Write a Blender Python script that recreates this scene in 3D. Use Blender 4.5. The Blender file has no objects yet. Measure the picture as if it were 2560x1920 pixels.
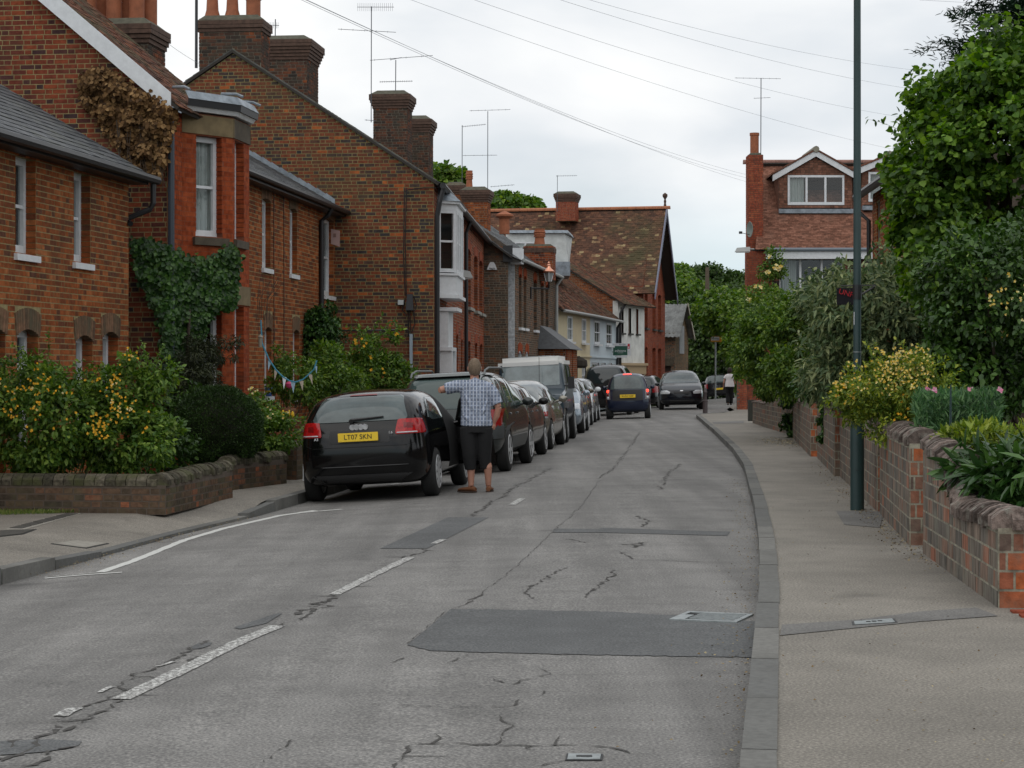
import bpy, bmesh, math, random
import numpy as np
from mathutils import Vector, Matrix
from mathutils.bvhtree import BVHTree
random.seed(7); rng = np.random.default_rng(7)
sc = bpy.context.scene; COL = sc.collection
CH = 1.55; F = 5000.0; HY = 930.0      # eye height, focal length and horizon row of the survey
# ---------------- camera, sky, light, exposure ----------------
cam = bpy.data.objects.new('camera', bpy.data.cameras.new('camera')); COL.objects.link(cam)
cam.location = (0, 0, CH); cam.rotation_euler = (math.pi/2, 0, 0)
cam.data.sensor_width = 36; cam.data.lens = 36*F/2560; cam.data.shift_y = (HY-960)/2560
cam.data.clip_end = 3000; cam.data.clip_start = .1; sc.camera = cam
W = bpy.data.worlds.new('World'); sc.world = W; W.use_nodes = True
nt = W.node_tree; nt.nodes.clear()
def nn(t, ty, **k):
    n = t.nodes.new(ty)
    for a, b in k.items():
        if a in ('x',): continue
        setattr(n, a, b)
    return n
SUN_EL, SUN_ROT = math.radians(55), math.radians(200)
out = nn(nt, 'ShaderNodeOutputWorld'); bg1 = nn(nt, 'ShaderNodeBackground'); bg2 = nn(nt, 'ShaderNodeBackground')
sky = nn(nt, 'ShaderNodeTexSky'); sky.sky_type = 'NISHITA'; sky.sun_disc = False
sky.sun_elevation = SUN_EL; sky.sun_rotation = SUN_ROT
nt.links.new(sky.outputs[0], bg1.inputs[0]); bg1.inputs[1].default_value = .09
tc = nn(nt, 'ShaderNodeTexCoord'); mp = nn(nt, 'ShaderNodeMapping'); mp.inputs['Scale'].default_value = (1, 1, 2.6)
nt.links.new(tc.outputs['Generated'], mp.inputs[0])
n1 = nn(nt, 'ShaderNodeTexNoise'); n1.inputs['Scale'].default_value = 5.5; n1.inputs['Detail'].default_value = 7; n1.inputs['Roughness'].default_value = .48; n1.inputs['Distortion'].default_value = .25
nt.links.new(mp.outputs[0], n1.inputs['Vector'])
cr = nn(nt, 'ShaderNodeValToRGB'); e = cr.color_ramp.elements
e[0].position = .3; e[0].color = (.74, .79, .84, 1); e[1].position = .6; e[1].color = (1.02, 1.03, 1.03, 1)
m = e.new(.46); m.color = (.90, .925, .95, 1)
sx = nn(nt, 'ShaderNodeSeparateXYZ'); nt.links.new(tc.outputs['Generated'], sx.inputs[0]); hz = nn(nt, 'ShaderNodeMapRange'); hz.inputs[1].default_value = .035; hz.inputs[2].default_value = .105; hz.inputs[3].default_value = .85; hz.inputs[4].default_value = 0; hz.interpolation_type = 'SMOOTHSTEP'; nt.links.new(sx.outputs[2], hz.inputs[0])
hm = nn(nt, 'ShaderNodeMixRGB'); hm.inputs[2].default_value = (.64, .79, .85, 1); nt.links.new(hz.outputs[0], hm.inputs[0]); nt.links.new(n1.outputs[0], cr.inputs[0]); nt.links.new(cr.outputs[0], hm.inputs[1]); nt.links.new(hm.outputs[0], bg2.inputs[0]); bg2.inputs[1].default_value = 1.0
n2 = nn(nt, 'ShaderNodeTexNoise'); n2.inputs['Scale'].default_value = 3.0; n2.inputs['Detail'].default_value = 5
nt.links.new(mp.outputs[0], n2.inputs['Vector'])
mr = nn(nt, 'ShaderNodeMapRange'); mr.inputs[1].default_value = .36; mr.inputs[2].default_value = .5; mr.inputs[3].default_value = .7; mr.inputs[4].default_value = 1.0
nt.links.new(n2.outputs[0], mr.inputs[0])
mx = nn(nt, 'ShaderNodeMixShader'); nt.links.new(mr.outputs[0], mx.inputs[0]); nt.links.new(bg1.outputs[0], mx.inputs[1]); nt.links.new(bg2.outputs[0], mx.inputs[2])
nt.links.new(mx.outputs[0], out.inputs[0])
sun = bpy.data.objects.new('sun', bpy.data.lights.new('sun', 'SUN')); COL.objects.link(sun)
sun.data.energy = .7; sun.data.angle = math.radians(75); sun.data.color = (1, .96, .9)
sun.rotation_euler = (math.pi/2-SUN_EL, 0, -SUN_ROT+math.pi)   # from behind the camera, slightly left
sc.view_settings.view_transform = 'Standard'; sc.view_settings.look = 'None'; sc.view_settings.exposure = 0; sc.view_settings.gamma = 1
sc.view_settings.use_curve_mapping = False

# ---------------- helpers ----------------
def PX(px, Y): return (px-1280)/F*Y
def PZ(py, Y): return CH+(HY-py)/F*Y
_m = {}
def mat(name, col, rough=.8, metal=0, noise=None, bump=None, spec=.5, coat=0, emit=None, cols2=None, streak=None, trans=0):
    if name in _m: return _m[name]
    m = bpy.data.materials.new(name); m.use_nodes = True; t = m.node_tree; b = t.nodes['Principled BSDF']
    b.inputs['Base Color'].default_value = (*col, 1); b.inputs['Roughness'].default_value = rough; b.inputs['Metallic'].default_value = metal
    b.inputs['Specular IOR Level'].default_value = spec
    if coat: b.inputs['Coat Weight'].default_value = coat; b.inputs['Coat Roughness'].default_value = .04
    if emit: b.inputs['Emission Color'].default_value = (*emit[0], 1); b.inputs['Emission Strength'].default_value = emit[1]
    g = nn(t, 'ShaderNodeNewGeometry')
    if noise:
        nz = nn(t, 'ShaderNodeTexNoise'); nz.inputs['Scale'].default_value = noise[0]; nz.inputs['Detail'].default_value = 6; nz.inputs['Roughness'].default_value = .65
        if streak:
            mpp = nn(t, 'ShaderNodeMapping'); mpp.inputs['Scale'].default_value = streak
            t.links.new(g.outputs['Position'], mpp.inputs[0]); t.links.new(mpp.outputs[0], nz.inputs['Vector'])
        else: t.links.new(g.outputs['Position'], nz.inputs['Vector'])
        r = nn(t, 'ShaderNodeValToRGB'); c2 = cols2 or tuple(c*(1-noise[1]) for c in col)
        r.color_ramp.elements[0].position = .35; r.color_ramp.elements[0].color = (*c2, 1)
        r.color_ramp.elements[1].position = .65; r.color_ramp.elements[1].color = (*col, 1)
        t.links.new(nz.outputs[0], r.inputs[0]); t.links.new(r.outputs[0], b.inputs['Base Color'])
    if bump:
        nb = nn(t, 'ShaderNodeTexNoise'); nb.inputs['Scale'].default_value = bump[0]; nb.inputs['Detail'].default_value = 4
        t.links.new(g.outputs['Position'], nb.inputs['Vector'])
        bp = nn(t, 'ShaderNodeBump'); bp.inputs['Strength'].default_value = bump[1]; bp.inputs['Distance'].default_value = .01
        t.links.new(nb.outputs[0], bp.inputs['Height']); t.links.new(bp.outputs[0], b.inputs['Normal'])
    _m[name] = m; return m
def pmat(name, stops, rough=.85, grime=None, noise=14, bump=.5, trans=0, spec=.08, nmap=None, amp=(.68, 1.22)):
    """material whose colour differs from piece to piece (bricks, tiles, leaves)"""
    if name in _m: return _m[name]
    m = bpy.data.materials.new(name); m.use_nodes = True; t = m.node_tree; b = t.nodes['Principled BSDF']
    b.inputs['Roughness'].default_value = rough; b.inputs['Specular IOR Level'].default_value = spec
    g = nn(t, 'ShaderNodeNewGeometry'); oi = nn(t, 'ShaderNodeObjectInfo')
    a = nn(t, 'ShaderNodeMath', operation='ADD'); t.links.new(g.outputs['Random Per Island'], a.inputs[0]); t.links.new(oi.outputs['Random'], a.inputs[1])
    f = nn(t, 'ShaderNodeMath', operation='FRACT'); t.links.new(a.outputs[0], f.inputs[0])
    r = nn(t, 'ShaderNodeValToRGB'); el = r.color_ramp.elements
    n = len(stops)
    el[0].position = stops[0][0]; el[0].color = (*stops[0][1], 1); el[1].position = stops[-1][0]; el[1].color = (*stops[-1][1], 1)
    for p, c in stops[1:-1]: x = el.new(p); x.color = (*c, 1)
    t.links.new(f.outputs[0], r.inputs[0])
    nz = nn(t, 'ShaderNodeTexNoise'); nz.inputs['Scale'].default_value = noise; nz.inputs['Detail'].default_value = 5
    if nmap: mq = nn(t, 'ShaderNodeMapping'); mq.inputs['Scale'].default_value = nmap; t.links.new(g.outputs['Position'], mq.inputs[0]); t.links.new(mq.outputs[0], nz.inputs['Vector'])
    else: t.links.new(g.outputs['Position'], nz.inputs['Vector'])
    mr = nn(t, 'ShaderNodeMapRange'); mr.inputs[1].default_value = .3; mr.inputs[2].default_value = .7; mr.inputs[3].default_value = amp[0]; mr.inputs[4].default_value = amp[1]
    t.links.new(nz.outputs[0], mr.inputs[0])
    mu = nn(t, 'ShaderNodeMixRGB', blend_type='MULTIPLY'); mu.inputs[0].default_value = 1
    t.links.new(r.outputs[0], mu.inputs[1]); t.links.new(mr.outputs[0], mu.inputs[2]); last = mu
    if grime:   # (colour, scale, lo, hi): weathering blotches with their own shape
        ng = nn(t, 'ShaderNodeTexNoise'); ng.inputs['Scale'].default_value = grime[1]; ng.inputs['Detail'].default_value = 6; ng.inputs['Roughness'].default_value = .6
        t.links.new(g.outputs['Position'], ng.inputs['Vector'])
        m2 = nn(t, 'ShaderNodeMapRange'); m2.inputs[1].default_value = grime[2]; m2.inputs[2].default_value = grime[3]; m2.inputs[4].default_value = .85
        t.links.new(ng.outputs[0], m2.inputs[0])
        mg = nn(t, 'ShaderNodeMixRGB'); mg.inputs[2].default_value = (*grime[0], 1)
        t.links.new(m2.outputs[0], mg.inputs[0]); t.links.new(last.outputs[0], mg.inputs[1]); last = mg
    t.links.new(last.outputs[0], b.inputs['Base Color'])
    if bump:
        bp = nn(t, 'ShaderNodeBump'); bp.inputs['Strength'].default_value = bump; bp.inputs['Distance'].default_value = .006
        nb = nn(t, 'ShaderNodeTexNoise'); nb.inputs['Scale'].default_value = noise*4; t.links.new(g.outputs['Position'], nb.inputs['Vector'])
        t.links.new(nb.outputs[0], bp.inputs['Height']); t.links.new(bp.outputs[0], b.inputs['Normal'])
    if trans:
        tr = nn(t, 'ShaderNodeBsdfTranslucent'); ms = nn(t, 'ShaderNodeMixShader'); ms.inputs[0].default_value = trans
        hs = nn(t, 'ShaderNodeHueSaturation'); hs.inputs['Value'].default_value = 1.5; hs.inputs['Saturation'].default_value = 1.15
        t.links.new(last.outputs[0], hs.inputs['Color']); t.links.new(hs.outputs[0], tr.inputs[0])
        o = t.nodes['Material Output']; t.links.new(b.outputs[0], ms.inputs[1]); t.links.new(tr.outputs[0], ms.inputs[2]); t.links.new(ms.outputs[0], o.inputs[0])
    _m[name] = m; return m
def glass_mat():
    m = bpy.data.materials.new('window_glass'); m.use_nodes = True; t = m.node_tree; t.nodes.clear()
    o = nn(t, 'ShaderNodeOutputMaterial'); tr = nn(t, 'ShaderNodeBsdfTransparent'); gl = nn(t, 'ShaderNodeBsdfGlossy'); gl.inputs['Roughness'].default_value = .02
    tr.inputs[0].default_value = (.82, .86, .85, 1); lw = nn(t, 'ShaderNodeLayerWeight'); lw.inputs[0].default_value = .5
    pw = nn(t, 'ShaderNodeMath', operation='POWER'); pw.inputs[1].default_value = 4; t.links.new(lw.outputs['Facing'], pw.inputs[0])
    fr = nn(t, 'ShaderNodeMath', operation='MULTIPLY_ADD'); fr.inputs[1].default_value = .9; fr.inputs[2].default_value = .07; t.links.new(pw.outputs[0], fr.inputs[0])
    ms = nn(t, 'ShaderNodeMixShader'); t.links.new(fr.outputs[0], ms.inputs[0]); t.links.new(tr.outputs[0], ms.inputs[1]); t.links.new(gl.outputs[0], ms.inputs[2]); t.links.new(ms.outputs[0], o.inputs[0])
    return m
GLASS = glass_mat()
def tag(o, label=None, cat=None, group=None, kind=None):
    if label: o['label'] = label
    if cat: o['category'] = cat
    if group: o['group'] = group
    if kind: o['kind'] = kind
    return o
def par(o, p):
    """parts are built in world coordinates: undo the location of a top-level parent, parts themselves sit at the origin"""
    if p is not None:
        o.parent = p
        if p.parent is None: o.matrix_parent_inverse = Matrix.Translation(-Vector(p.location))
    return o
def thing(name, label, cat, loc, group=None):
    o = bpy.data.objects.new(name, None); COL.objects.link(o); o.location = loc; o.empty_display_size = .2
    return tag(o, label, cat, group)
class MB:
    def __init__(s): s.v = []; s.f = []; s.mi = []
    def add(s, v, f, mi=0):
        b = len(s.v); s.v += [tuple(p) for p in v]; s.f += [tuple(i+b for i in q) for q in f]; s.mi += [mi]*len(f); return s
    def hexa(s, p, mi=0):   # 8 corners: bottom 0-3, top 4-7
        return s.add(p, [(0, 3, 2, 1), (4, 5, 6, 7), (0, 1, 5, 4), (1, 2, 6, 5), (2, 3, 7, 6), (3, 0, 4, 7)], mi)
    def box(s, a, b, mi=0):
        x0, y0, z0 = a; x1, y1, z1 = b
        return s.hexa([(x0, y0, z0), (x1, y0, z0), (x1, y1, z0), (x0, y1, z0), (x0, y0, z1), (x1, y0, z1), (x1, y1, z1), (x0, y1, z1)], mi)
    def quad(s, a, b, c, d, mi=0): return s.add([a, b, c, d], [(0, 1, 2, 3)], mi)
    def tube(s, pts, r, n=8, mi=0, cap=True):
        pts = [Vector(p) for p in pts]; rs = r if hasattr(r, '__len__') else [r]*len(pts); b = len(s.v); prev = None
        for i, p in enumerate(pts):
            d = (pts[min(i+1, len(pts)-1)]-pts[max(i-1, 0)]).normalized()
            if prev is None:
                a = d.orthogonal().normalized()
            else:
                a = (prev-d*prev.dot(d)); a = a.normalized() if a.length > 1e-6 else d.orthogonal().normalized()
            prev = a; c = d.cross(a)
            for k in range(n):
                t = 2*math.pi*k/n; s.v.append(tuple(p+(a*math.cos(t)+c*math.sin(t))*rs[i]))
        for i in range(len(pts)-1):
            for k in range(n):
                q = (k+1) % n; s.f.append((b+i*n+k, b+i*n+q, b+(i+1)*n+q, b+(i+1)*n+k)); s.mi.append(mi)
        if cap:
            s.f.append(tuple(b+k for k in range(n))[::-1]); s.f.append(tuple(b+(len(pts)-1)*n+k for k in range(n))); s.mi += [mi]*2
        return s
    def lathe(s, prof, c=(0, 0, 0), n=20, axis='z', mi=0):   # prof (r, h)
        b = len(s.v)
        for r, h in prof:
            for k in range(n):
                t = 2*math.pi*k/n; x, y = r*math.cos(t), r*math.sin(t)
                p = (x, y, h) if axis == 'z' else ((h, x, y) if axis == 'x' else (x, h, y))
                s.v.append((c[0]+p[0], c[1]+p[1], c[2]+p[2]))
        for i in range(len(prof)-1):
            for k in range(n):
                q = (k+1) % n; s.f.append((b+i*n+k, b+i*n+q, b+(i+1)*n+q, b+(i+1)*n+k)); s.mi.append(mi)
        if prof[0][0] > 1e-4: s.f.append(tuple(b+k for k in range(n))[::-1]); s.mi.append(mi)
        if prof[-1][0] > 1e-4: s.f.append(tuple(b+(len(prof)-1)*n+k for k in range(n))); s.mi.append(mi)
        return s
    def build(s, name, m, parent=None, smooth=False, fix=False):
        me = bpy.data.meshes.new(name); me.from_pydata(s.v, [], s.f)
        ms = m if isinstance(m, (list, tuple)) else [m]
        for q in ms: me.materials.append(q)
        if len(ms) > 1: me.polygons.foreach_set('material_index', s.mi)
        if smooth: me.polygons.foreach_set('use_smooth', [True]*len(me.polygons))
        if fix:
            bm = bmesh.new(); bm.from_mesh(me); bmesh.ops.remove_doubles(bm, verts=bm.verts, dist=1e-5); bmesh.ops.recalc_face_normals(bm, faces=bm.faces); bm.to_mesh(me); bm.free()
        me.update()
        if smooth: me.set_sharp_from_angle(angle=math.radians(40))
        o = bpy.data.objects.new(name, me); COL.objects.link(o); par(o, parent); return o
UC = np.array([(-.5, -.5, -.5), (.5, -.5, -.5), (.5, .5, -.5), (-.5, .5, -.5), (-.5, -.5, .5), (.5, -.5, .5), (.5, .5, .5), (-.5, .5, .5)])
UF = np.array([(0, 3, 2, 1), (4, 5, 6, 7), (0, 1, 5, 4), (1, 2, 6, 5), (2, 3, 7, 6), (3, 0, 4, 7)])
_dome = [(-.5, -.5), (.5, -.5), (.5, 0), (.3, .36), (.1, .5), (-.1, .5), (-.3, .36), (-.5, 0)]
DV = np.array([(-.5, a, b) for a, b in _dome]+[(.5, a, b) for a, b in _dome])
DF = np.array([(0, 7, 2, 1), (7, 6, 3, 2), (6, 5, 4, 3), (8, 9, 10, 15), (15, 10, 11, 14), (14, 11, 12, 13)]+[(i, (i+1) % 8, (i+1) % 8+8, i+8) for i in range(8)])
_unit = {}
def unit_mesh(name, m, UC=UC, UF=UF):
    k = (name, m.name)
    if k not in _unit:
        me = bpy.data.meshes.new(name); me.from_pydata([tuple(v) for v in UC], [], [tuple(f) for f in UF]); me.materials.append(m); _unit[k] = me
    return _unit[k]
def np_mesh(name, V, Fc, m, parent, smooth=False):
    me = bpy.data.meshes.new(name); n = len(V); k = Fc.shape[1]; q = len(Fc)
    me.vertices.add(n); me.vertices.foreach_set('co', V.astype(np.float32).ravel())
    me.loops.add(q*k); me.loops.foreach_set('vertex_index', Fc.astype(np.int32).ravel())
    me.polygons.add(q); me.polygons.foreach_set('loop_start', np.arange(0, q*k, k, dtype=np.int32)); me.polygons.foreach_set('loop_total', np.full(q, k, dtype=np.int32))
    me.materials.append(m); me.update(calc_edges=True); me.validate()
    if not smooth: me.shade_flat()
    o = bpy.data.objects.new(name, me); COL.objects.link(o); par(o, parent); return o
def pieces(parent, name, M, m, nind=150, UC=UC, UF=UF):
    """M: list of 4x4 arrays on the unit cube. The nearest nind that are in view are objects, the rest one stuff mesh."""
    if not len(M): return
    M = np.array(M); c = M[:, :3, 3]; Y = np.maximum(c[:, 1], .5)
    px = 1280+F*c[:, 0]/Y; py = HY-F*(c[:, 2]-CH)/Y
    vis = (px > -20) & (px < 2580) & (py > -20) & (py < 1940)
    d = np.where(vis, np.linalg.norm(c-np.array([0, 0, CH]), axis=1), 1e6)
    order = np.argsort(d, kind='stable'); k = int(min(nind, vis.sum())); ind = order[:k]; rest = order[k:]
    me = unit_mesh(name, m, UC, UF)
    for i in ind:
        o = bpy.data.objects.new(name, me); COL.objects.link(o); par(o, parent); o.matrix_basis = Matrix(M[i].tolist())
    if len(rest):
        R = M[rest]; V = np.einsum('nij,kj->nki', R[:, :3, :3], UC)+R[:, None, :3, 3]
        Fc = (UF[None]+len(UC)*np.arange(len(rest))[:, None, None]).reshape(-1, 4)
        o = np_mesh(name+'_courses', V.reshape(-1, 3), Fc, m, parent); o['kind'] = 'stuff'
def m4(x, y, z, c):
    a = np.eye(4); a[:3, 0] = x; a[:3, 1] = y; a[:3, 2] = z; a[:3, 3] = c; return a
class Face:
    """a vertical wall plane: origin O, unit direction U along it, N pointing out of it"""
    def __init__(s, O, P, flip=False):
        s.O = np.array(O, float); d = np.array(P, float)-s.O; s.L = float(np.hypot(*d)); s.U = d/s.L; s.N = np.array([s.U[1], -s.U[0]])*(-1 if flip else 1)
    def pt(s, u, n, z): q = s.O+s.U*u+s.N*n; return (q[0], q[1], z)
    def upx(s, px): k = (px-1280)/F; return (k*s.O[1]-s.O[0])/(s.U[0]-k*s.U[1])
    def Y(s, u): return s.O[1]+s.U[1]*u
    def zpy(s, py, u): return PZ(py, s.Y(u))
    def box(s, mb, u0, u1, n0, n1, z0, z1, mi=0):
        return mb.hexa([s.pt(u0, n0, z0), s.pt(u1, n0, z0), s.pt(u1, n1, z0), s.pt(u0, n1, z0), s.pt(u0, n0, z1), s.pt(u1, n0, z1), s.pt(u1, n1, z1), s.pt(u0, n1, z1)], mi)
    def m(s, u, n, z, du, dn, dz, rot=0):
        U = np.array([*s.U, 0]); N = np.array([*s.N, 0]); Z = np.array([0, 0, 1.])
        if rot: U, Z = U*math.cos(rot)+Z*math.sin(rot), Z*math.cos(rot)-U*math.sin(rot)
        return m4(U*du, N*dn, Z*dz, s.pt(u, n, z))
def bricks(f, spans, z0, z1, course=.075, st=.225, hd=.1125, bond='flemish', proud=.002, depth=.03, j=.014):
    """spans(z) -> [(ua, ub)] of solid wall at height z"""
    M = []; k = 0; z = z0
    while z+course*.6 < z1:
        zc = z+course/2; pat = [st, hd] if bond == 'flemish' else ([st] if bond == 'stretcher' else ([st] if k % 2 else [hd]))
        per = sum(pat); off = (k % 2)*(per/2 if bond != 'english' else .05)+.013*((k*7) % 5)
        for ua, ub in spans(zc):
            if ub-ua < .02: continue
            i = int(math.floor((ua-off)/per))-1; u = i*per+off; q = 0
            while u < ub:
                w = pat[q % len(pat)]; q += 1; a, b = max(u, ua), min(u+w, ub); u += w
                if b-a > .025:
                    p = proud+random.uniform(-.001, .0012)
                    M.append(f.m((a+b)/2, (p-depth)/2+depth*0, zc, b-a-j, depth+p, course-j, random.uniform(-.002, .002)))
        z += course; k += 1
    return M
def sub(ivs, a, b):
    r = []
    for x, y in ivs:
        if b <= x or a >= y: r.append((x, y)); continue
        if a > x: r.append((x, a))
        if b < y: r.append((b, y))
    return r
def wall(f, parent, u0, u1, z0, z1, holes, bm_, mm, gable=None, bond='flemish', course=.075, st=.225, hd=.1125, nind=200, reveal=.11, name='brick', arch_mat=None, proud=.003, rmat=None, zb=None, j=.014):
    """mortar sheet with openings + real bricks. holes: (ua,ub,za,zb,rise). gable: (apex_u, apex_z) above z1"""
    us = sorted({u0, u1, *[h[0] for h in holes], *[h[1] for h in holes]}); zs = sorted({z0, z1, *[h[2] for h in holes], *[h[3] for h in holes]})
    mb = MB()
    for a, b in zip(us, us[1:]):
        for c, d in zip(zs, zs[1:]):
            mu, mz = (a+b)/2, (c+d)/2
            if any(h[0] < mu < h[1] and h[2] < mz < h[3] for h in holes): continue
            mb.quad(f.pt(a, 0, c), f.pt(b, 0, c), f.pt(b, 0, d), f.pt(a, 0, d))
    if gable:
        au, az = gable; mb.add([f.pt(u0, 0, z1), f.pt(u1, 0, z1), f.pt(au, 0, az)], [(0, 1, 2)])
    M = []; AM = []
    for h in holes:
        ua, ub, za, zb_, rise = h[:5]; d = reveal+.05
        for uu in (ua, ub): mb.quad(f.pt(uu, 0, za), f.pt(uu, -d, za), f.pt(uu, -d, zb_), f.pt(uu, 0, zb_))
        mb.quad(f.pt(ua, 0, zb_), f.pt(ub, 0, zb_), f.pt(ub, -d, zb_), f.pt(ua, -d, zb_)); mb.quad(f.pt(ua, 0, za), f.pt(ub, 0, za), f.pt(ub, -d, za), f.pt(ua, -d, za))
        z = z0+math.ceil((za-z0)/course)*course
        while z+course <= zb_+.01:
            for uu, s in ((ua, 1), (ub, -1)): M.append(f.m(uu+s*.004, -d/2+.003, z+course/2, .02, d-.008, course-.01))
            z += course
        if rise:
            n = max(4, round((ub-ua+.12)/.078)); w = (ub-ua+.12)/n
            for i in range(n):
                t = (i+.5)/n; uu = ua-.06+w*(i+.5); zl = zb_-rise*(2*t-1)**2; zt = zb_+.27-rise*.8*(2*t-1)**2
                AM.append(f.m(uu, -.045, (zl+zt)/2, w-.008, .115, zt-zl, -(2*t-1)*.18*(rise > 0)))
    parent_wall = mb.build('wall', mm, parent)
    def spans(z):
        if z < z1: iv = [(u0, u1)]
        elif gable:
            t = (z-z1)/(gable[1]-z1)
            if t >= 1: return []
            iv = [(u0+(gable[0]-u0)*t+.03, u1+(gable[0]-u1)*t-.03)]
        else: return []
        for h in holes:
            top = h[3]+(.26 if h[4] else 0)
            if h[2]-.01 < z < top: iv = sub(iv, h[0]-(.06 if h[4] and z > h[3]-.02 else 0), h[1]+(.06 if h[4] and z > h[3]-.02 else 0))
        return iv
    M += bricks(f, spans, zb if zb is not None else z0, gable[1] if gable else z1, course, st, hd, bond, proud, j=j)
    pieces(parent, name, M, bm_, nind)
    if AM: pieces(parent, 'arch_brick', AM, arch_mat or bm_, 60)
    return parent_wall
WHITE = mat('white_gloss_paint', (.72, .74, .76), .45, noise=(9, .14))
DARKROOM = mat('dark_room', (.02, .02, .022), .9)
CURT = mat('net_curtain', (.52, .55, .54), .9, noise=(3, .35), streak=(14, 14, .6))
def window(f, parent, ua, ub, za, zb, rec=.11, bars=0, rail=True, curtain=None, sillm=None, fm=None, sw=.055, name='window', sill_out=.05, lintel_gap=0, mull=0, transom=0, low=False):
    fm = fm or WHITE; mb = MB(); d0, d1 = -rec, -rec-.07; g = .002
    f.box(mb, ua+g, ua+sw, d1, d0, za, zb); f.box(mb, ub-sw, ub-g, d1, d0, za, zb)
    f.box(mb, ua+sw, ub-sw, d1, d0-.002, zb-sw*1.1, zb-g); f.box(mb, ua+sw, ub-sw, d1, d0-.002, za+g, za+sw*1.4)
    zm = (za+zb)/2
    if rail: f.box(mb, ua+sw, ub-sw, d1-.01, d0-.012, zm-.022, zm+.022)
    if transom: f.box(mb, ua+sw, ub-sw, d1-.01, d0-.006, transom-.04, transom+.04)
    for k in range(bars):
        u = ua+sw+(ub-ua-2*sw)*(k+1)/(bars+1); f.box(mb, u-.011, u+.011, d1+.01, d0-.03, (zm if bars and not low else za+sw)+.03, zb-sw*1.2)
    for k in range(mull):
        u = ua+(ub-ua)*(k+1)/(mull+1); f.box(mb, u-.04, u+.04, d1, d0-.004, za+sw*1.4, zb-sw)
    w = mb.build(name, fm, parent)
    p = MB(); p.quad(f.pt(ua+sw*.8, -rec-.048, za+sw), f.pt(ub-sw*.8, -rec-.048, za+sw), f.pt(ub-sw*.8, -rec-.048, zb-sw), f.pt(ua+sw*.8, -rec-.048, zb-sw)); p.build('pane', GLASS, w)
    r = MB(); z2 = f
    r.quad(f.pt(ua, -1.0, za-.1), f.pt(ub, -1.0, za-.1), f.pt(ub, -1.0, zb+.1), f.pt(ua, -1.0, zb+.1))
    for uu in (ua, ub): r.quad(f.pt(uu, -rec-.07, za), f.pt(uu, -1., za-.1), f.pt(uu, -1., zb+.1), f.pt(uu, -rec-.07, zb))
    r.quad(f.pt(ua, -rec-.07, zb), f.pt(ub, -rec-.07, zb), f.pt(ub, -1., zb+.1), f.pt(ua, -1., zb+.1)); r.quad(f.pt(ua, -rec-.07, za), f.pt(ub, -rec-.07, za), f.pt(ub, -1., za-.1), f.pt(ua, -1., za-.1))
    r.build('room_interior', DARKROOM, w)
    if curtain:
        c = MB(); nseg = 24; a0, a1 = curtain
        for i in range(nseg):
            x0 = ua+(ub-ua)*(a0+(a1-a0)*i/nseg); x1 = ua+(ub-ua)*(a0+(a1-a0)*(i+1)/nseg); n0 = -rec-.13-.03*math.sin(i*1.9); n1 = -rec-.13-.03*math.sin((i+1)*1.9)
            c.quad(f.pt(x0, n0, za), f.pt(x1, n1, za), f.pt(x1, n1, zb), f.pt(x0, n0, zb))
        c.build('curtain', CURT, w)
    if sillm is not False:
        q = MB(); f.box(q, ua-.05, ub+.05, -rec-.02, sill_out, za-.085, za-.003); q.build('sill', sillm or fm, w)
    return w
def roof(parent, A, along, up, S, w, g, m, back, nind=120, name='roof_tile', th=.014, x0=0.0, clip=None, jag=.004):
    """A: eave corner, along: vector of the eave, up: unit vector up the slope, S: slope length"""
    A = np.array(A, float); al = np.array(along, float); L = np.linalg.norm(al); a = al/L; up = np.array(up, float); up /= np.linalg.norm(up)
    nrm = np.cross(a, up); nrm = nrm if nrm[2] > 0 else -nrm
    mb = MB(); t = .05
    P = [A, A+al, A+al+up*S, A+up*S]
    mb.hexa([tuple(p-nrm*t) for p in P]+[tuple(p) for p in P]); b = mb.build('roof', back, parent)
    M = []; n = int(S/g); k = int(L/w)+1
    for i in range(n):
        for q in range(k+1):
            u = (q-(.5 if i % 2 else 0))*w
            ua, ub = max(0, u), min(L, u+w)
            if ub-ua < w*.25: continue
            s = (i+.5)*g+random.uniform(-.004, .004)
            if clip and not clip((ua+ub)/2, s): continue
            c = A+a*((ua+ub)/2)+up*(s)+nrm*(th*1.1+random.uniform(-jag, jag))
            tilt = -.05+random.uniform(-.015, .015)
            y = up*math.cos(tilt)+nrm*math.sin(tilt); z = nrm*math.cos(tilt)-up*math.sin(tilt)
            M.append(m4(a*(ub-ua-.004), y*g*1.3, z*th, c))
    pieces(parent, name, M, m, nind); return b
def ktext(txt, size, loc, xdir, updir, m, parent, name='lettering', th=.002, align='CENTER', sx=1):
    cu = bpy.data.curves.new(name, 'FONT'); cu.body = txt; cu.size = size; cu.extrude = th; cu.align_x = align; cu.align_y = 'CENTER'
    o = bpy.data.objects.new(name, cu); me = bpy.data.meshes.new_from_object(o); bpy.data.objects.remove(o); me.materials.clear(); me.materials.append(m)
    X = Vector(xdir).normalized(); Y = Vector(updir).normalized(); Z = X.cross(Y)
    R = Matrix(((X.x*sx, Y.x, Z.x, loc[0]), (X.y*sx, Y.y, Z.y, loc[1]), (X.z*sx, Y.z, Z.z, loc[2]), (0, 0, 0, 1)))
    me.transform(R); o = bpy.data.objects.new(name, me); COL.objects.link(o); return o
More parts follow.
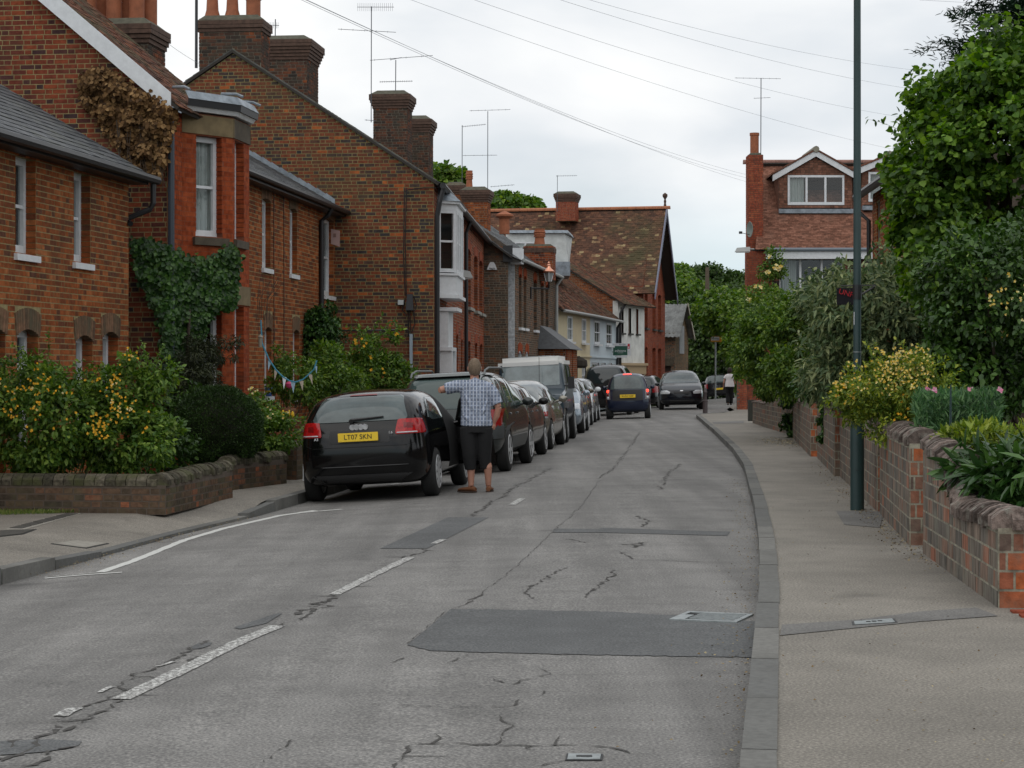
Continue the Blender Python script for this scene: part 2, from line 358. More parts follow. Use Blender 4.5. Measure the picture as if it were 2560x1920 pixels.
# ---------------- ground, road, pavements ----------------
RZ = [-12, 0, 7.8, 10.9, 13.5, 17.8, 22.6, 31.4, 38, 50.7, 62, 68, 69.5, 71, 76, 83, 100, 122, 150]
RX = [-1.6, -.1, .9, 1.32, 1.67, 2.2, 2.73, 3.64, 4.2, 5.1, 5.85, 6.25, 6.5, 7.4, 8.35, 8.9, 11.3, 14.4, 22]
LZ = [-12, 0, 7.8, 16.15, 20.8, 23.9, 26.6, 33, 38, 45, 55, 66, 76, 85, 90, 98, 107, 112, 120, 150]
LX = [-7.6, -6.1, -5.1, -4.13, -3.55, -3.02, -2.71, -2.0, -1.5, -.78, .1, .9, 2.35, 3.6, 4.5, 6.7, 8.7, 10.0, 11.2, 18]
def Rk(y): return float(np.interp(y, RZ, RX))
def Lk(y): return float(np.interp(y, LZ, LX))
def rz(x, y):
    t = min(1, max(0, (x-Lk(y))/(Rk(y)-Lk(y)))); return -.17*(1-t)**2.3
def G(px, py, f=rz, up=.0):
    y = F*CH/(py-HY)
    for _ in range(6): x = PX(px, y); z = f(x, y); y = F*(CH-z)/(py-HY)
    return (PX(px, y), y, f(PX(px, y), y)+up)
def asphalt(name, col, dark, spk, tracks=True):
    m = bpy.data.materials.new(name); m.use_nodes = True; t = m.node_tree; b = t.nodes['Principled BSDF']; b.inputs['Roughness'].default_value = .82; b.inputs['Specular IOR Level'].default_value = .35
    g = nn(t, 'ShaderNodeNewGeometry')
    def nz(s, d=3, mapping=None):
        n = nn(t, 'ShaderNodeTexNoise'); n.inputs['Scale'].default_value = s; n.inputs['Detail'].default_value = d; n.inputs['Roughness'].default_value = .6
        if mapping:
            q = nn(t, 'ShaderNodeMapping'); q.inputs['Scale'].default_value = mapping; q.inputs['Rotation'].default_value = (0, 0, .12); t.links.new(g.outputs['Position'], q.inputs[0]); t.links.new(q.outputs[0], n.inputs['Vector'])
        else: t.links.new(g.outputs['Position'], n.inputs['Vector'])
        return n
    a = nz(70, 6); r = nn(t, 'ShaderNodeValToRGB'); E = r.color_ramp.elements; E[0].position = .3; E[0].color = (*dark, 1); E[1].position = .72; E[1].color = (*spk, 1); x = E.new(.5); x.color = (*col, 1)
    t.links.new(a.outputs[0], r.inputs[0])
    c = nz(.45, 6); r2 = nn(t, 'ShaderNodeMapRange'); r2.inputs[1].default_value = .3; r2.inputs[2].default_value = .7; r2.inputs[3].default_value = .80; r2.inputs[4].default_value = 1.16; t.links.new(c.outputs[0], r2.inputs[0])
    m1 = nn(t, 'ShaderNodeMixRGB', blend_type='MULTIPLY'); m1.inputs[0].default_value = 1; t.links.new(r.outputs[0], m1.inputs[1]); t.links.new(r2.outputs[0], m1.inputs[2])
    last = m1
    c = nz(2.6, 7); r5 = nn(t, 'ShaderNodeMapRange'); r5.inputs[1].default_value = .32; r5.inputs[2].default_value = .66; r5.inputs[3].default_value = .86; r5.inputs[4].default_value = 1.08; t.links.new(c.outputs[0], r5.inputs[0])
    m5 = nn(t, 'ShaderNodeMixRGB', blend_type='MULTIPLY'); m5.inputs[0].default_value = 1; t.links.new(last.outputs[0], m5.inputs[1]); t.links.new(r5.outputs[0], m5.inputs[2]); last = m5
    c = nz(1.1, 2); r6 = nn(t, 'ShaderNodeMapRange'); r6.inputs[1].default_value = .66; r6.inputs[2].default_value = .76; r6.inputs[3].default_value = 1; r6.inputs[4].default_value = .72; t.links.new(c.outputs[0], r6.inputs[0])
    m6 = nn(t, 'ShaderNodeMixRGB', blend_type='MULTIPLY'); m6.inputs[0].default_value = 1; t.links.new(last.outputs[0], m6.inputs[1]); t.links.new(r6.outputs[0], m6.inputs[2]); last = m6
    if tracks:
        c = nz(1.0, 4, (1.7, .07, 1)); r3 = nn(t, 'ShaderNodeMapRange'); r3.inputs[1].default_value = .35; r3.inputs[2].default_value = .65; r3.inputs[3].default_value = .80; r3.inputs[4].default_value = 1.14; t.links.new(c.outputs[0], r3.inputs[0])
        m2 = nn(t, 'ShaderNodeMixRGB', blend_type='MULTIPLY'); m2.inputs[0].default_value = 1; t.links.new(last.outputs[0], m2.inputs[1]); t.links.new(r3.outputs[0], m2.inputs[2]); last = m2
        # faint lateral scuffs and oil drips
        c = nz(1.0, 5, (.5, 3.2, 1)); r4 = nn(t, 'ShaderNodeMapRange'); r4.inputs[1].default_value = .58; r4.inputs[2].default_value = .75; r4.inputs[3].default_value = 1; r4.inputs[4].default_value = .74; t.links.new(c.outputs[0], r4.inputs[0])
        m3 = nn(t, 'ShaderNodeMixRGB', blend_type='MULTIPLY'); m3.inputs[0].default_value = 1; t.links.new(last.outputs[0], m3.inputs[1]); t.links.new(r4.outputs[0], m3.inputs[2]); last = m3
    t.links.new(last.outputs[0], b.inputs['Base Color'])
    bp = nn(t, 'ShaderNodeBump'); bp.inputs['Strength'].default_value = .28; bp.inputs['Distance'].default_value = .005; t.links.new(a.outputs[0], bp.inputs['Height']); t.links.new(bp.outputs[0], b.inputs['Normal'])
    _m[name] = m; return m
ROAD = asphalt('asphalt', (.180, .174, .166), (.076, .074, .071), (.35, .335, .31))
PATCH = asphalt('repair_asphalt', (.104, .106, .106), (.045, .049, .052), (.18, .185, .185), False)
PAVE = asphalt('pavement_asphalt', (.200, .182, .155), (.108, .098, .085), (.38, .35, .30), False)
PAVE2 = asphalt('pavement_trench', (.145, .14, .132), (.09, .087, .082), (.23, .22, .205), False)
CRK = mat('crack', (.075, .07, .064), .95, noise=(40, .4))
def struct(o): o['kind'] = 'structure'; return o
ys = sorted(set(list(np.arange(-10, 30, 1.0))+list(np.arange(30, 150, 2.0))+[69.5, 71]))
NT = 16; mb = MB()
for i, y in enumerate(ys):
    for k in range(NT+1):
        x = Lk(y)+(Rk(y)-Lk(y))*k/NT; mb.v.append((x, y, rz(x, y)))
for i in range(len(ys)-1):
    for k in range(NT): a = i*(NT+1)+k; mb.f.append((a, a+1, a+NT+2, a+NT+1)); mb.mi.append(0)
road = struct(mb.build('road', ROAD, None, smooth=True))
mb = MB(); mb.box((-1500, -300, -.6), (1500, 2500, -.35)); struct(mb.build('ground', mat('field_grass', (.05, .08, .02), 1, noise=(.3, .4))))
def strip(name, fa, fb, za, zb, m, y0=-10, y1=150, parent=None):
    mb = MB(); Y = [y for y in ys if y0 <= y <= y1]
    for y in Y: mb.v += [(fa(y), y, za), (fb(y), y, zb)]
    for i in range(len(Y)-1): mb.f.append((2*i, 2*i+1, 2*i+3, 2*i+2)); mb.mi.append(0)
    o = mb.build(name, m, parent); return o
WZ = [-12, 12.3, 16, 20.6, 27.8, 34, 46, 52, 57, 62, 78, 150]; WX = [1.4, 2.99, 3.29, 3.8, 4.56, 5.17, 6.45, 6.62, 6.85, 8.2, 10.5, 26]
def Wr(y): return float(np.interp(y, WZ, WX))
struct(strip('pavement', lambda y: Rk(y)+.11, lambda y: Wr(y)+.5, .1, .1, PAVE))
struct(strip('garden_soil', lambda y: Wr(y)+.3, lambda y: Wr(y)+60, .094, .094, mat('soil', (.05, .038, .025), 1, noise=(6, .5), bump=(30, 1))))
FZ = [-12, 22.3, 25.3, 28.4, 33, 43, 62, 64, 76, 90, 150]; FX = [-9, -9, -3.66, -3.19, -3.0, -1.68, -.5, -.1, 1.5, 4.2, 18]
def ltop(y): return float(np.interp(y, [0, 15.5, 17.2, 18.5, 23.6, 24.6, 200], [-.02, -.02, -.06, -.135, -.14, -.035, -.03]))+.004
mb = MB(); Y_ = sorted(set([y for y in ys]+list(np.arange(15, 26, .25))))
for y in Y_: mb.v += [(Lk(y)-(13 if y < 22 else 4 if y < 43 else 1.5), y, -.03), (Lk(y)-.9, y, -.03), (Lk(y)-.12, y, min(-.03, ltop(y)-.006))]
for i in range(len(Y_)-1):
    for k in (0, 1): mb.f.append((3*i+k, 3*i+k+1, 3*i+k+4, 3*i+k+3)); mb.mi.append(0)
struct(mb.build('pavement', PAVE))
struct(strip('garden_soil', lambda y: -60, lambda y: Lk(y)-(2.2 if y > 22 else 13), -.034 if False else -.045, -.045, _m['soil'], 14))
# kerbs: one stone after the other
KERB = pmat('kerb_concrete', [(0, (.145, .146, .142)), (.6, (.165, .164, .155)), (1, (.21, .205, .19))], .9, grime=((.12, .118, .11), 1.3, .5, .7), noise=30, amp=(.85, 1.12))
def kerb(fk, side, y0, y1, top, name):
    k = thing(name, None, None, (fk(y0), y0, 0)); k['kind'] = 'structure'; M = []; y = y0
    while y < y1:
        L = 1.22; yb = y+L*.985; xa, xb = fk(y), fk(yb)
        U = np.array([xb-xa, yb-y, 0]); l = np.linalg.norm(U); U /= l; n = np.array([U[1], -U[0], 0])*side
        h = top(y); h2 = top(yb); zt = (h+h2)/2+random.uniform(-.003, .003); th = .28; U = np.array([xb-xa, yb-y, h2-h]); l = np.linalg.norm(U); U /= l
        M.append(m4(U*(l-.008), n*.135*side*(1 if side > 0 else 1), np.array([0, 0, th]), ((xa+xb)/2+n[0]*(.066+random.uniform(-.004, .004)), (y+yb)/2+n[1]*.066, zt-th/2))); y += L
    pieces(k, 'kerb_stone', M, KERB, 150)
kerb(Rk, 1, 5.2, 69, lambda y: .112, 'right_kerb')
def ltop(y): return float(np.interp(y, [0, 15.5, 17.2, 18.5, 23.6, 24.6, 200], [-.02, -.02, -.06, -.135, -.14, -.035, -.03]))+.004
kerb(Lk, -1, 5.2, 69, lambda y: ltop(y), 'left_kerb')
kerb(lambda y: Rk(y), 1, 69.2, 71.2, lambda y: .112, 'side_kerb')
# asphalt ramp down to the dropped kerb is the pavement edge itself
def poly(name, pts, m, parent, up=.004, f=rz):
    v = [G(a, b, f, up) for a, b in pts]; mb = MB(); c = tuple(np.mean(v, axis=0)); mb.v = [c]+v; n = len(v)
    mb.f = [(0, i+1, (i+1) % n+1) for i in range(n)]; mb.mi = [0]*n; return mb.build(name, m, parent)
def drape(name, rows, m, parent, up=.004, f=rz, n=60):
    """a patch between two polylines, laid on the surface"""
    A, B = rows; mb = MB(); T = np.linspace(0, 1, n)
    def at(P, t):
        P = np.array(P, float); s = np.r_[0, np.cumsum(np.hypot(*np.diff(P, axis=0).T))]; s /= s[-1]; return np.interp(t, s, P[:, 0]), np.interp(t, s, P[:, 1])
    for t in T:
        a, b = at(A, t), at(B, t); ja, jb = random.gauss(0, .006), random.gauss(0, .006)
        for q in (ja, .25, .5, .75, 1+jb): p = G(a[0]+(b[0]-a[0])*q, a[1]+(b[1]-a[1])*q, f, up); mb.v.append(p)
    for i in range(n-1):
        for k in range(4): a = i*5+k; mb.f.append((a, a+1, a+6, a+5)); mb.mi.append(0)
    return mb.build(name, m, parent)
drape('repair_patch', ([(1128, 1523), (1500, 1530), (1700, 1540), (1890, 1555)], [(1018, 1614), (1080, 1628), (1450, 1638), (1885, 1645)]), PATCH, road)
drape('repair_patch', ([(1120, 1294), (1222, 1294)], [(950, 1372), (1068, 1372)]), PATCH, road)
drape('repair_patch', ([(1385, 1322), (1502, 1324), (1503, 1320), (1825, 1330)], [(1380, 1332), (1500, 1332), (1502, 1332), (1818, 1340)]), PATCH, road)
drape('repair_patch', ([(0, 1855), (120, 1850), (205, 1855)], [(0, 1890), (130, 1880), (195, 1866)]), PATCH, road, n=6)
drape('repair_patch', ([(585, 1570), (650, 1548), (690, 1535)], [(600, 1574), (665, 1560), (705, 1535)]), PATCH, road, n=6)
drape('repair_patch', ([(478, 1618), (500, 1608), (530, 1607)], [(482, 1624), (505, 1622), (526, 1614)]), PATCH, road, n=6)
def crack(P, w=.02,  name='crack', f=rz, jit=.5, seg=.045, m=None, parent=road):
    pts = [Vector(G(a, b, f, .0045)) for a, b in P]; L = []
    for a, b in zip(pts, pts[1:]):
        n = max(2, int((b-a).length/seg))
        for i in range(n): L.append(a.lerp(b, i/n))
    L.append(pts[-1]); mb = MB(); o = 0
    for i, p in enumerate(L):
        d = (L[min(i+1, len(L)-1)]-L[max(i-1, 0)]); d.z = 0; d.normalize(); nrm = Vector((-d.y, d.x, 0))
        o = o*.7+random.gauss(0, 1)*w*jit; ww = w*.62*random.choice((.15, .4, .6, 1, 1.3))*(.3 if i in (0, len(L)-1) else 1)*.5; q = p+nrm*o
        mb.v += [tuple(q-nrm*ww), tuple(q+nrm*ww)]
        if i and random.random() > .07: k = 2*i; mb.f.append((k-2, k-1, k+1, k)); mb.mi.append(0)
        if w > .017 and random.random() < .035:
            e = q+nrm*random.choice((-1, 1))*random.uniform(.05, .22)+d*random.uniform(-.12, .12); mm_ = q.lerp(e, .5)+nrm*random.uniform(-.02, .02)*0+d*random.uniform(-.04, .04); BR.append((q, mm_, e, w))
    mb.build(name, m or CRK, parent)
BR = []
for P, w in [([(0, 1905), (130, 1850), (235, 1790), (330, 1735), (420, 1680), (520, 1640), (570, 1620), (700, 1568), (790, 1520), (850, 1480), (960, 1425), (1068, 1372)], .04),
             ([(0, 1880), (60, 1850), (115, 1815)], .05), ([(150, 1795), (250, 1745), (330, 1700), (420, 1655), (470, 1625), (540, 1600)], .035), ([(60, 1920), (150, 1895), (230, 1865)], .05),
             ([(300, 1537), (700, 1532), (760, 1536)], .008), ([(745, 1538), (790, 1520), (830, 1495)], .07), ([(1170, 1292), (1250, 1245), (1290, 1215), (1340, 1190), (1380, 1170)], .05), ([(1500, 1195), (1540, 1165), (1580, 1110), (1600, 1080)], .035),
             ([(1130, 1520), (1165, 1510), (1205, 1480)], .03), ([(1205, 1480), (1290, 1420), (1380, 1330), (1450, 1270), (1500, 1200)], .012), ([(1420, 1420), (1700, 1424), (1760, 1424)], .012), ([(1420, 1420), (1360, 1450), (1320, 1480), (1322, 1500)], .028),
             ([(1525, 1425), (1530, 1440), (1495, 1465), (1475, 1495)], .03), ([(1560, 1355), (1640, 1357), (1850, 1360)], .014), ([(1556, 1360), (1590, 1370), (1600, 1360), (1625, 1356)], .06), ([(1552, 1380), (1585, 1398), (1700, 1404), (1800, 1406)], .025),
             ([(1425, 1348), (1460, 1358)], .03), ([(1590, 1290), (1615, 1305), (1605, 1318)], .035), ([(1655, 1190), (1810, 1194)], .03), ([(1600, 1172), (1800, 1176)], .012), ([(1700, 1160), (1665, 1190), (1650, 1225)], .04), ([(1620, 1235), (1840, 1245)], .012),
             ([(1350, 1670), (1380, 1685), (1300, 1702), (1280, 1712), (1240, 1697)], .018), ([(1355, 1725), (1360, 1740)], .02), ([(1300, 1750), (1290, 1765), (1255, 1768), (1130, 1767)], .018), ([(1250, 1790), (1280, 1815), (1265, 1840), (1230, 1862), (1150, 1862)], .02),
             ([(980, 1920), (1025, 1865), (1100, 1857), (1300, 1864), (1530, 1868), (1580, 1885)], .022), ([(1580, 1886), (1700, 1890)], .008), ([(1345, 1918), (1420, 1898)], .014), ([(1020, 1855), (950, 1852)], .01), ([(930, 1760), (1000, 1765), (1100, 1768)], .012),
             ([(650, 1915), (690, 1880), (740, 1850)], .014), ([(700, 1290), (1000, 1290)], .008), ([(760, 1312), (930, 1310)], .01), ([(975, 1660), (1000, 1645)], .02), ([(1120, 1660), (1175, 1637)], .014), ([(900, 1285), (1000, 1285)], .03),
             ([(1115, 1530), (1020, 1610)], .012), ([(1128, 1522), (1700, 1538), (1880, 1552)], .012), ([(1020, 1616), (1450, 1640)], .012)]:
    crack(P, w)
mb = MB()
for a, b, c, w in BR:
    pr = None
    for q, ww in ((a, w*.3), (b, w*.22), (c, w*.05)):
        d = (c-a).normalized(); nr = Vector((-d.y, d.x, 0)); k = len(mb.v); mb.v += [tuple(q-nr*ww), tuple(q+nr*ww)]
        if pr is not None: mb.f.append((pr, pr+1, k+1, k)); mb.mi.append(0)
        pr = k
o = mb.build('hairline_cracks', CRK, road); o['kind'] = 'stuff'
def worn(name, under, wear):
    m = bpy.data.materials.new(name); m.use_nodes = True; t = m.node_tree; b = t.nodes['Principled BSDF']; b.inputs['Roughness'].default_value = .7
    g = nn(t, 'ShaderNodeNewGeometry'); a = nn(t, 'ShaderNodeTexNoise'); a.inputs['Scale'].default_value = 34; a.inputs['Detail'].default_value = 8; a.inputs['Roughness'].default_value = .75; t.links.new(g.outputs['Position'], a.inputs['Vector'])
    r = nn(t, 'ShaderNodeValToRGB'); r.color_ramp.elements[0].position = wear; r.color_ramp.elements[0].color = (*under, 1); r.color_ramp.elements[1].position = wear+.06; r.color_ramp.elements[1].color = (.58, .58, .55, 1)
    t.links.new(a.outputs[0], r.inputs[0]); t.links.new(r.outputs[0], b.inputs['Base Color']); return m
PAINT = worn('road_paint', (.2, .195, .185), .36); PAINTW = worn('worn_road_paint', (.17, .163, .155), .485)
def line(P, w, m, name='road_marking', jit=.006):
    pts = [Vector(G(a, b, rz, .006)) for a, b in P]; mb = MB(); L = []
    for a, b in zip(pts, pts[1:]):
        n = max(2, int((b-a).length/.12)); L += [a.lerp(b, i/n) for i in range(n)]
    L.append(pts[-1])
    for i, p in enumerate(L):
        d = (L[min(i+1, len(L)-1)]-L[max(i-1, 0)]); d.z = 0; d.normalize(); nrm = Vector((-d.y, d.x, 0)); p = p+Vector((0, 0, .004*0))
        mb.v += [tuple(p-nrm*(w/2+random.uniform(-jit, jit))), tuple(p+nrm*(w/2+random.uniform(-jit, jit)))]
        if i: k = 2*i; mb.f.append((k-2, k-1, k+1, k)); mb.mi.append(0)
    mb.build(name, m, road)
line([(300, 1750), (450, 1680), (590, 1610), (695, 1566)], .10, PAINTW)
line([(835, 1488), (940, 1435), (1025, 1395)], .085, PAINTW)
line([(1280, 1263), (1305, 1247)], .09, PAINTW)
line([(1085, 1360), (1108, 1350)], .07, PAINTW)
line([(150, 1792), (190, 1772)], .07, PAINTW)
line([(250, 1733), (280, 1718)], .03, PAINTW); line([(395, 1668), (435, 1655)], .03, PAINTW)
line([(250, 1432), (330, 1405), (460, 1352), (560, 1322), (700, 1290), (790, 1277)], .085, PAINT)
line([(112, 1447), (190, 1440), (305, 1432)], .055, PAINT); line([(750, 1283), (855, 1274)], .07, PAINT)
line([(112, 1443), (250, 1432)], .03, PAINTW); line([(725, 1282), (800, 1279)], .03, PAINTW)
line([(960, 1218), (1000, 1207)], .09, PAINTW)
# pavement details
pz = lambda x, y: .1
def lz(x, y):
    t = min(1, max(0, (Lk(y)-.12-x)/.78)); e = min(-.03, ltop(y)-.006); return e+(-.03-e)*t
drape('pavement_trench', ([(1955, 1563), (2150, 1550), (2300, 1530), (2440, 1520)], [(1950, 1590), (2150, 1570), (2300, 1555), (2495, 1541)]), PAVE2, bpy.data.objects['pavement'], f=pz)
drape('pavement_trench', ([(2090, 1278), (2210, 1280)], [(2110, 1312), (2200, 1320)]), PAVE2, bpy.data.objects['pavement'], f=pz, n=4)
drape('pavement_trench', ([(1780, 1055), (1860, 1052)], [(1785, 1060), (1860, 1058)]), PAVE2, bpy.data.objects['pavement'], f=pz, n=4)
METAL = mat('galvanised', (.36, .39, .39), .5, .6, noise=(30, .35)); DMETAL = mat('dark_iron', (.05, .05, .05), .6, .4, noise=(30, .4)); BLK = mat('black_gloss', (.012, .012, .014), .35)
# gully grate
def grate():
    t = thing('drain_grate', 'steel drain grate with slanted bars set in the road beside the right kerb', 'drain', (1.36, 12.5, 0))
    a = np.array(G(1718, 1533)); b = np.array(G(1882, 1540)); c = np.array(G(1888, 1553)); z = .012
    ux = Vector(b-a).normalized(); L = (Vector(b-a)).length; uy = Vector((-ux.y, ux.x, 0)); O = Vector(a); H = -.40
    fr = MB()
    def bx(x0, x1, y0, y1, mb, zz=z):
        q = [O+ux*x+uy*y for x, y in ((x0, y0), (x1, y0), (x1, y1), (x0, y1))]; mb.hexa([(p.x, p.y, -.02) for p in q]+[(p.x, p.y, zz) for p in q])
    bx(0, L, -.02, .02, fr); bx(0, L, H-.02, H+.02, fr); bx(0, .03, H+.02, -.02, fr); bx(L-.03, L, H+.02, -.02, fr); bx(.03, .09, H+.02, -.16, fr); fr.build('frame', METAL, t)
    p = MB(); bx(.03, L-.03, H+.02, -.02, p, .004); p.build('pit', mat('black_pit', (.008, .008, .008), 1), t)
    for k in range(7):
        bar = MB(); y = H+.05+k*.048; q = [O+ux*x+uy*yy for x, yy in ((.10, y+.035), (L-.03, y-.010), (L-.03, y+.009), (.10, y+.054))]; bar.hexa([(v.x, v.y, -.01) for v in q]+[(v.x, v.y, .011) for v in q]); bar.build('bar', METAL, t)
grate()
def cover(label, pts, f, m, zoff=.008, notch=True):
    v = [Vector(G(a, b, f, 0)) for a, b in pts]; c = sum(v, Vector())/4; t = thing('inspection_cover', label, 'cover', c)
    mb = MB(); mb.hexa([(p.x, p.y, p.z-.02) for p in v]+[(p.x, p.y, p.z+zoff) for p in v]); mb.build('lid', m, t)
    fr = MB(); o = [c+(p-c)*1.12 for p in v]
    for i in range(4): a, b, c1, d = o[i], o[(i+1) % 4], v[(i+1) % 4], v[i]; fr.hexa([(q.x, q.y, q.z-.02) for q in (a, b, c1+(b-c1)*.25, d+(a-d)*.25)]+[(q.x, q.y, q.z+.006) for q in (a, b, c1+(b-c1)*.25, d+(a-d)*.25)])
    fr.build('frame', DMETAL, t)
    if notch:
        for k in (.35, .5, .65):
            p = v[0].lerp(v[1], k).lerp(v[3].lerp(v[2], k), .5); n = MB(); n.box((p.x-.012, p.y-.012, p.z+zoff-.001), (p.x+.012, p.y+.012, p.z+zoff+.003)); n.build('marking', DMETAL, t)
cover('small grey metal valve cover in the cracked road at the bottom of the photo', [(1418, 1902), (1500, 1902), (1503, 1889), (1421, 1888)], rz, METAL)
cover('pale metal inspection cover in the right pavement across the dark trench strip', [(2137, 1564), (2238, 1558), (2230, 1549), (2135, 1556)], pz, METAL)
cover('square concrete slab cover in the left pavement near the dropped kerb', [(215, 1371), (265, 1360), (190, 1352), (135, 1360)], lz, mat('slab', (.31, .29, .25), .9, noise=(12, .25)), .01, False)
cover('dark patterned cover in a pale frame at the left edge of the left pavement', [(-30, 1345), (55, 1336), (85, 1325), (0, 1328)], lz, mat('dark_slate_cover', (.07, .065, .055), .8, noise=(30, .5)), .01, False)
t = thing('drainage_channel', 'row of dark drain panels in a pale concrete edging by the grass verge', 'drain', G(110, 1300, lz))
A, B = (40, 1322), (185, 1284)
for k in range(5):
    a = (A[0]+(B[0]-A[0])*k/5, A[1]+(B[1]-A[1])*k/5); b = (A[0]+(B[0]-A[0])*(k+.86)/5, A[1]+(B[1]-A[1])*(k+.86)/5)
    p = [G(a[0]-16, a[1], lz), G(b[0]-16, b[1], lz), G(b[0]+14, b[1]+1, lz), G(a[0]+14, a[1]+1, lz)]; mb = MB(); mb.hexa([(*q[:2], q[2]-.02) for q in p]+[(*q[:2], q[2]+.012) for q in p]); mb.build('panel', _m['dark_slate_cover'], t)
p = [G(A[0]-26, A[1]+2, lz), G(B[0]-24, B[1], lz), G(B[0]+20, B[1], lz), G(A[0]+22, A[1]+3, lz)]; mb = MB(); mb.hexa([(*q[:2], q[2]-.02) for q in p]+[(*q[:2], q[2]+.007) for q in p]); mb.build('edging', _m['slab'], t)
# ---------------- brick and mortar colours ----------------
MORT_Y = mat('ochre_mortar', (.33, .265, .125), .95, noise=(8, .35), bump=(60, .5))
MORT_W = mat('lime_mortar', (.36, .335, .255), .95, noise=(9, .6), bump=(40, .8))
MORT_G = mat('grey_mortar', (.24, .22, .17), .95, noise=(8, .35), bump=(60, .5))
MORT_D = mat('dark_mortar', (.11, .085, .065), .95, noise=(8, .3))
B_OR = pmat('orange_brick', [(0, (.12, .052, .034)), (.15, (.18, .055, .025)), (.45, (.26, .072, .025)), (.8, (.335, .098, .032)), (1, (.41, .145, .055))], grime=((.09, .05, .03), 1.1, .5, .75))
B_GA = pmat('mixed_gable_brick', [(0, (.05, .045, .045)), (.18, (.085, .055, .045)), (.35, (.14, .055, .035)), (.78, (.195, .062, .034)), (.94, (.235, .070, .034)), (.96, (.38, .10, .035)), (1, (.40, .12, .04))], grime=((.10, .07, .04), .6, .52, .75))
B_RD = pmat('bright_red_brick', [(0, (0.230, 0.045, 0.017)), (.5, (0.295, 0.061, 0.022)), (1, (0.344, 0.081, 0.030))], grime=((.12, .05, .03), 1.6, .55, .75))
B_DK = pmat('side_wall_brick', [(0, (0.050, 0.034, 0.036)), (.2, (0.130, 0.038, 0.028)), (.6, (0.210, 0.053, 0.030)), (1, (0.270, 0.068, 0.032))], grime=((.07, .045, .035), 1.2, .5, .75))
B_MX = pmat('terrace_brick', [(0, (0.095, 0.038, 0.028)), (.2, (0.190, 0.051, 0.028)), (.7, (0.285, 0.076, 0.032)), (1, (0.351, 0.111, 0.048))], grime=((.09, .06, .04), 1.2, .5, .75))
B_BR = pmat('brown_brick', [(0, (.07, .06, .052)), (.4, (.13, .09, .065)), (.8, (.18, .105, .068)), (1, (.25, .10, .05))], grime=((.09, .075, .055), 1.2, .48, .7), bump=0)
B_CH = pmat('sooty_chimney_brick', [(0, (0.041, 0.033, 0.030)), (.5, (0.099, 0.048, 0.034)), (.9, (0.171, 0.062, 0.034)), (1, (0.270, 0.079, 0.030))], grime=((.055, .05, .04), 2.2, .42, .62))
B_GD = pmat('garden_wall_brick', [(0, (.13, .118, .105)), (.4, (.185, .16, .135)), (.72, (.225, .175, .14)), (.9, (.26, .155, .115)), (1, (.33, .14, .09))], grime=((.20, .19, .155), 3.5, .5, .68), noise=4, nmap=(7, 7, .8), amp=(.45, 1.35))
B_LW = pmat('low_wall_brick', [(0, (.055, .045, .035)), (.5, (.11, .075, .05)), (.9, (.16, .085, .055)), (1, (.30, .10, .05))], grime=((.10, .09, .055), 3, .46, .68), noise=20)
B_CO = pmat('coping_brick', [(0, (.075, .06, .052)), (.5, (.14, .11, .095)), (1, (.24, .19, .165))], grime=((.30, .29, .25), 9, .54, .68), noise=30, bump=1, amp=(.5, 1.4))
B_PI = pmat('plain_red_brick', [(0, (0.234, 0.060, 0.034)), (.5, (0.297, 0.076, 0.043)), (1, (0.342, 0.102, 0.051))], grime=((.14, .05, .035), 2, .55, .8))
B_WH = pmat('white_painted_brick', [(0, (.50, .53, .56)), (1, (.64, .66, .68))], .6)
B_ARCH = pmat('weathered_arch_brick', [(0, (.12, .075, .05)), (.6, (.19, .115, .07)), (1, (.24, .13, .08))], grime=((.10, .09, .06), 3, .5, .7))
B_CL = pmat('mossy_coping_brick', [(0, (.045, .042, .032)), (.5, (.085, .075, .055)), (1, (.135, .12, .09))], grime=((.075, .08, .035), 3.5, .46, .66), noise=24, bump=1, amp=(.5, 1.4))
B_EN = pmat('orange_end_brick', [(0, (.12, .09, .075)), (.4, (.19, .10, .07)), (.75, (.30, .095, .05)), (1, (.42, .12, .045))], grime=((.16, .13, .10), 3, .5, .68), noise=18)
STONE = mat('bath_stone', (.21, .155, .08), .9, noise=(5, .35)); STONE2 = mat('dark_stone', (.10, .08, .055), .9, noise=(5, .4))
SLATE = pmat('roof_slate', [(0, (.055, .06, .066)), (.6, (.085, .09, .097)), (1, (.12, .125, .13))], .6, grime=((.10, .105, .085), 1.6, .5, .72), spec=.5)
T_BR = pmat('old_clay_tile', [(0, (.06, .035, .028)), (.4, (.12, .055, .038)), (.85, (.18, .075, .045)), (1, (.24, .10, .055))], grime=((.085, .08, .05), 1.2, .45, .66))
T_MO = pmat('mossy_clay_tile', [(0, (.07, .042, .032)), (.5, (.12, .062, .042)), (.9, (.16, .08, .05)), (1, (.32, .24, .13))], grime=((.07, .065, .035), .35, .5, .66))
T_RD = pmat('machine_tile', [(0, (.13, .062, .043)), (.5, (.20, .092, .062)), (1, (.27, .13, .09))], grime=((.16, .09, .065), 1.5, .5, .75))
BACK = mat('roof_underlay', (.04, .035, .03), .95); LEAD = mat('lead_sheet', (.30, .345, .39), .5, .2, noise=(5, .5)); GUT = mat('black_gutter', (.015, .015, .017), .45)
POT = mat('terracotta', (.36, .12, .055), .8, noise=(7, .3)); REND_C = mat('cream_render', (.66, .585, .39), .85, noise=(1.3, .10)); REND_B = mat('pale_blue_render', (.56, .64, .68), .85, noise=(1.3, .1))
REND_W = mat('dirty_white_render', (.72, .72, .68), .85, noise=(2.2, .25)); FIN = mat('flashing', (.12, .125, .13), .6, .3)

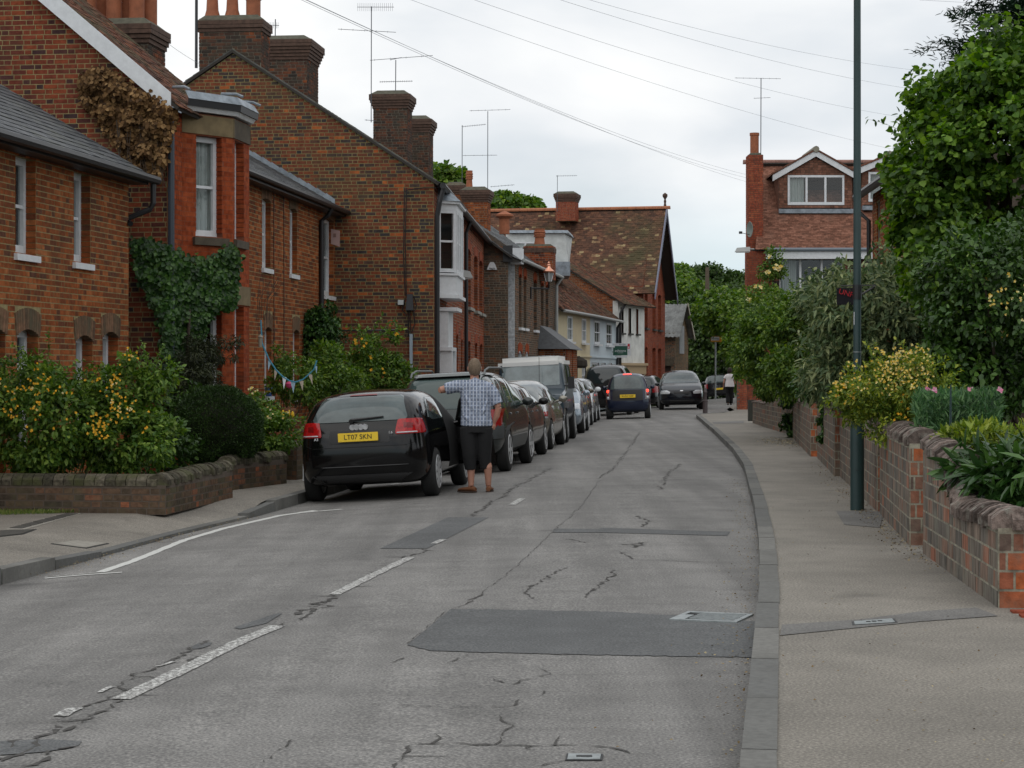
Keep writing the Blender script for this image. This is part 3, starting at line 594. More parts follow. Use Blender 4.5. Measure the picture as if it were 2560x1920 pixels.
# ---------------- garden walls ----------------
def gwall(P0, P1, hs, label, z0=.09, thick=.23, bm_=B_GD, course=.118, st=.225, hd=.075, endlen=None, cop=(.078, .30, .13), copm=None, nind=60, group=None, bond='flemish', cop_n=70, endbrick=None, left=True, far_end=False, mort=MORT_W, round_=False):
    f = Face(P0, P1, flip=left); t = thing('garden_wall', label, 'wall', (P0[0], P0[1], z0), group)
    us = [h[0]*f.L for h in hs]; hv = [h[1] for h in hs]; H = lambda u: float(np.interp(u, us, hv))
    n = 24; mb = MB()
    for i in range(n):
        a, b = f.L*i/n, f.L*(i+1)/n
        mb.hexa([f.pt(a, 0, z0), f.pt(b, 0, z0), f.pt(b, -thick, z0), f.pt(a, -thick, z0), f.pt(a, 0, z0+H(a)), f.pt(b, 0, z0+H(b)), f.pt(b, -thick, z0+H(b)), f.pt(a, -thick, z0+H(a))])
    mb.build('mortar', mort, t)
    def spans(z):
        r = []; c = None; q = 120
        for i in range(q+1):
            u = f.L*i/q; ok = z0+H(u) > z+.03
            if ok and c is None: c = u
            if (not ok or i == q) and c is not None: r.append((c, u)); c = None
        return r
    M = bricks(f, spans, z0, z0+max(hv), course, st, hd, bond, proud=.003, depth=.02, j=.016)
    e0 = Face(P0, np.array(P0)-f.N*(endlen or thick)) ; e0.N = -f.U
    ME = bricks(e0, lambda z: [(0.0, endlen or thick)] if z < z0+H(0) else [], z0, z0+H(0), course, st*.98, hd, bond, proud=.003, depth=.02, j=.016)
    pieces(t, 'brick', M, bm_, nind); pieces(t, 'end_brick', ME, B_EN if left else bm_, 30)
    if endlen and endlen > thick:
        q = MB(); e0.box(q, thick, endlen, 0, -thick, z0, z0+H(0)); q.build('mortar', mort, t)
    C = []; u = .01; cw, cd, chh = cop
    while u < f.L:
        a, b = u, min(f.L, u+cw); s = H(b)-H(a); L = math.hypot(b-a, s); ang = math.atan2(s, b-a)
        steps = max(1, int(round(L/cw)))
        for k in range(steps):
            tt = (k+.5)/steps; uu = a+(b-a)*tt; zz = z0+H(a)+s*tt
            U = np.array([*f.U, 0])*math.cos(ang)+np.array([0, 0, 1.])*math.sin(ang); Nn = np.array([*f.N, 0]); Z = np.array([0, 0, 1.])*math.cos(ang)-np.array([*f.U, 0])*math.sin(ang)
            jn = random.uniform(-.018, .018); jz = random.uniform(-.014, .010); tl = random.uniform(-.09, .09); Nn = Nn*math.cos(tl)+Z*math.sin(tl)*.6
            C.append(m4(U*(L/steps-.003), Nn*cd*random.uniform(.93, 1.04), Z*chh, np.array(f.pt(uu, -thick/2+jn, zz))+Z*(chh*.42+jz)))
        u += cw
    if endlen and endlen > thick:
        v = .04
        while v < endlen: C.append(m4(np.array([*e0.U, 0])*(cw-.008), np.array([*e0.N, 0])*cd, np.array([0, 0, chh]), e0.pt(v+cw, -thick/2, z0+H(0)+chh*.42))); v += cw
    pieces(t, 'coping_brick', C, copm or B_CO, cop_n, DV, DF); return t
RW = 'brick garden walls along the right pavement'
gwall((2.99, 12.3), (3.29, 16.0), [(0, .50), (.48, .46), (.53, .52), (.57, .64), (.61, .76), (.68, .80), (1, .86)], 'nearest right garden wall, low at the corner and curving up to a higher part', endlen=1.6, nind=140, cop_n=80)
gwall((3.33, 16.75), (3.77, 20.5), [(0, .86), (1, .88)], 'tall garden wall section between the green lamp post and the curved wall', nind=110, thick=.25)
gwall((3.80, 20.8), (4.56, 27.8), [(0, .90), (1, .93)], 'garden wall section behind the green lamp post under the honeysuckle', nind=60)
gwall((4.50, 27.9), (5.16, 33.8), [(0, .93), (1, .95)], 'garden wall section with hanging ivy beyond the green lamp post', nind=25)
gwall((5.12, 34.3), (6.4, 46), [(0, .92), (1, .84)], 'mossy garden wall with an end pillar, between two ivy curtains', nind=20)
gwall((6.42, 46.1), (6.62, 52), [(0, .92), (1, .9)], 'garden wall with a red rose leaning over it, past the second ivy', nind=0)
gwall((6.62, 52.05), (6.86, 57), [(0, .62), (1, .6)], 'lowest and farthest brown garden wall, next to the dark post', nind=0, cop=(.3, .26, .06))
gwall((-3.86, 22.3), (-3.52, 25.2), [(0, .33), (.5, .36), (1, .36)], 'low brick garden wall turning the corner below the yellow flowering bush', z0=-.045, bm_=B_LW, copm=B_CL, course=.075, hd=.1125, left=False, endlen=3.2, nind=150, cop=(.12, .25, .13), cop_n=60, mort=MORT_D)
gwall((-3.74, 26.7), (-3.2, 28.4), [(0, .36), (1, .36)], 'short low brick garden wall in front of the clipped round shrub', z0=-.045, bm_=B_LW, copm=B_CL, course=.075, hd=.1125, left=False, nind=60, cop=(.12, .25, .13), mort=MORT_D)
gwall((-3.15, 29.3), (-2.75, 31.8), [(0, .48), (1, .48)], 'low dark garden wall partly hidden behind the black hatchback', z0=-.045, bm_=B_LW, copm=B_CL, course=.075, hd=.1125, left=False, nind=30, cop=(.12, .25, .1), endlen=.9, mort=MORT_D)
t = thing('garden_post', 'short white painted post beside the low wall, left of the black hatchback', 'post', (PX(761, 29), 29, -.03)); mb = MB(); mb.box((PX(757, 29), 29, -.03), (PX(765, 29), 29.05, .46)); mb.build('post', WHITE, t)
# red tile path at the right edge
mb = []; 
for i in range(14):
    for k in range(8): mb.append(m4(np.array([.225, -.02, 0])*.97, np.array([.01, .1125, 0])*.95, np.array([0, 0, .03]), (3.12+.23*k+(.11 if i % 2 else 0), 12.05-.118*i*.9-.02*k, .098)))
t = thing('tile_path', 'red brick tiles laid flat by the near corner of the right garden wall', 'path', (3.3, 11.8, .1)); pieces(t, 'tile', mb, B_PI, 60)
t = thing('boundary_post', 'short dark post at the far end of the low brown wall', 'post', (6.95, 59, .1)); q = MB(); q.box((6.98, 59, .1), (7.2, 59.2, .72)); q.build('post', mat('dark_timber', (.03, .032, .025), .9), t)

# ---------------- house builders ----------------
def gutter(parent, A, B, z, r=.06, m=None):
    mb = MB(); mb.tube([(A[0], A[1], z), (B[0], B[1], z)], r, 8); return mb.build('gutter', m or GUT, parent)
def downpipe(parent, pts, r=.04, m=None):
    mb = MB(); mb.tube(pts, r, 8); return mb.build('downpipe', m or GUT, parent)
def chimney(house, c, U, a, b, z0, z1, bm_=B_CH, steps=3, pots=(), potr=.13, poth=.55, nind=60, mort=MORT_G, cap=True):
    """a: width across (perpendicular to the street), b: length along; near face looks at the viewer"""
    U = np.array(U, float); U /= np.hypot(*U); V = np.array([U[1], -U[0]])
    C = np.array(c, float)
    def P(s, t, g=0): q = C+V*(s*(a/2+g))+U*(t*(b/2+g)); return q
    mb = MB(); mb.hexa([(*P(i, k, -.004), z) for z in (z0, z1-.01) for i, k in ((-1, -1), (1, -1), (1, 1), (-1, 1))]); ch = mb.build('chimney', mort, house)
    M = []
    for g, za, zb in [(0, z0, z1)]+[(.03*(i+1), z1-.075*(2*steps-2*i)+.30*0-.075*1, z1-.075*(2*steps-2*i-1)+.0) for i in range(0)]:
        for A, B in ((P(-1, -1), P(1, -1)), (P(1, -1), P(1, 1)), (P(-1, 1), P(-1, -1))):
            f = Face(A, B); M += bricks(f, lambda z: [(0, f.L)], za, zb, proud=.006, depth=.02)
    pieces(ch, 'brick', M, bm_, nind)
    if steps:
        for i in range(steps+1):
            g = .028*(i+1) if i < steps else .028*steps; za = z1-.15-.078*(steps-i); zb = za+.07
            if i == steps: zb = z1-.06
            q = MB(); q.hexa([(*P(x, y, g), z) for z in (za, zb) for x, y in ((-1, -1), (1, -1), (1, 1), (-1, 1))]); q.build('corbel_course', mat('corbel', (.12, .07, .05), .9, noise=(12, .5)), ch)
    q = MB(); g = .028*steps
    q.hexa([(*P(x, y, g-.02), z1-.06) for x, y in ((-1, -1), (1, -1), (1, 1), (-1, 1))]+[(*P(x, y, -.1), z1+.07) for x, y in ((-1, -1), (1, -1), (1, 1), (-1, 1))]); q.build('flaunching', mat('lichen_mortar', (.11, .105, .075), .95, noise=(9, .4)), ch)
    for s, t_, kind in pots:
        p = P(0, 0)+V*s+U*t_; q = MB(); R = potr; h = poth
        pr = {'taper': [(R*1.15, 0), (R*1.1, .06), (R*.85, .2), (R*.72, h*.8), (R*.85, h*.82), (R*.85, h), (R*.7, h), (R*.68, h*.5)],
              'roll': [(R, 0), (R, h*.86), (R*1.12, h*.88), (R*1.12, h), (R*.8, h), (R*.8, h*.5)],
              'short': [(R, 0), (R, h*.55), (R*1.15, h*.56), (R*1.15, h*.7), (R*.8, h*.7), (R*.8, h*.3)],
              'ringed': [(R, 0), (R*.85, h*.4), (R*.8, h*.5), (R*1.05, h*.53), (R*1.05, h*.57), (R*.9, h*.6), (R*1.05, h*.64), (R*1.05, h*.7), (R*.9, h*.73), (R*1.05, h*.78), (R*1.05, h*.84), (R*.9, h*.88), (R*.95, h), (R*.6, h), (R*.6, h*.6)]}[kind]
        q.lathe(pr, (p[0], p[1], z1+.03), 18); q.build('chimney_pot', POT, ch, smooth=True)
    return ch
def body(parent, pts, z0, z1, m, name='structure'):
    """closed solid under the roof so that nothing is seen through"""
    n = len(pts); mb = MB(); mb.v = [(*p, z0) for p in pts]+[(*p, z1) for p in pts]; mb.f = [tuple(range(n))[::-1], tuple(range(n, 2*n))]+[(i, (i+1) % n, (i+1) % n+n, i+n) for i in range(n)]; mb.mi = [0]*len(mb.f)
    return mb.build(name, m, parent)
# ===== house 1: the near orange cottage =====
f1 = Face((-6.89, 20), (-5.58, 29.1)); h1 = thing('cottage', 'near orange brick cottage with slate roof and arched ground floor openings, at the left edge', 'house', (-6.89, 20, 0))
U3 = lambda f: np.array([*f.U, 0]); N3 = lambda f: np.array([*f.N, 0])
def hole(f, pa, pb, za, zb, rise=0): return (f.upx(pa), f.upx(pb), za, zb, rise)
H = [hole(f1, 38, 90, 3.03, 4.27), hole(f1, 184, 226, 3.03, 4.27), hole(f1, -70, 14, -.05, 2.1, .1), hole(f1, 42, 96, .0, 2.09, .1), hole(f1, 189, 232, .85, 2.05, .1), hole(f1, 256, 296, .85, 2.12, .1)]
wall(f1, h1, 0, f1.L, -.1, 4.5, H, B_OR, MORT_Y, nind=260, reveal=.16, arch_mat=B_ARCH)
for i, hh in enumerate(H):
    low = hh[3] < 3
    window(f1, h1, hh[0], hh[1], max(hh[2], 0), hh[3], rec=.15 if low else .13, bars=0 if low else 1, curtain=None if low else (.05, .4), transom=1.62 if i == 3 else 0, rail=not i == 3, sillm=False if i in (2, 3) else None, sw=.09)
e1 = Face(f1.pt(f1.L, 0, 0)[:2], f1.pt(f1.L, -8, 0)[:2]); body(h1, [f1.pt(u, n, 0)[:2] for u, n in ((0, -1.2), (f1.L-.01, -1.2), (f1.L-.01, -8), (0, -8))], -.1, 4.4, MORT_D); body(h1, [f1.pt(u, n, 0)[:2] for u, n in ((f1.L-.05, -.02), (f1.L, -.02), (f1.L, -1.3), (f1.L-.05, -1.3))], -.1, 4.5, MORT_D)
tp = .60; upv = -N3(f1)*math.cos(math.atan(tp))+np.array([0, 0, math.sin(math.atan(tp))])
A = np.array(f1.pt(-.5, .28, 4.40)); roof(h1, A, U3(f1)*(f1.L+.75), upv, 5.2, .25, .2, SLATE, BACK, 160, name='slate', th=.008, jag=.002)
mb = MB(); f1.box(mb, -.4, f1.L+.12, 0, .26, 4.28, 4.33); mb.build('soffit', GUT, h1)
gutter(h1, f1.pt(-.5, .33, 0), f1.pt(f1.L+.33, .33, 0), 4.36, .065)
q = lambda px, py, u: None
E = f1.pt(f1.L+.22, .30, 0); downpipe(h1, [(E[0], E[1], 4.34), (E[0], E[1], 4.02), (E[0]-.05, E[1], 3.93), (E[0]-.38, E[1]-.1, 3.78), (f1.pt(f1.L-.05, .05, 0)[0], f1.pt(f1.L-.05, .05, 0)[1], 3.7)], .042)
# ===== house 2: tall gable and canted bay =====
C2 = np.array([-5.17, 30.0]); f2 = Face(C2, C2+np.array([.125, 1])*3.55); h2 = thing('house', 'red brick gabled house with two-storey canted bay and creeper on its side wall', 'house', (C2[0], C2[1], 0))
g2 = Face(C2+(-f2.N)*7.2, C2); g2.N = -f2.U
wall(g2, h2, 0, g2.L, -.1, 5.55, [], B_DK, MORT_Y, gable=(g2.L/2, 5.55+.84*3.6), nind=200)
S2 = 3.6/math.cos(math.atan(.84)); up2 = -N3(f2)*math.cos(math.atan(.84))+np.array([0, 0, math.sin(math.atan(.84))])
A = np.array(f2.pt(-.14, .22, 5.50)); roof(h2, A, U3(f2)*4.0, up2, S2+.3, .165, .1, T_BR, BACK, 120, name='roof_tile', th=.014, jag=.006)
A2 = np.array(f2.pt(-.14, -7.42, 5.50)); up2b = N3(f2)*math.cos(math.atan(.84))+np.array([0, 0, math.sin(math.atan(.84))]); roof(h2, A2, U3(f2)*4.0, up2b, S2+.3, .165, .1, T_BR, BACK, 0)
mb = MB(); a = f2.pt(-.17, .10, 5.42); b = f2.pt(-.17, -3.6, 5.42+.84*3.7)
for s, e in ((a, b),):
    s, e = np.array(s), np.array(e); w = np.array([0, 0, .30]); d = U3(f2)*.03
    mb.hexa([tuple(s), tuple(s+d), tuple(e+d), tuple(e), tuple(s+w), tuple(s+w+d), tuple(e+w+d), tuple(e+w)])
mb.build('bargeboard', WHITE, h2)
body(h2, [f2.pt(u, n, 0)[:2] for u, n in ((.02, -.3), (3.5, -.3), (3.5, -7.1), (.02, -7.1))], -.1, 5.5, MORT_D)
f2s = [(0, .78), (3.3, 3.55)]
wall(f2, h2, 0, f2.L, -.1, 5.5, [], B_RD, MORT_D, nind=30, j=.008)
downpipe(h2, [(C2[0]+.07, 29.93, 5.3), (C2[0]+.07, 29.93, -.05)], .05, mat('dark_blue_pipe', (.035, .045, .06), .5))
# canted bay
pA = np.array(f2.pt(.76, 0, 0)[:2]); pB = np.array([-4.40, 31.55]); pC = np.array([-4.27, 32.50]); pD = np.array(f2.pt(3.45, 0, 0)[:2])
bay = [Face(pA, pB), Face(pB, pC), Face(pC, pD)]
for i, fb in enumerate(bay):
    wl = fb.L; m1 = .27 if i == 0 else (.09 if i == 1 else .3); m2 = wl-(.27 if i == 0 else .33)
    if i == 0: m1, m2 = fb.upx(489), fb.upx(556)
    if i == 1: m1, m2 = fb.upx(586.5), fb.upx(610)
    if i == 2: m1, m2 = .25, wl-.25
    hs = [(m1, m2, 3.66, 5.22, 0), (m1, m2, .95, 2.60, 0)]
    wall(fb, h2, 0, wl, -.1, 5.56, hs, B_RD, mat('red_mortar', (.22, .075, .04), .95, noise=(8, .3)), nind=70 if i == 0 else 40, bond='flemish', proud=.001, reveal=.12, j=.006)
    for hh in hs: window(fb, h2, hh[0], hh[1], hh[2], hh[3], rec=.13, curtain=(0, 1) if hh[2] > 3 else (0, .8), sillm=False, sw=.075 if i == 0 else .09)
    mb = MB(); fb.box(mb, -.015, wl+.015, .003, .02, 5.24, 5.54); mb.build('lintel', STONE if i == 0 else STONE2, h2)
    mb = MB(); fb.box(mb, m1-.06, m2+.1, -.1, .06, 3.52, 3.64); mb.build('sill', STONE2, h2)
    mb = MB(); fb.box(mb, -.015, wl+.015, .003, .02, 2.62, 2.92); mb.build('lintel', STONE, h2)
bp = [pA, pB, pC, pD]; cc = (pA+pD)/2
def ring(g, z):
    n = [bay[0].N, (bay[0].N+bay[1].N), (bay[1].N+bay[2].N), bay[2].N]; r = []
    for p, q in zip(bp, n): q = q/np.hypot(*q); r.append((*(p+q*g*1.08), z))
    return r
for g0, g1, za, zb, m_, nm in ((.06, .10, 5.58, 5.645, WHITE, 'cornice'), (.13, .14, 5.645, 5.75, GUT, 'gutter'), (.15, .07, 5.75, 5.88, LEAD, 'lead_roof')):
    mb = MB(); a, b = ring(g0, za), ring(g1, zb); mb.v = a+b; mb.f = [(0, 3, 2, 1), (4, 5, 6, 7)]+[(i, (i+1) % 4, (i+1) % 4+4, i+4) for i in range(4)]; mb.mi = [0]*6; mb.build(nm, m_, h2)
for p, q in zip(ring(.17, 5.86), ring(-.2, 6.05)): mb = MB(); mb.tube([(p[0], p[1], 5.88), (p[0]*.7+q[0]*.3, p[1]*.7+q[1]*.3, 5.93), (q[0], q[1], 5.95)], .022, 6); mb.build('lead_roll', LEAD, h2, smooth=True)
# ===== house 3: terrace =====
f3 = Face((-4.93, 33.4), (-3.82, 43.3)); h3 = thing('terraced_house', 'orange brick terrace with slate roof between the bay house and the big gable', 'house', (-4.93, 33.4, 0))
H = [hole(f3, 648, 677, 3.46, 4.75, .05), hole(f3, 718, 743, 3.46, 4.75, .05), hole(f3, 803, 834, 3.17, 4.82, .05), hole(f3, 654, 679, 1.1, 2.38, .08), hole(f3, 726, 748, 1.05, 2.38, .08)]
H = [(a+.22, b, c, d, e) for a, b, c, d, e in H]
wall(f3, h3, 0, f3.L, -.1, 5.1, H, B_OR, MORT_Y, nind=200, reveal=.14, arch_mat=B_ARCH)
for i, hh in enumerate(H): window(f3, h3, hh[0], hh[1], hh[2], hh[3], rec=.10, bars=1 if i == 2 else 0, curtain=(0, .5), sw=.085)
body(h3, [f3.pt(u, n, 0)[:2] for u, n in ((0.02, -1.2), (f3.L-.02, -1.2), (f3.L-.02, -8), (.02, -8))], -.1, 4.9, MORT_D)
tp = .57; up3 = -N3(f3)*math.cos(math.atan(tp))+np.array([0, 0, math.sin(math.atan(tp))])
A = np.array(f3.pt(.1, .25, 5.03)); roof(h3, A, U3(f3)*(f3.L-.15), up3, 4.5, .25, .2, SLATE, BACK, 120, name='slate', th=.008, jag=.002)
gutter(h3, f3.pt(.1, .3, 0), f3.pt(f3.L, .3, 0), 4.99, .055)
mb = MB(); f3.box(mb, 0, f3.L, 0, .24, 4.9, 4.95); mb.build('soffit', GUT, h3)
u = f3.upx(797); downpipe(h3, [f3.pt(u, .28, 4.97), f3.pt(u, .2, 4.8), f3.pt(u, .06, 4.7), f3.pt(u, .06, 0)], .05)
for u in (f3.upx(683), f3.upx(708)): mb = MB(); mb.tube([f3.pt(u, .012, 4.9), f3.pt(u+.02, .012, 2.6), f3.pt(u, .012, .5)], .008, 5); mb.build('cable', BLK, h3)
t = thing('alarm_box', 'small faded pink alarm box on the brick corner by the big gable', 'alarm box', f3.pt(f3.L-.2, .1, 4.35)); mb = MB(); x, y = PX(838, 42.6), 42.6; mb.hexa([(x-.09, y, 4.28), (x+.09, y, 4.22), (x+.09, y+.12, 4.22), (x-.09, y+.12, 4.28), (x-.09, y, 4.6), (x+.09, y, 4.56), (x+.09, y+.12, 4.56), (x-.09, y+.12, 4.6)]); mb.build('case', mat('faded_pink', (.42, .27, .25), .7), t); mb = MB(); mb.box((x-.04, y-.008, 4.42), (x+.02, y-.001, 4.5)); mb.build('louvre', mat('brown_plastic', (.22, .12, .10), .7), t)
# ===== house 4: big gable =====
C4 = np.array([-1.68, 43.0]); f4 = Face(C4, (-.86, 62)); g4 = Face(C4+(-f3.N)*8.8, C4); g4.N = -f3.U
MORT_O = mat('olive_mortar', (.27, .225, .10), .95, noise=(3, .4))
h4 = thing('house', 'tall brown and red brick house with a huge blank gable wall and white oriel window', 'house', (C4[0], C4[1], 0))
apz = 5.62+.65*4.4
wall(g4, h4, 0, g4.L, -.1, 5.62, [], B_GA, MORT_O, gable=(g4.L/2, apz), nind=300)
n4 = -f3.N; rU = f3.U; S4 = 4.55/math.cos(math.atan(.65)); up4 = np.array([*n4, 0])*math.cos(math.atan(.65))+np.array([0, 0, math.sin(math.atan(.65))]); up4b = np.array([*(-n4), 0])*math.cos(math.atan(.65))+np.array([0, 0, math.sin(math.atan(.65))])
A = np.array([*(C4-n4*.12-rU*.06), 5.60]); roof(h4, A, np.array([*f4.U, 0])*19.2, up4, S4, .25, .2, SLATE, BACK, 0, name='slate')
A = np.array([*(C4+n4*8.95-rU*.06), 5.60]); roof(h4, A, np.array([*rU, 0])*19.2, up4b, S4, .25, .2, SLATE, BACK, 0, name='slate')
mb = MB()
for a, b in (((-.05), 4.42), (8.85, 4.38)):
    p = np.array([*(C4+n4*a-rU*.05), 5.63]); e = np.array([*(C4+n4*b-rU*.05), apz+.05]); w = np.array([0, 0, .055]); d = np.array([*rU, 0])*.12
    mb.hexa([tuple(p), tuple(p+d), tuple(e+d), tuple(e), tuple(p+w), tuple(p+w+d), tuple(e+w+d), tuple(e+w)])
mb.build('verge', mat('verge_mortar', (.23, .21, .15), .9, noise=(6, .4)), h4)
H = [(f4.upx(1166), f4.upx(1177), 3.3, 4.9, .1), (f4.upx(1185), f4.upx(1194), 3.3, 4.9, .1), (f4.upx(1198), f4.upx(1206), 3.3, 4.9, .1), (f4.upx(1140), f4.upx(1145), .9, 2.5, .08), (f4.upx(1152), f4.upx(1156), .9, 2.4, .08), (f4.upx(1168), f4.upx(1176), .9, 2.4, .08), (f4.upx(1187), f4.upx(1193), .9, 2.4, .08), (f4.upx(1199), f4.upx(1206), .9, 2.4, .08)]
wall(f4, h4, 0, f4.L, -.1, 5.6, H, B_MX, MORT_G, nind=20, arch_mat=B_PI, reveal=.16)
for hh in H: window(f4, h4, *hh[:4], rec=.15, sillm=mat('grey_sill', (.25, .25, .22), .8), sw=.05, sill_out=.12)
body(h4, [f4.pt(u, n, 0)[:2] for u, n in ((.25, -1.3), (f4.L-.1, -1.3), (f4.L-.1, -8), (1.2, -8))], -.1, 5.5, MORT_D)
gutter(h4, f4.pt(-.05, .2, 0), f4.pt(f4.L, .2, 0), 5.55, .07); downpipe(h4, [f4.pt(.05, .2, 5.5), f4.pt(.02, .12, 5.2), f4.pt(.02, .07, 4.9), f4.pt(.06, .07, 0)], .055); u = f4.upx(1158); downpipe(h4, [f4.pt(u, .2, 5.5), f4.pt(u, .08, 5.2), f4.pt(u, .08, 0)], .05)
# oriel
of = [Face(f4.pt(1.0, 0, 0)[:2], f4.pt(1.25, .40, 0)[:2]), Face(f4.pt(1.25, .40, 0)[:2], f4.pt(3.35, .40, 0)[:2]), Face(f4.pt(3.35, .4, 0)[:2], f4.pt(3.6, 0, 0)[:2])]
for i, fo in enumerate(of):
    mb = MB(); fo.box(mb, 0, fo.L, -.04, 0, 3.25, 3.72);  fo.box(mb, -.02, fo.L+.02, 0, .05, 3.68, 3.73); mb.build('oriel_panel', WHITE, h4); mb = MB(); fo.box(mb, 0, fo.L, -.04, .001, 5.12, 5.3); fo.box(mb, -.02, fo.L+.02, 0, .07, 5.26, 5.32); mb.build('oriel_head', WHITE, h4)
    if i != 1: window(fo, h4, .02, fo.L-.02, 3.75, 5.12, rec=0, sillm=False, sw=.06, name='oriel_window')
    else:
        for k in range(3): window(fo, h4, .1+k*.66, .1+k*.66+.6, 3.75, 5.12, rec=0, sillm=False, sw=.06, name='oriel_window')
        mb = MB(); [fo.box(mb, x, x+.1, -.05, .012, 3.72, 5.12) for x in (0, .66+.04, 1.32+.04, 2.0)]; mb.build('mullion', WHITE, h4)
mb = MB(); pr = [f4.pt(.9, 0, 5.32), f4.pt(1.18, .5, 5.32), f4.pt(3.42, .5, 5.32), f4.pt(3.7, 0, 5.32)]; tp_ = [f4.pt(1.1, 0, 5.62), f4.pt(1.35, .18, 5.6), f4.pt(3.25, .18, 5.6), f4.pt(3.5, 0, 5.62)]
mb.v = pr+tp_; mb.f = [(0, 3, 2, 1), (4, 5, 6, 7)]+[(i, (i+1) % 4, (i+1) % 4+4, i+4) for i in range(4)]; mb.mi = [0]*6; mb.build('lead_roof', LEAD, h4)
mb = MB(); pr = [f4.pt(.95, 0, 3.18), f4.pt(1.2, .46, 3.18), f4.pt(3.4, .46, 3.18), f4.pt(3.65, 0, 3.18)]; mb.v = pr+[(a, b, 3.26) for a, b, c in pr]; mb.f = [(0, 3, 2, 1), (4, 5, 6, 7)]+[(i, (i+1) % 4, (i+1) % 4+4, i+4) for i in range(4)]; mb.mi = [0]*6; mb.build('oriel_base', WHITE, h4)
mb = MB(); f4.box(mb, 1.25, 2.65, 0, .22, 2.1, 2.9); f4.box(mb, 1.2, 2.7, 0, .42, 2.9, 2.98); f4.box(mb, 1.22, 2.68, 0, .3, 2.02, 2.1); f4.box(mb, 1.28, 1.5, 0, .3, -.03, 2.02); f4.box(mb, 2.4, 2.62, 0, .3, -.03, 2.02); f4.box(mb, 1.5, 2.4, 0, .05, -.03, 2.02); mb.build('door_surround', WHITE, h4)
# chimneys of house 4
R4 = lambda Y: -6.05+.115*(Y-43.5)
ch = chimney(h4, (PX(581, 43.6), 43.95), f3.U, 1.38, .8, 7.6, 9.27, steps=2, pots=[(-.5, 0, 'taper'), (-.05, 0, 'taper'), (.42, 0, 'short')], potr=.16, poth=.75, nind=150)
chimney(h4, (PX(722, 49.3), 49.5), f3.U, 1.16, 1.3, 7.4, 9.72, steps=5, nind=60)
chimney(h4, (PX(982, 58), 58), f3.U, .98, .9, 6.6, 9.6, steps=4, nind=20)
chimney(h4, (PX(1047, 61), 61.3), f3.U, .72, .9, 6.2, 9.3, steps=4, nind=0)
chimney(h2, (PX(291, 34.6), 35.1), f2.U, 1.25, 1.0, 6.0, 7.62, steps=3, pots=[(-.57, -.1, 'roll'), (-.11, -.1, 'roll'), (.30, -.1, 'roll'), (-.47, .25, 'roll'), (-.02, .25, 'roll'), (.42, .25, 'roll')], potr=.135, poth=.8, nind=60)
# lead flashing stepped along the gable
mb = MB()
for k in range(22):
    s0, s1 = k*.2, (k+1)*.2; n = .06+s0; z = 5.05+(.25+n)*.57*1.0; zz = z+.57*.2
    a = g4.pt(g4.L-2.1-n-.2+.0, .012, 0); b = g4.pt(g4.L-2.1-n, .012, 0)
    mb.add([(a[0], a[1], z+.04), (b[0], b[1], z-.08), (b[0], b[1], z+.06), (a[0]+.0, a[1], z+.20)], [(0, 1, 2, 3)])
mb.build('lead_flashing', LEAD, h3)
# ===== house 6: brown brick house with white painted end strip =====
def gable_roof(parent, f, a0, a1, z, tp, depth, m, w=.2, g=.12, nind=0, over=.25, back=True, name='roof_tile', th=.014, jag=.005):
    """roof over the facade f from u=a0 to a1; ridge at depth/2"""
    c, s = math.cos(math.atan(tp)), math.sin(math.atan(tp)); up = -N3(f)*c+np.array([0, 0, s]); up_b = N3(f)*c+np.array([0, 0, s]); S = (depth/2+over)/c
    roof(parent, np.array(f.pt(a0, over, z-over*tp)), U3(f)*(a1-a0), up, S, w, g, m, BACK, nind, name=name, th=th, jag=jag)
    if back: roof(parent, np.array(f.pt(a0, -depth-over, z-over*tp)), U3(f)*(a1-a0), up_b, S, w, g, m, BACK, 0, name=name, th=th, jag=jag)
def gable_end(f, depth, u=0, sgn=1):
    """wall plane at the end of a facade, looking back at the viewer"""
    A = f.pt(u, -depth, 0)[:2]; B = f.pt(u, 0, 0)[:2]; g = Face(A, B); g.N = -f.U*sgn; return g
h6 = thing('house', 'brown brick house with round-headed windows, white painted end strip and small slate-roofed porch', 'house', (.0, 62, 0))
g5 = Face((-2.6, 62.05), (-.12, 61.75)); wall(g5, h6, 0, g5.L, -.1, 5.0, [], B_BR, MORT_G, nind=12); body(h6, [(-2.55, 62.1), (-.14, 61.8), (-.12, 64), (-2.5, 64)], -.1, 5.0, MORT_D)
mb = MB(); v = [(-2.6, 62.05, 5.0), (-.12, 61.75, 5.0), (-.12, 61.75, 5.42), (-.8, 61.83, 5.9), (-2.6, 62.05, 6.9)]; mb.add(v, [(0, 1, 2, 3, 4)]); mb.build('wall', MORT_D, h6)
M = bricks(g5, lambda z: [(0.0, min(g5.L, g5.L-(z-5.35)*1.55))], 5.0, 6.6); pieces(h6, 'brick', M, B_BR, 0)
f6 = Face((.09, 64.0), (1.62, 75.6)); gw = gable_end(f6, 3)
wall(gw, h6, 0, 3, -.1, 5.2, [], B_WH, B_WH, nind=10)
H = [hole(f6, pa, pb, 3.0, 4.75, .12) for pa, pb in ((1297, 1304), (1309, 1316), (1334, 1342), (1352, 1359), (1364, 1371))]+[hole(f6, pa, pb, .8, 2.25, .12) for pa, pb in ((1295, 1305), (1314, 1321))]
wall(f6, h6, 0, f6.L, -.1, 5.25, H, B_BR, MORT_G, nind=12, arch_mat=B_RD, reveal=.2)
for hh in H: window(f6, h6, *hh[:4], rec=.2 if hh[2] > 2 else .02, sillm=WHITE, sw=.06, sill_out=.1)
body(h6, [f6.pt(u, n, 0)[:2] for u, n in ((.1, -1.3), (11.5, -1.3), (11.5, -7.5), (.1, -7.5))], -.1, 5.1, MORT_D)
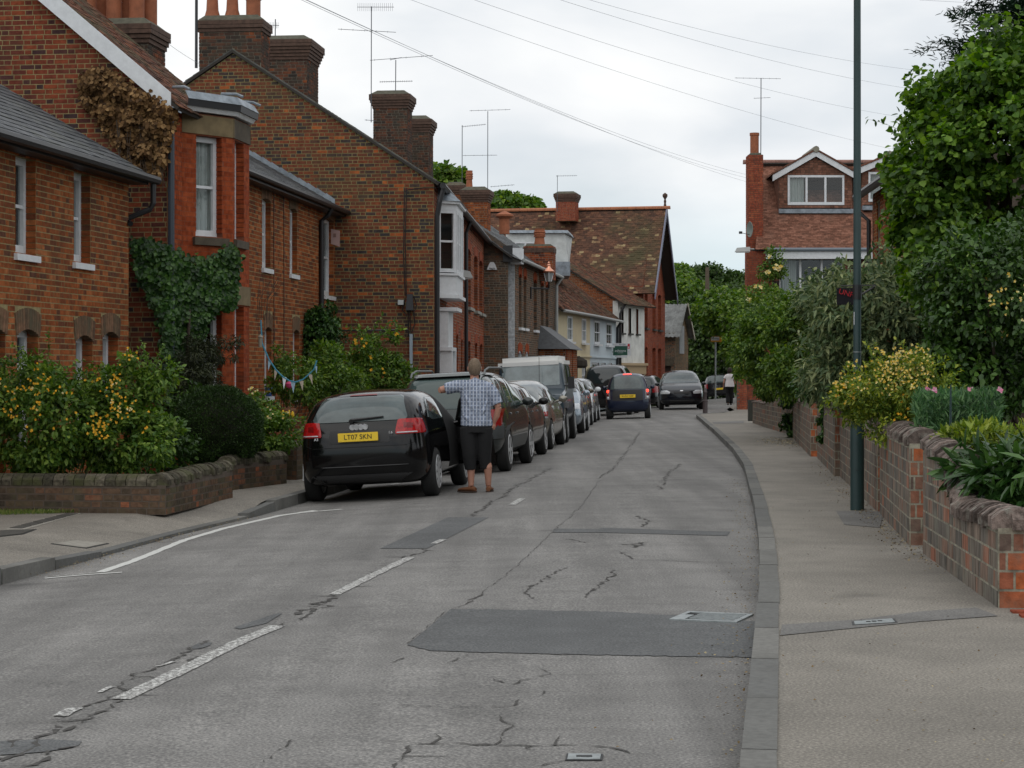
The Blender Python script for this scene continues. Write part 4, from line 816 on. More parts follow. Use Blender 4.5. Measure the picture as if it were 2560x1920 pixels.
gable_roof(h6, f6, -2.6, 11.8, 5.28, .74, 7.5, SLATE, .3, .2, name='slate', th=.01)
gutter(h6, f6.pt(-.1, .3, 0), f6.pt(11.7, .3, 0), 5.12, .06, mat('grey_gutter', (.32, .33, .32), .6)); mb = MB(); f6.box(mb, -.3, .3, -.1, .25, 5.0, 5.5); mb.build('bargeboard', WHITE, h6)
mb = MB(); mb.box((-.28, 61.65, 4.95), (.02, 61.76, 5.45)); mb.build('gutter_end', GUT, h6)
downpipe(h6, [f6.pt(11.4, .3, 5.1), f6.pt(11.4, .1, 4.8), f6.pt(11.4, .1, 0)], .06, _m['grey_gutter'])
chimney(h6, (PX(1349, 71), 71), f6.U, 1.05, .8, 4.8, 6.0, bm_=B_MX, steps=1, pots=[(.0, 0, 'ringed')], potr=.2, poth=.6, nind=0)
chimney(h6, (PX(1192, 69), 69), f6.U, .84, .8, 4.6, 7.85, bm_=B_OR, steps=4, pots=[(-.26, 0, 'ringed')], potr=.12, poth=.62, nind=20)
chimney(h6, (PX(1142, 71), 71), f6.U, .62, .8, 4.6, 8.2, bm_=B_OR, steps=3, nind=0)
mb = MB(); x, y = PX(1261, 66), 66.; mb.lathe([(.17, 0), (.17, .5), (.3, .58), (.3, .64), (0, .78)], (x, y, 6.1), 16); mb.build('chimney_pot', POT, h6, smooth=True)
# porch with hipped slate roof
pf = Face(f6.pt(6.4, .95, 0)[:2], f6.pt(10.6, .95, 0)[:2]); pe = gable_end(pf, .95)
wall(pf, h6, 0, pf.L, -.05, 2.35, [(.3, .62, 1.0, 2.1, .05), (2.4, 2.7, 1.0, 2.1, .05)], B_OR, MORT_G, nind=0, arch_mat=B_RD)
wall(pe, h6, 0, .95, -.05, 2.35, [(.12, .6, .9, 2.15, 0)], B_OR, MORT_G, nind=0); window(pe, h6, .12, .6, .9, 2.15, rec=.03, sw=.07, rail=False)
mb = MB(); a, b, c, d = [pf.pt(u, n, 2.36) for u, n in ((-.25, .2), (4.45, .2), (4.45, -1.0), (-.25, -1.0))]; e, g = pf.pt(.55, -.95, 3.2), pf.pt(3.6, -.95, 3.2)
mb.add([a, b, c, d, e, g], [(0, 1, 5, 4), (3, 0, 4), (1, 2, 5), (0, 3, 2, 1)]); mb.build('roof', mat('slate_sheet', (.085, .09, .097), .6, noise=(9, .35)), h6)
# ===== cream and pale blue houses =====
h7 = thing('cottage', 'cream rendered cottage with sagging tiled roof and sash windows', 'house', (1.66, 76, 0)); h8 = thing('cottage', 'pale blue rendered cottage beside the cream one', 'house', (3.28, 84, 0))
f7 = Face((1.66, 76), (3.28, 84)); f8 = Face((3.28, 84), (4.84, 93))
for f, h, rm, wins, low in ((f7, h7, REND_C, [(1385, 1391), (1418, 1430), (1454, 1464)], [(1406, 1419), (1436, 1444), (1455, 1465)]), (f8, h8, REND_B, [(1485, 1498), (1515, 1528)], [(1479, 1498), (1502, 1514), (1521, 1530)])):
    mb = MB(); H = [(max(.05, f.upx(a)), f.upx(b), 2.75, 3.75) for a, b in wins]; Hl = [(f.upx(a), f.upx(b), .85 if i != 1 or f is f8 else 0, 1.95) for i, (a, b) in enumerate(low)]
    us = sorted({0, f.L, *[x for hh in H+Hl for x in hh[:2]]}); zs = sorted({-.1, 4.1, *[x for hh in H+Hl for x in hh[2:]]})
    for a, b in zip(us, us[1:]):
        for c, d in zip(zs, zs[1:]):
            if any(x[0] < (a+b)/2 < x[1] and x[2] < (c+d)/2 < x[3] for x in H+Hl): continue
            n = 0 if c > 2.1 else -.0
            mb.quad(f.pt(a, n, c), f.pt(b, n, c), f.pt(b, n, d), f.pt(a, n, d))
    f.box(mb, 0, f.L, .002, .09, 2.15, 4.05) if False else None
    mb.build('wall', rm, h)
    q = MB(); f.box(q, -.02, f.L+.0, 0, .07, 2.16, 2.22); q.build('string_course', rm, h)
    for hh in H: window(f, h, *hh, rec=-.03, bars=1, low=True, sillm=WHITE, sw=.07, sill_out=.16, curtain=(0, 1) if f is f7 else (0, .4))
    for hh in Hl: window(f, h, *hh, rec=.04, bars=2, low=True, sillm=WHITE, sw=.07)
    body(h, [f.pt(u, n, 0)[:2] for u, n in ((0.02, -1.2), (f.L-.02, -1.2), (f.L-.02, -7), (.02, -7))], -.1, 4.0, MORT_D)
    gable_roof(h, f, -.25 if f is f7 else -.05, f.L+.05, 4.12, .78, 6.4, T_BR, .2, .13, nind=0, over=.3, jag=.02)
    gutter(h, f.pt(0, .33, 0), f.pt(f.L, .33, 0), 3.88, .06, mat('grey_gutter', (.3, .3, .3), .6))
downpipe(h8, [f8.pt(f8.L-.3, .3, 3.9), f8.pt(f8.L-.3, .1, 3.6), f8.pt(f8.L-.3, .1, 0)], .07)
q = MB(); x, y = PX(1432, 78), 78.; q.tube([f7.pt(2.6, 0, 2.1), f7.pt(2.6, .5, 2.15)], .03, 5); q.lathe([(.22, 0), (.3, .1), (.28, .3), (.1, .42), (0, .45)], (*f7.pt(2.6, .5, 0)[:2], 1.7), 10); t = thing('hanging_basket', 'dark hanging flower basket on the cream cottage', 'basket', f7.pt(2.6, .5, 1.7)); q.build('basket', mat('basket_plants', (.05, .04, .03), .9, noise=(20, .5)), t)
# ===== white house =====
h9 = thing('house', 'white rendered house with brown windows and mossy tiled roof over a tan shopfront', 'house', (4.95, 94, 0)); f9 = Face((4.98, 94), (6.5, 98.2))
WD = mat('brown_window_frame', (.16, .12, .09), .7); TAN = mat('tan_shopfront', (.42, .30, .17), .7); g9 = gable_end(f9, 6.2)
wall(g9, h9, 0, 6.2, -.1, 4.9, [], B_OR, MORT_G, gable=(3.1, 6.75), nind=0)
H = [(f9.upx(1551), f9.upx(1559), 3.4, 4.6), (f9.upx(1571), f9.upx(1578), 3.4, 4.6), (f9.upx(1590), f9.upx(1596), 3.4, 4.6)]; mb = MB(); us = sorted({0, f9.L, *[x for hh in H for x in hh[:2]]}); zs = [1.9, 3.4, 4.6, 4.95]
for a, b in zip(us, us[1:]):
    for c, d in zip(zs, zs[1:]):
        if any(x[0] < (a+b)/2 < x[1] and x[2] < (c+d)/2 < x[3] for x in H): continue
        mb.quad(f9.pt(a, 0, c), f9.pt(b, 0, c), f9.pt(b, 0, d), f9.pt(a, 0, d))
mb.quad(f9.pt(-.01, 0, 1.9), f9.pt(-.01, -.25, 1.9), f9.pt(-.01, -.25, 4.9), f9.pt(-.01, 0, 4.9)); mb.build('wall', REND_W, h9)
for hh in H: window(f9, h9, *hh, rec=.08, fm=WD, sillm=mat('dark_sill', (.05, .05, .045), .8), sw=.09, sill_out=.12)
mb = MB(); f9.box(mb, -.05, f9.L, 0, .2, 1.86, 1.98); f9.box(mb, 0, f9.L, -.05, .1, 1.45, 1.86); f9.box(mb, 0, .3, -.05, .06, -.1, 1.45); f9.box(mb, 2.2, 2.5, -.05, .06, -.1, 1.45); f9.box(mb, f9.L-.3, f9.L, -.05, .06, -.1, 1.45); mb.build('shopfront', TAN, h9)
window(f9, h9, .3, 2.2, 0, 1.45, rec=.05, mull=2, rail=False, fm=TAN, sillm=False); window(f9, h9, 2.5, f9.L-.3, 0, 1.45, rec=.05, mull=1, rail=False, fm=TAN, sillm=False, curtain=(0, 1))
body(h9, [f9.pt(u, n, 0)[:2] for u, n in ((0.05, -1.2), (f9.L-.02, -1.2), (f9.L-.02, -6), (.05, -6))], -.1, 4.8, MORT_D)
gable_roof(h9, f9, -.15, f9.L+.9, 4.95, .62, 6.2, T_BR, .2, .13, over=.35, jag=.012)
downpipe(h9, [f9.pt(.05, .35, 4.75), f9.pt(-.02, .12, 4.3), f9.pt(-.02, .12, 1.2)], .06)
# ===== tall brick house with end gable to the street =====
h10 = thing('house', 'tall plain red brick house with mottled clay tile roof, finial and street gable', 'house', (6.5, 99, 0)); f10 = Face((6.5, 99.2), (8.2, 107.2)); n10 = -f10.N
H = [(f10.upx(a), f10.upx(b), c, d, .1) for c, d in ((3.75, 5.6), (0, 2.8)) for a, b in ((1612, 1619), (1631, 1639), (1645, 1653))]
H = [h for h in H]; wall(f10, h10, 0, f10.L, -.1, 5.85, H, B_PI, MORT_D, gable=(f10.L/2, 9.9), nind=0, reveal=.25, course=.075)
for hh in H: window(f10, h10, *hh[:4], rec=.2, fm=mat('yellow_frame', (.45, .40, .25), .7), sillm=_m['dark_sill'], sw=.12, sill_out=.12)
g10 = gable_end(f10, 9); wall(g10, h10, 0, 9, -.1, 5.8, [], B_PI, MORT_D, nind=0); body(h10, [f10.pt(u, n, 0)[:2] for u, n in ((0.05, -1.2), (f10.L-.02, -1.2), (f10.L-.02, -8), (.05, -8))], -.1, 5.7, MORT_D)
rr = (9.95-5.75)/(f10.L/2); cs = math.cos(math.atan(rr)); sn = math.sin(math.atan(rr)); S = (f10.L/2+.3)/cs
a = np.array(f10.pt(-.3, .65, 5.75-.3*rr)); roof(h10, a, -N3(f10)*18.5, U3(f10)*cs+np.array([0, 0, sn]), S, .22, .15, T_MO, BACK, 20, jag=.008)
a = np.array(f10.pt(f10.L+.3, .65, 5.75-.3*rr)); roof(h10, a, -N3(f10)*18.5, -U3(f10)*cs+np.array([0, 0, sn]), S, .22, .15, T_MO, BACK, 0, jag=.008)
BLUEB = mat('blue_grey_board', (.16, .17, .24), .6)
for uu, sg in ((-.3, 1), (f10.L+.3, -1)):
    mb = MB(); p = np.array(f10.pt(uu, .62, 5.45-.3*rr)); e = np.array(f10.pt(f10.L/2, .62, 9.72)); w = np.array([0, 0, .36]); d = N3(f10)*.05; mb.hexa([tuple(p), tuple(p+d), tuple(e+d), tuple(e), tuple(p+w), tuple(p+w+d), tuple(e+w+d), tuple(e+w)]); mb.build('bargeboard', BLUEB, h10)
M = []
for k in range(42): c = np.array(f10.pt(f10.L/2, .6-.44*k, 10.03)); M.append(m4(-N3(f10)*.43, U3(f10)*.3, np.array([0, 0, .16]), c))
pieces(h10, 'ridge_tile', M, mat('orange_ridge', (.40, .15, .07), .85, noise=(2, .3)), 30, DV, DF)
mb = MB(); c = f10.pt(f10.L/2, .55, 0); mb.lathe([(.09, 10.05), (.05, 10.25), (.07, 10.35), (.04, 10.45), (.13, 10.6), (.13, 10.7), (0, 10.8)], (c[0], c[1], 0), 10); mb.build('finial', _m['corbel'] if 'corbel' in _m else POT, h10)
mb = MB(); f10.box(mb, 2.9, 4.4, -.05, .02, 5.95, 7.3); mb.build('wall_vent', mat('cream_board', (.45, .40, .30), .8), h10) if False else None
window(f10, h10, 3.5, 4.4, 6.5, 8.2, rec=-.03, mull=1, rail=False, sillm=WHITE)
window(f10, h10, 3.55, 4.2, 5.95, 6.35, rec=-.03, rail=False, fm=_m['yellow_frame'], sillm=False)
chimney(h10, (PX(1418, 103), 103), f10.U, 1.0, 1.0, 9.3, 10.75, bm_=B_PI, steps=4, nind=0)
# white rendered flat dormer behind
t = thing('dormer', 'white rendered box dormer with lead roof standing on the mossy tiled roof', 'dormer', (1.2, 84, 5)); y = 84.
def P(px, py, Y): return (PX(px, Y), Y, PZ(py, Y))
mb = MB(); a = [P(1272, 618, y), P(1420, 650, y), (PX(1420, y)+.25, y+3, PZ(650, y)), (PX(1272, y), y+3, PZ(618, y))]; b = [P(1265, 585, y), P(1412, 583, y), (PX(1436, y), y+3, PZ(583, y)), (PX(1265, y), y+3, PZ(583, y))]
mb.hexa([P(1265, 660, y), P(1420, 655, y), (PX(1428, y), y+3, PZ(655, y)), (PX(1265, y), y+3, PZ(655, y)), *b]); mb.build('wall', mat('blotchy_render', (.62, .65, .64), .85, noise=(2.5, .3)), t)
q = MB(); z = PZ(583, y); q.hexa([(PX(1272, y), y-.15, z), (PX(1415, y)+.1, y-.15, z), (PX(1440, y), y+3, z), (PX(1272, y), y+3, z), (PX(1274, y), y-.1, z+.12), (PX(1413, y)+.1, y-.1, z+.12), (PX(1437, y), y+3, z+.12), (PX(1274, y), y+3, z+.12)]); q.build('lead_roof', LEAD, t)
q = MB(); q.box((PX(1340, y), y-.3, PZ(690, y)), (PX(1425, y), y+3, PZ(655, y)-.002)); q.build('lead_apron', LEAD, t)
fd = Face((PX(1287, y), y-.02), (PX(1340, y), y-.02)); fd.N = np.array([0, -1.]); window(fd, t, 0, fd.L, PZ(650, y), PZ(605, y), rec=-.06, mull=1, rail=False, sillm=False)
downpipe(t, [(PX(1419, y), y-.1, PZ(655, y)), (PX(1419, y), y-.1, PZ(690, y))], .03, _m['grey_gutter'])
# ===== small barn =====
h11 = thing('barn', 'small old brick barn with corrugated grey roof and boarded loft opening', 'barn', (8.6, 111, 0)); f11 = Face((9.15, 112), (10.35, 117.5)); g11 = gable_end(f11, 5)
wall(g11, h11, 0, 5, -.1, 3.75, [(4.15, 4.75, -.05, 1.9, 0)], B_BR, MORT_G, nind=0); mb = MB(); g11.box(mb, 4.0, 4.9, .0, .05, 1.9, 2.3); mb.build('lintel', STONE2, h11)
mb = MB(); g11.box(mb, 4.15, 4.75, -.2, -.12, 0, 1.9); mb.build('door', mat('dark_door', (.035, .02, .015), .8), h11)
wall(f11, h11, 0, f11.L, -.1, 3.75, [], B_BR, MORT_Y, gable=(f11.L/2, 5.4), nind=0)
mb = MB(); [f11.box(mb, 1.5+.22*k, 1.5+.22*k+.21, 0, .05, 2.6, 4.2) for k in range(9)]; mb.build('shutter', mat('grey_boards', (.36, .37, .38), .8, noise=(5, .3)), h11)
window(f11, h11, 2.0, 3.6, .4, 1.6, rec=-.02, bars=4, low=True, rail=False, fm=mat('beige_frame', (.4, .37, .3), .7), sillm=False)
body(h11, [f11.pt(u, n, 0)[:2] for u, n in ((.05, -.9), (f11.L-.05, -.3), (f11.L-.05, -5), (.05, -5))], -.1, 3.7, MORT_D)
CORR = mat('corrugated_sheet', (.22, .225, .22), .8, noise=(2.5, .5))
for sgn in (1, -1):
    mb = MB(); L = 5.6; n = 72; rr = 1.72/(f11.L/2)
    for i in range(n+1):
        w = .03*math.sin(i*math.pi/1.5)
        for s in (0, 1):
            uu = (-.35 if sgn > 0 else f11.L+.35)*(1-s)+f11.L/2*s; zz = (3.72-.35*rr)*(1-s)+5.45*s; mb.v.append(f11.pt(uu, .3-L*i/n, zz+w))
    mb.f = [(2*i, 2*i+2, 2*i+3, 2*i+1) for i in range(n)]; mb.mi = [0]*n; o = mb.build('roof', CORR, h11, smooth=True)
mb = MB(); p = np.array(f11.pt(f11.L+.35, .32, 3.5-.1)); e = np.array(f11.pt(f11.L/2, .32, 5.3)); w = np.array([0, 0, .2]); d = N3(f11)*.05; mb.hexa([tuple(p), tuple(p+d), tuple(e+d), tuple(e), tuple(p+w), tuple(p+w+d), tuple(e+w+d), tuple(e+w)]); mb.build('bargeboard', _m['beige_frame'], h11)
# ===== long grey roofed shed and the right hand house =====
h12 = thing('shed', 'long low shed with weathered grey roof half hidden in the trees', 'shed', (14, 170, 0)); mb = MB(); y = 170
a, b, c, d = P(1690, 775, y), P(1880, 790, y), (PX(1872, y+8), y+8, PZ(738, y+8)), (PX(1700, y+8), y+8, PZ(716, y+8)); mb.add([a, b, c, d, (*a[:2], 0), (*b[:2], 0)], [(0, 1, 2, 3), (4, 5, 1, 0)]); mb.build('roof', mat('weathered_asbestos', (.20, .19, .18), .95, noise=(.8, .35)), h12)
hr = thing('house', 'brown tiled house with gabled dormers, facing the camera on the right beyond the shrubs', 'house', (9.2, 78, 0)); fr = Face((9.2, 78), (22.2, 77.9)); fr.N = np.array([-.0077, -1.])
ez = 6.3; sl = .95
TH = (fr.upx(1967), fr.upx(2100), 3.2, 6.0)
wall(fr, hr, 0, fr.L, 0, 6.35, [(fr.upx(1948), fr.upx(2108), 4.2, 6.0, 0)], pmat('glazed_header_brick', [(0, (.02, .018, .022)), (.55, (.045, .03, .03)), (.6, (.13, .05, .04)), (1, (.22, .08, .055))], .7), MORT_D, nind=40)
window(fr, hr, fr.upx(1948), fr.upx(2108), 4.2, 6.0, rec=.05, mull=2, rail=False, curtain=(.05, .28))
gl = gable_end(Face((9.2, 78), (9.25, 86.5)), 0.01); fl = Face((9.2, 78.4), (10.15, 84.4), flip=True); wall(fl, hr, 0, fl.L, 0, 6.3, [], B_PI, MORT_D, gable=(fl.L/2, 9.7), nind=0)
body(hr, [(9.6, 79.1), (22, 79), (22, 84.4), (10.3, 84.4)], 0, 6.3, MORT_D)
ps = [Face((9.13, 77.75), (10.25, 77.75)), Face((9.13, 77.75), (9.13, 78.4), flip=True)]; ps[0].N = np.array([0, -1.])
for q_ in ps: wall(q_, hr, 0, q_.L if q_ is ps[1] else .98, -.05, ez-.05, [], B_PI, MORT_D, nind=40 if q_ is ps[0] else 0, name='brick')
body(hr, [(9.14, 77.76), (10.1, 77.76), (10.1, 78.2), (9.14, 78.2)], -.05, ez-.06, MORT_D, 'pier')
c_, s_ = math.cos(math.atan(sl)), math.sin(math.atan(sl)); upr = np.array([.19*c_, c_, s_])
roof(hr, np.array([PX(1888, 77.6), 77.55, ez]), np.array([12.6, 0, 0]), upr, 5.45, .17, .1, T_RD, BACK, 150, jag=.004)
yr = 77.55+5.45*c_; zr = ez+5.45*s_
M = [m4(np.array([.43, 0, 0]), np.array([0, .3, 0]), np.array([0, 0, .17]), (PX(1888, 77.6)+.2+.44*k, yr, zr+.06)) for k in range(28)]; pieces(hr, 'ridge_tile', M, mat('ridge_tile', (.28, .15, .12), .85, noise=(3, .3)), 30, DV, DF)
roof(hr, np.array([10.1, yr+3.7, ez]), np.array([12.6, 0, 0]), np.array([0, -c_, s_]), 5.45, .3, .2, T_RD, BACK, 0)
mb = MB(); mb.tube([(9.9, 77.5, ez+.0), (22, 77.5, ez+.0)], .07, 8); mb.build('gutter', mat('blue_grey_gutter', (.16, .19, .22), .5), hr)
mb = MB(); mb.box((9.85, 77.56, ez-.36), (22, 77.62, ez-.07)); mb.build('fascia', WHITE, hr)
ch = chimney(hr, (PX(1887, 78.4), 78.5), (0, 1), .58, .8, 6.2, 10.05, bm_=B_PI, steps=0, pots=[(0, 0, 'roll')], potr=.17, poth=.85, nind=60, mort=MORT_D)
def dormer(px0, px1, pyt, pyb, apy, label_parent):
    y0 = 79.2; x0, x1 = PX(px0, y0), PX(px1, y0); zt, zb, za = PZ(pyt, y0), PZ(pyb, y0), PZ(apy, y0); fd = Face((x0, y0), (x1, y0)); fd.N = np.array([0, -1.]); w = x1-x0
    wx0, wx1 = w*.125, w*.89; wz0, wz1 = zb+.12, zb+.12+1.18
    cheek = body(hr, [(x0, y0+1.1), (x1, y0+1.1), (x1, y0+4.5), (x0, y0+4.5)], zb-.3, zt, T_RD, 'dormer_cheek')
    for xa in (x0, x1-.08): body(hr, [(xa, y0+.01), (xa+.08, y0+.01), (xa+.08, y0+1.1), (xa, y0+1.1)], zb-.3, zt, T_RD, 'dormer_cheek')
    wall(fd, cheek, 0, w, zb, zt, [(wx0, wx1, wz0, wz1, 0)], T_RD, MORT_D, gable=(w/2, za), nind=50, course=.1, st=.17, hd=.17, proud=.012, name='hung_tile')
    window(fd, hr, wx0, wx1, wz0, wz1, rec=-.02, mull=2, rail=False, sillm=False, curtain=(0.02, .3), sw=.08)
    c = MB(); c2 = MB()
    for s in (-1, 1):
        xa = x0-.25 if s < 0 else x1+.25; xm = (x0+x1)/2; zz = zt-.1
        p = np.array([xa, y0-.16, zz-.12]); e = np.array([xm, y0-.16, za+.02]); ww = np.array([0, 0, .24]); d = np.array([0, .04, 0]); c.hexa([tuple(p), tuple(p+d), tuple(e+d), tuple(e), tuple(p+ww), tuple(p+ww+d), tuple(e+ww+d), tuple(e+ww)])
        p = p+ww+np.array([s*.05, -.04, .0]); e = e+ww-np.array([0, .04, 0]); ww = np.array([0, 0, .07]); d = np.array([0, 3.2, 0]); c2.hexa([tuple(p), tuple(p+d), tuple(e+d), tuple(e), tuple(p+ww), tuple(p+ww+d), tuple(e+ww+d), tuple(e+ww)])
    c.build('bargeboard', WHITE, hr); c2.build('dormer_roof', T_RD, hr)
    r = MB(); r.tube([(xm, y0-.22, za+.3), (xm, y0+3.0, za+.3)], .13, 8); r.build('ridge_tile', mat('lichen_ridge', (.30, .28, .22), .9, noise=(8, .4)), hr)
    l = MB(); l.box((x0, y0-.2, zb-.22), (x1, y0-.0, zb-.05)); l.build('lead_apron', LEAD, hr)
dormer(1946, 2131, 440, 520, 393, hr); dormer(2154, 2290, 425, 512, 405, hr)
# light grey render wall under hedge end
t = thing('wall', 'low red brick wall by the brick pier where the woman walks', 'wall', (8.9, 76, 0)); fw = Face((8.70, 77.3), (9.1, 77.36)); fw.N = np.array([0, -1.]); wall(fw, t, 0, fw.L, 0, 1.25, [], B_PI, MORT_D, nind=30); body(t, [(8.71, 77.32), (9.1, 77.38), (9.1, 77.7), (8.71, 77.6)], 0, 1.24, MORT_D)
# ===== orange brick house behind the right tree =====
hs = thing('house', 'orange brick house with black gutter half hidden by the hazel tree on the right', 'house', (7.9, 45, 0)); fs = Face((7.65, 35), (8.12, 45), flip=True)
H = [(fs.upx(2200), fs.upx(2192), 3.9, 5.3, 0), (fs.upx(2235), fs.upx(2222), 3.9, 5.3, 0)]; H = [(min(a, b), max(a, b), c, d, e) for a, b, c, d, e in H]
wall(fs, hs, 0, fs.L, 0, 5.55, H, B_OR, MORT_Y, nind=30)
for hh in H: window(fs, hs, *hh[:4], rec=.05, sillm=False, sw=.06)
body(hs, [(7.8, 35.5), (8.14, 45), (16, 45), (16, 35)], 0, 5.5, MORT_D); body(hs, [(8.13, 45.0), (16, 45.0), (16, 45.1), (8.13, 45.1)], 0, 5.5, B_OR)
roof(hs, np.array(fs.pt(-.2, .28, 5.5)), U3(fs)*10.4, -N3(fs)*.8+np.array([0, 0, .6]), 5, .25, .2, T_BR, BACK, 0)
gutter(hs, fs.pt(-.2, .35, 0), fs.pt(10.2, .35, 0), 5.5, .09); downpipe(hs, [fs.pt(10.1, .35, 5.45), fs.pt(10.1, .35, 5.2), fs.pt(9.95, .1, 4.95), fs.pt(9.95, .1, 0)], .05)
# ---------------- vehicles ----------------
def ev(o):
    dg = bpy.context.evaluated_depsgraph_get(); me = bpy.data.meshes.new_from_object(o.evaluated_get(dg)); return me
TYRE = mat('tyre_rubber', (.018, .018, .018), .85, noise=(40, .3)); ALLOY = mat('alloy', (.50, .51, .52), .35, .3); CHROME = mat('chrome', (.75, .75, .77), .3, .5)
CGL = mat('tinted_car_glass', (.022, .03, .032), .04, spec=.6); CGL2 = mat('sky_pale_car_glass', (.085, .11, .112), .05, spec=.6, noise=(2.2, .45))  # second glass is opaque: sky reflection and cabin brightness are put into its colour
CGL3 = mat('pale_car_glass', (.22, .27, .28), .05, spec=.6, noise=(2.5, .4)); PLAS = mat('black_plastic', (.022, .022, .023), .55); SEAM = mat('panel_gap', (.004, .004, .004), .9); LRED = mat('red_lens', (.45, .008, .010), .15, spec=.5, noise=(25, .45)); LDRED = mat('dark_red_lens', (.16, .004, .006), .15, spec=.5)
LWHT = mat('clear_lens', (.50, .53, .56), .12, coat=1, spec=.8); LAMB = mat('amber_lens', (.6, .18, .02), .2, coat=1); LIT = mat('lit_brake_lamp', (.7, .03, .02), .2, emit=((1, .04, .02), 3.5)); YEL = mat('yellow_plate', (.82, .56, .03), .5); WPL = mat('white_plate', (.62, .68, .78), .5); PBL = mat('plate_black', (.01, .01, .01), .5)
def paint(name, c, metal=.3, rough=.28): return mat(name, c, rough, metal, coat=.6, spec=.4)
class Car:
    def __init__(s, name, label, cat, sp, pm, group=None):
        s.sp = sp; s.pm = pm; W2 = sp['W']/2; S = []; zb = sp.get('zb', .2)
        s.t = thing(name, label, cat, (0, 0, 0), group)
        for j, (y, zt, wt, belt, gh) in enumerate(sp['st']):
            w = W2*(sp['wf'][j] if 'wf' in sp else 1)
            zm = .5*(zb+belt)
            if gh: rows = [(w*.86, zb), (w*.975, zb+.13), (w, zm), (w*.955, belt), (.5*(w*.955+wt), .5*(belt+zt)), (wt, zt-.045)]
            else: rows = [(w*.86, zb), (w*.975, zb+.13), (w, zm*.98), (w*.97, min(belt, zt-.09)), (w*.92, zt-.04), (w*.80, zt-.008)]
            ye = [y]*6
            if j == 0: ye = sp['rear']
            if j == len(sp['st'])-1: ye = sp['front']
            S.append([(x, yy, z) for (x, z), yy in zip(rows, ye)]+[(zt, ye[5])])
        v = []; n = len(S); lat = (.5, 0, -.5)
        for j, r in enumerate(S):
            zt, yt = r[6]; b = .0
            ring = [r[k] for k in range(6)]+[(r[5][0]*q, yt-(0 if 0 < j < n-1 else (.05 if j == 0 else -.10)*(1-q*q)), zt+.012*(1-abs(q))) for q in lat]+[(-r[k][0], r[k][1], r[k][2]) for k in range(5, -1, -1)]+[(-r[0][0]*q, r[0][1], r[0][2]) for q in lat]
            v += ring
        R = 18; f = []
        for j in range(n-1):
            for k in range(R): q = (k+1) % R; f.append((j*R+k, j*R+q, (j+1)*R+q, (j+1)*R+k))
        for j, sg, bl in ((0, -1, .05), (n-1, 1, sp.get('nose', .16))):
            grid = []
            for r in range(6):
                x, y, z = S[j][r]
                if r == 0: row = [j*R+0, j*R+17, j*R+16, j*R+15, j*R+14]
                elif r == 5: row = [j*R+5, j*R+6, j*R+7, j*R+8, j*R+9]
                else:
                    row = [j*R+r]
                    for q in lat: v.append((x*q, y+sg*bl*(1-q*q), z)); row.append(len(v)-1)
                    row.append(j*R+14-r)
                grid.append(row)
            for r in range(5):
                for k in range(4):
                    q = (grid[r][k], grid[r][k+1], grid[r+1][k+1], grid[r+1][k]); f.append(q if sg > 0 else q[::-1])
        me = bpy.data.meshes.new('body'); me.from_pydata(v, [], f); bm = bmesh.new(); bm.from_mesh(me); bmesh.ops.recalc_face_normals(bm, faces=bm.faces)
        cl = bm.edges.layers.float.new('crease_edge')
        if sp.get('crease'):
            for e in bm.edges:
                if e.calc_face_angle(0) > .45: e[cl] = sp['crease']
        bm.to_mesh(me); bm.free()
        o = bpy.data.objects.new('tmp', me); COL.objects.link(o); m = o.modifiers.new('s', 'SUBSURF'); m.levels = 2; m.render_levels = 2
        full = ev(o); s.bvh = BVHTree.FromPolygons([p.co.copy() for p in full.vertices], [tuple(p.vertices) for p in full.polygons])
        full.materials.clear(); full.materials.append(pm); full.materials.append(SEAM)
        b2 = bpy.data.objects.new('tmp2', full); COL.objects.link(b2)
        r = sp['r']; cutm = MB()
        for y in sp['ax']:
            for sx in (-1, 1): cutm.lathe([(r*1.13, -.17), (r*1.13, .17)], (sx*(W2-.06), y, r), 32, 'x')
        cut = cutm.build('cut', SEAM, None); bo = b2.modifiers.new('b', 'BOOLEAN'); bo.object = cut; bo.operation = 'DIFFERENCE'; bo.solver = 'EXACT'
        try: bo.material_mode = 'TRANSFER'
        except Exception: pass
        fin = ev(b2); fin.name = 'body'; fin.polygons.foreach_set('use_smooth', [True]*len(fin.polygons)); fin.set_sharp_from_angle(angle=math.radians(38))
        for x in (o, b2, cut): bpy.data.objects.remove(x)
        s.body = bpy.data.objects.new('body', fin); COL.objects.link(s.body); s.body.parent = s.t
        for y in sp['ax']:
            for sx in (-1, 1): s.wheel(sx*(W2-sp.get('inset', .11)), y, r, sx, sp.get('tw', .2))
    def own(s, o, parent=None): o.parent = parent or s.t; o.matrix_parent_inverse = Matrix(); return o
    def wheel(s, x, y, r, sx, tw):
        mb = MB(); h = tw/2; mb.lathe([(r*.66, -h), (r*.9, -h), (r*.98, -h*.8), (r, -h*.5), (r, h*.5), (r*.98, h*.8), (r*.9, h), (r*.66, h)], (x, y, r), 32, 'x'); w = s.own(mb.build('wheel', TYRE, None, smooth=True))
        q = MB(); o = sx*h; q.lathe([(r*.67, -sx*h), (r*.70, o*1.0), (r*.67, o*1.08), (r*.62, o*1.06), (r*.60, o*.7), (r*.58, o*.2), (0, o*.15)], (x, y, r), 28, 'x', 0)
        s.own(q.build('rim', ALLOY if s.sp.get('alloy', 1) else mat('steel_wheel', (.25, .26, .26), .5, .5), None, smooth=True), w)
        q = MB(); n = s.sp.get('spokes', 7)
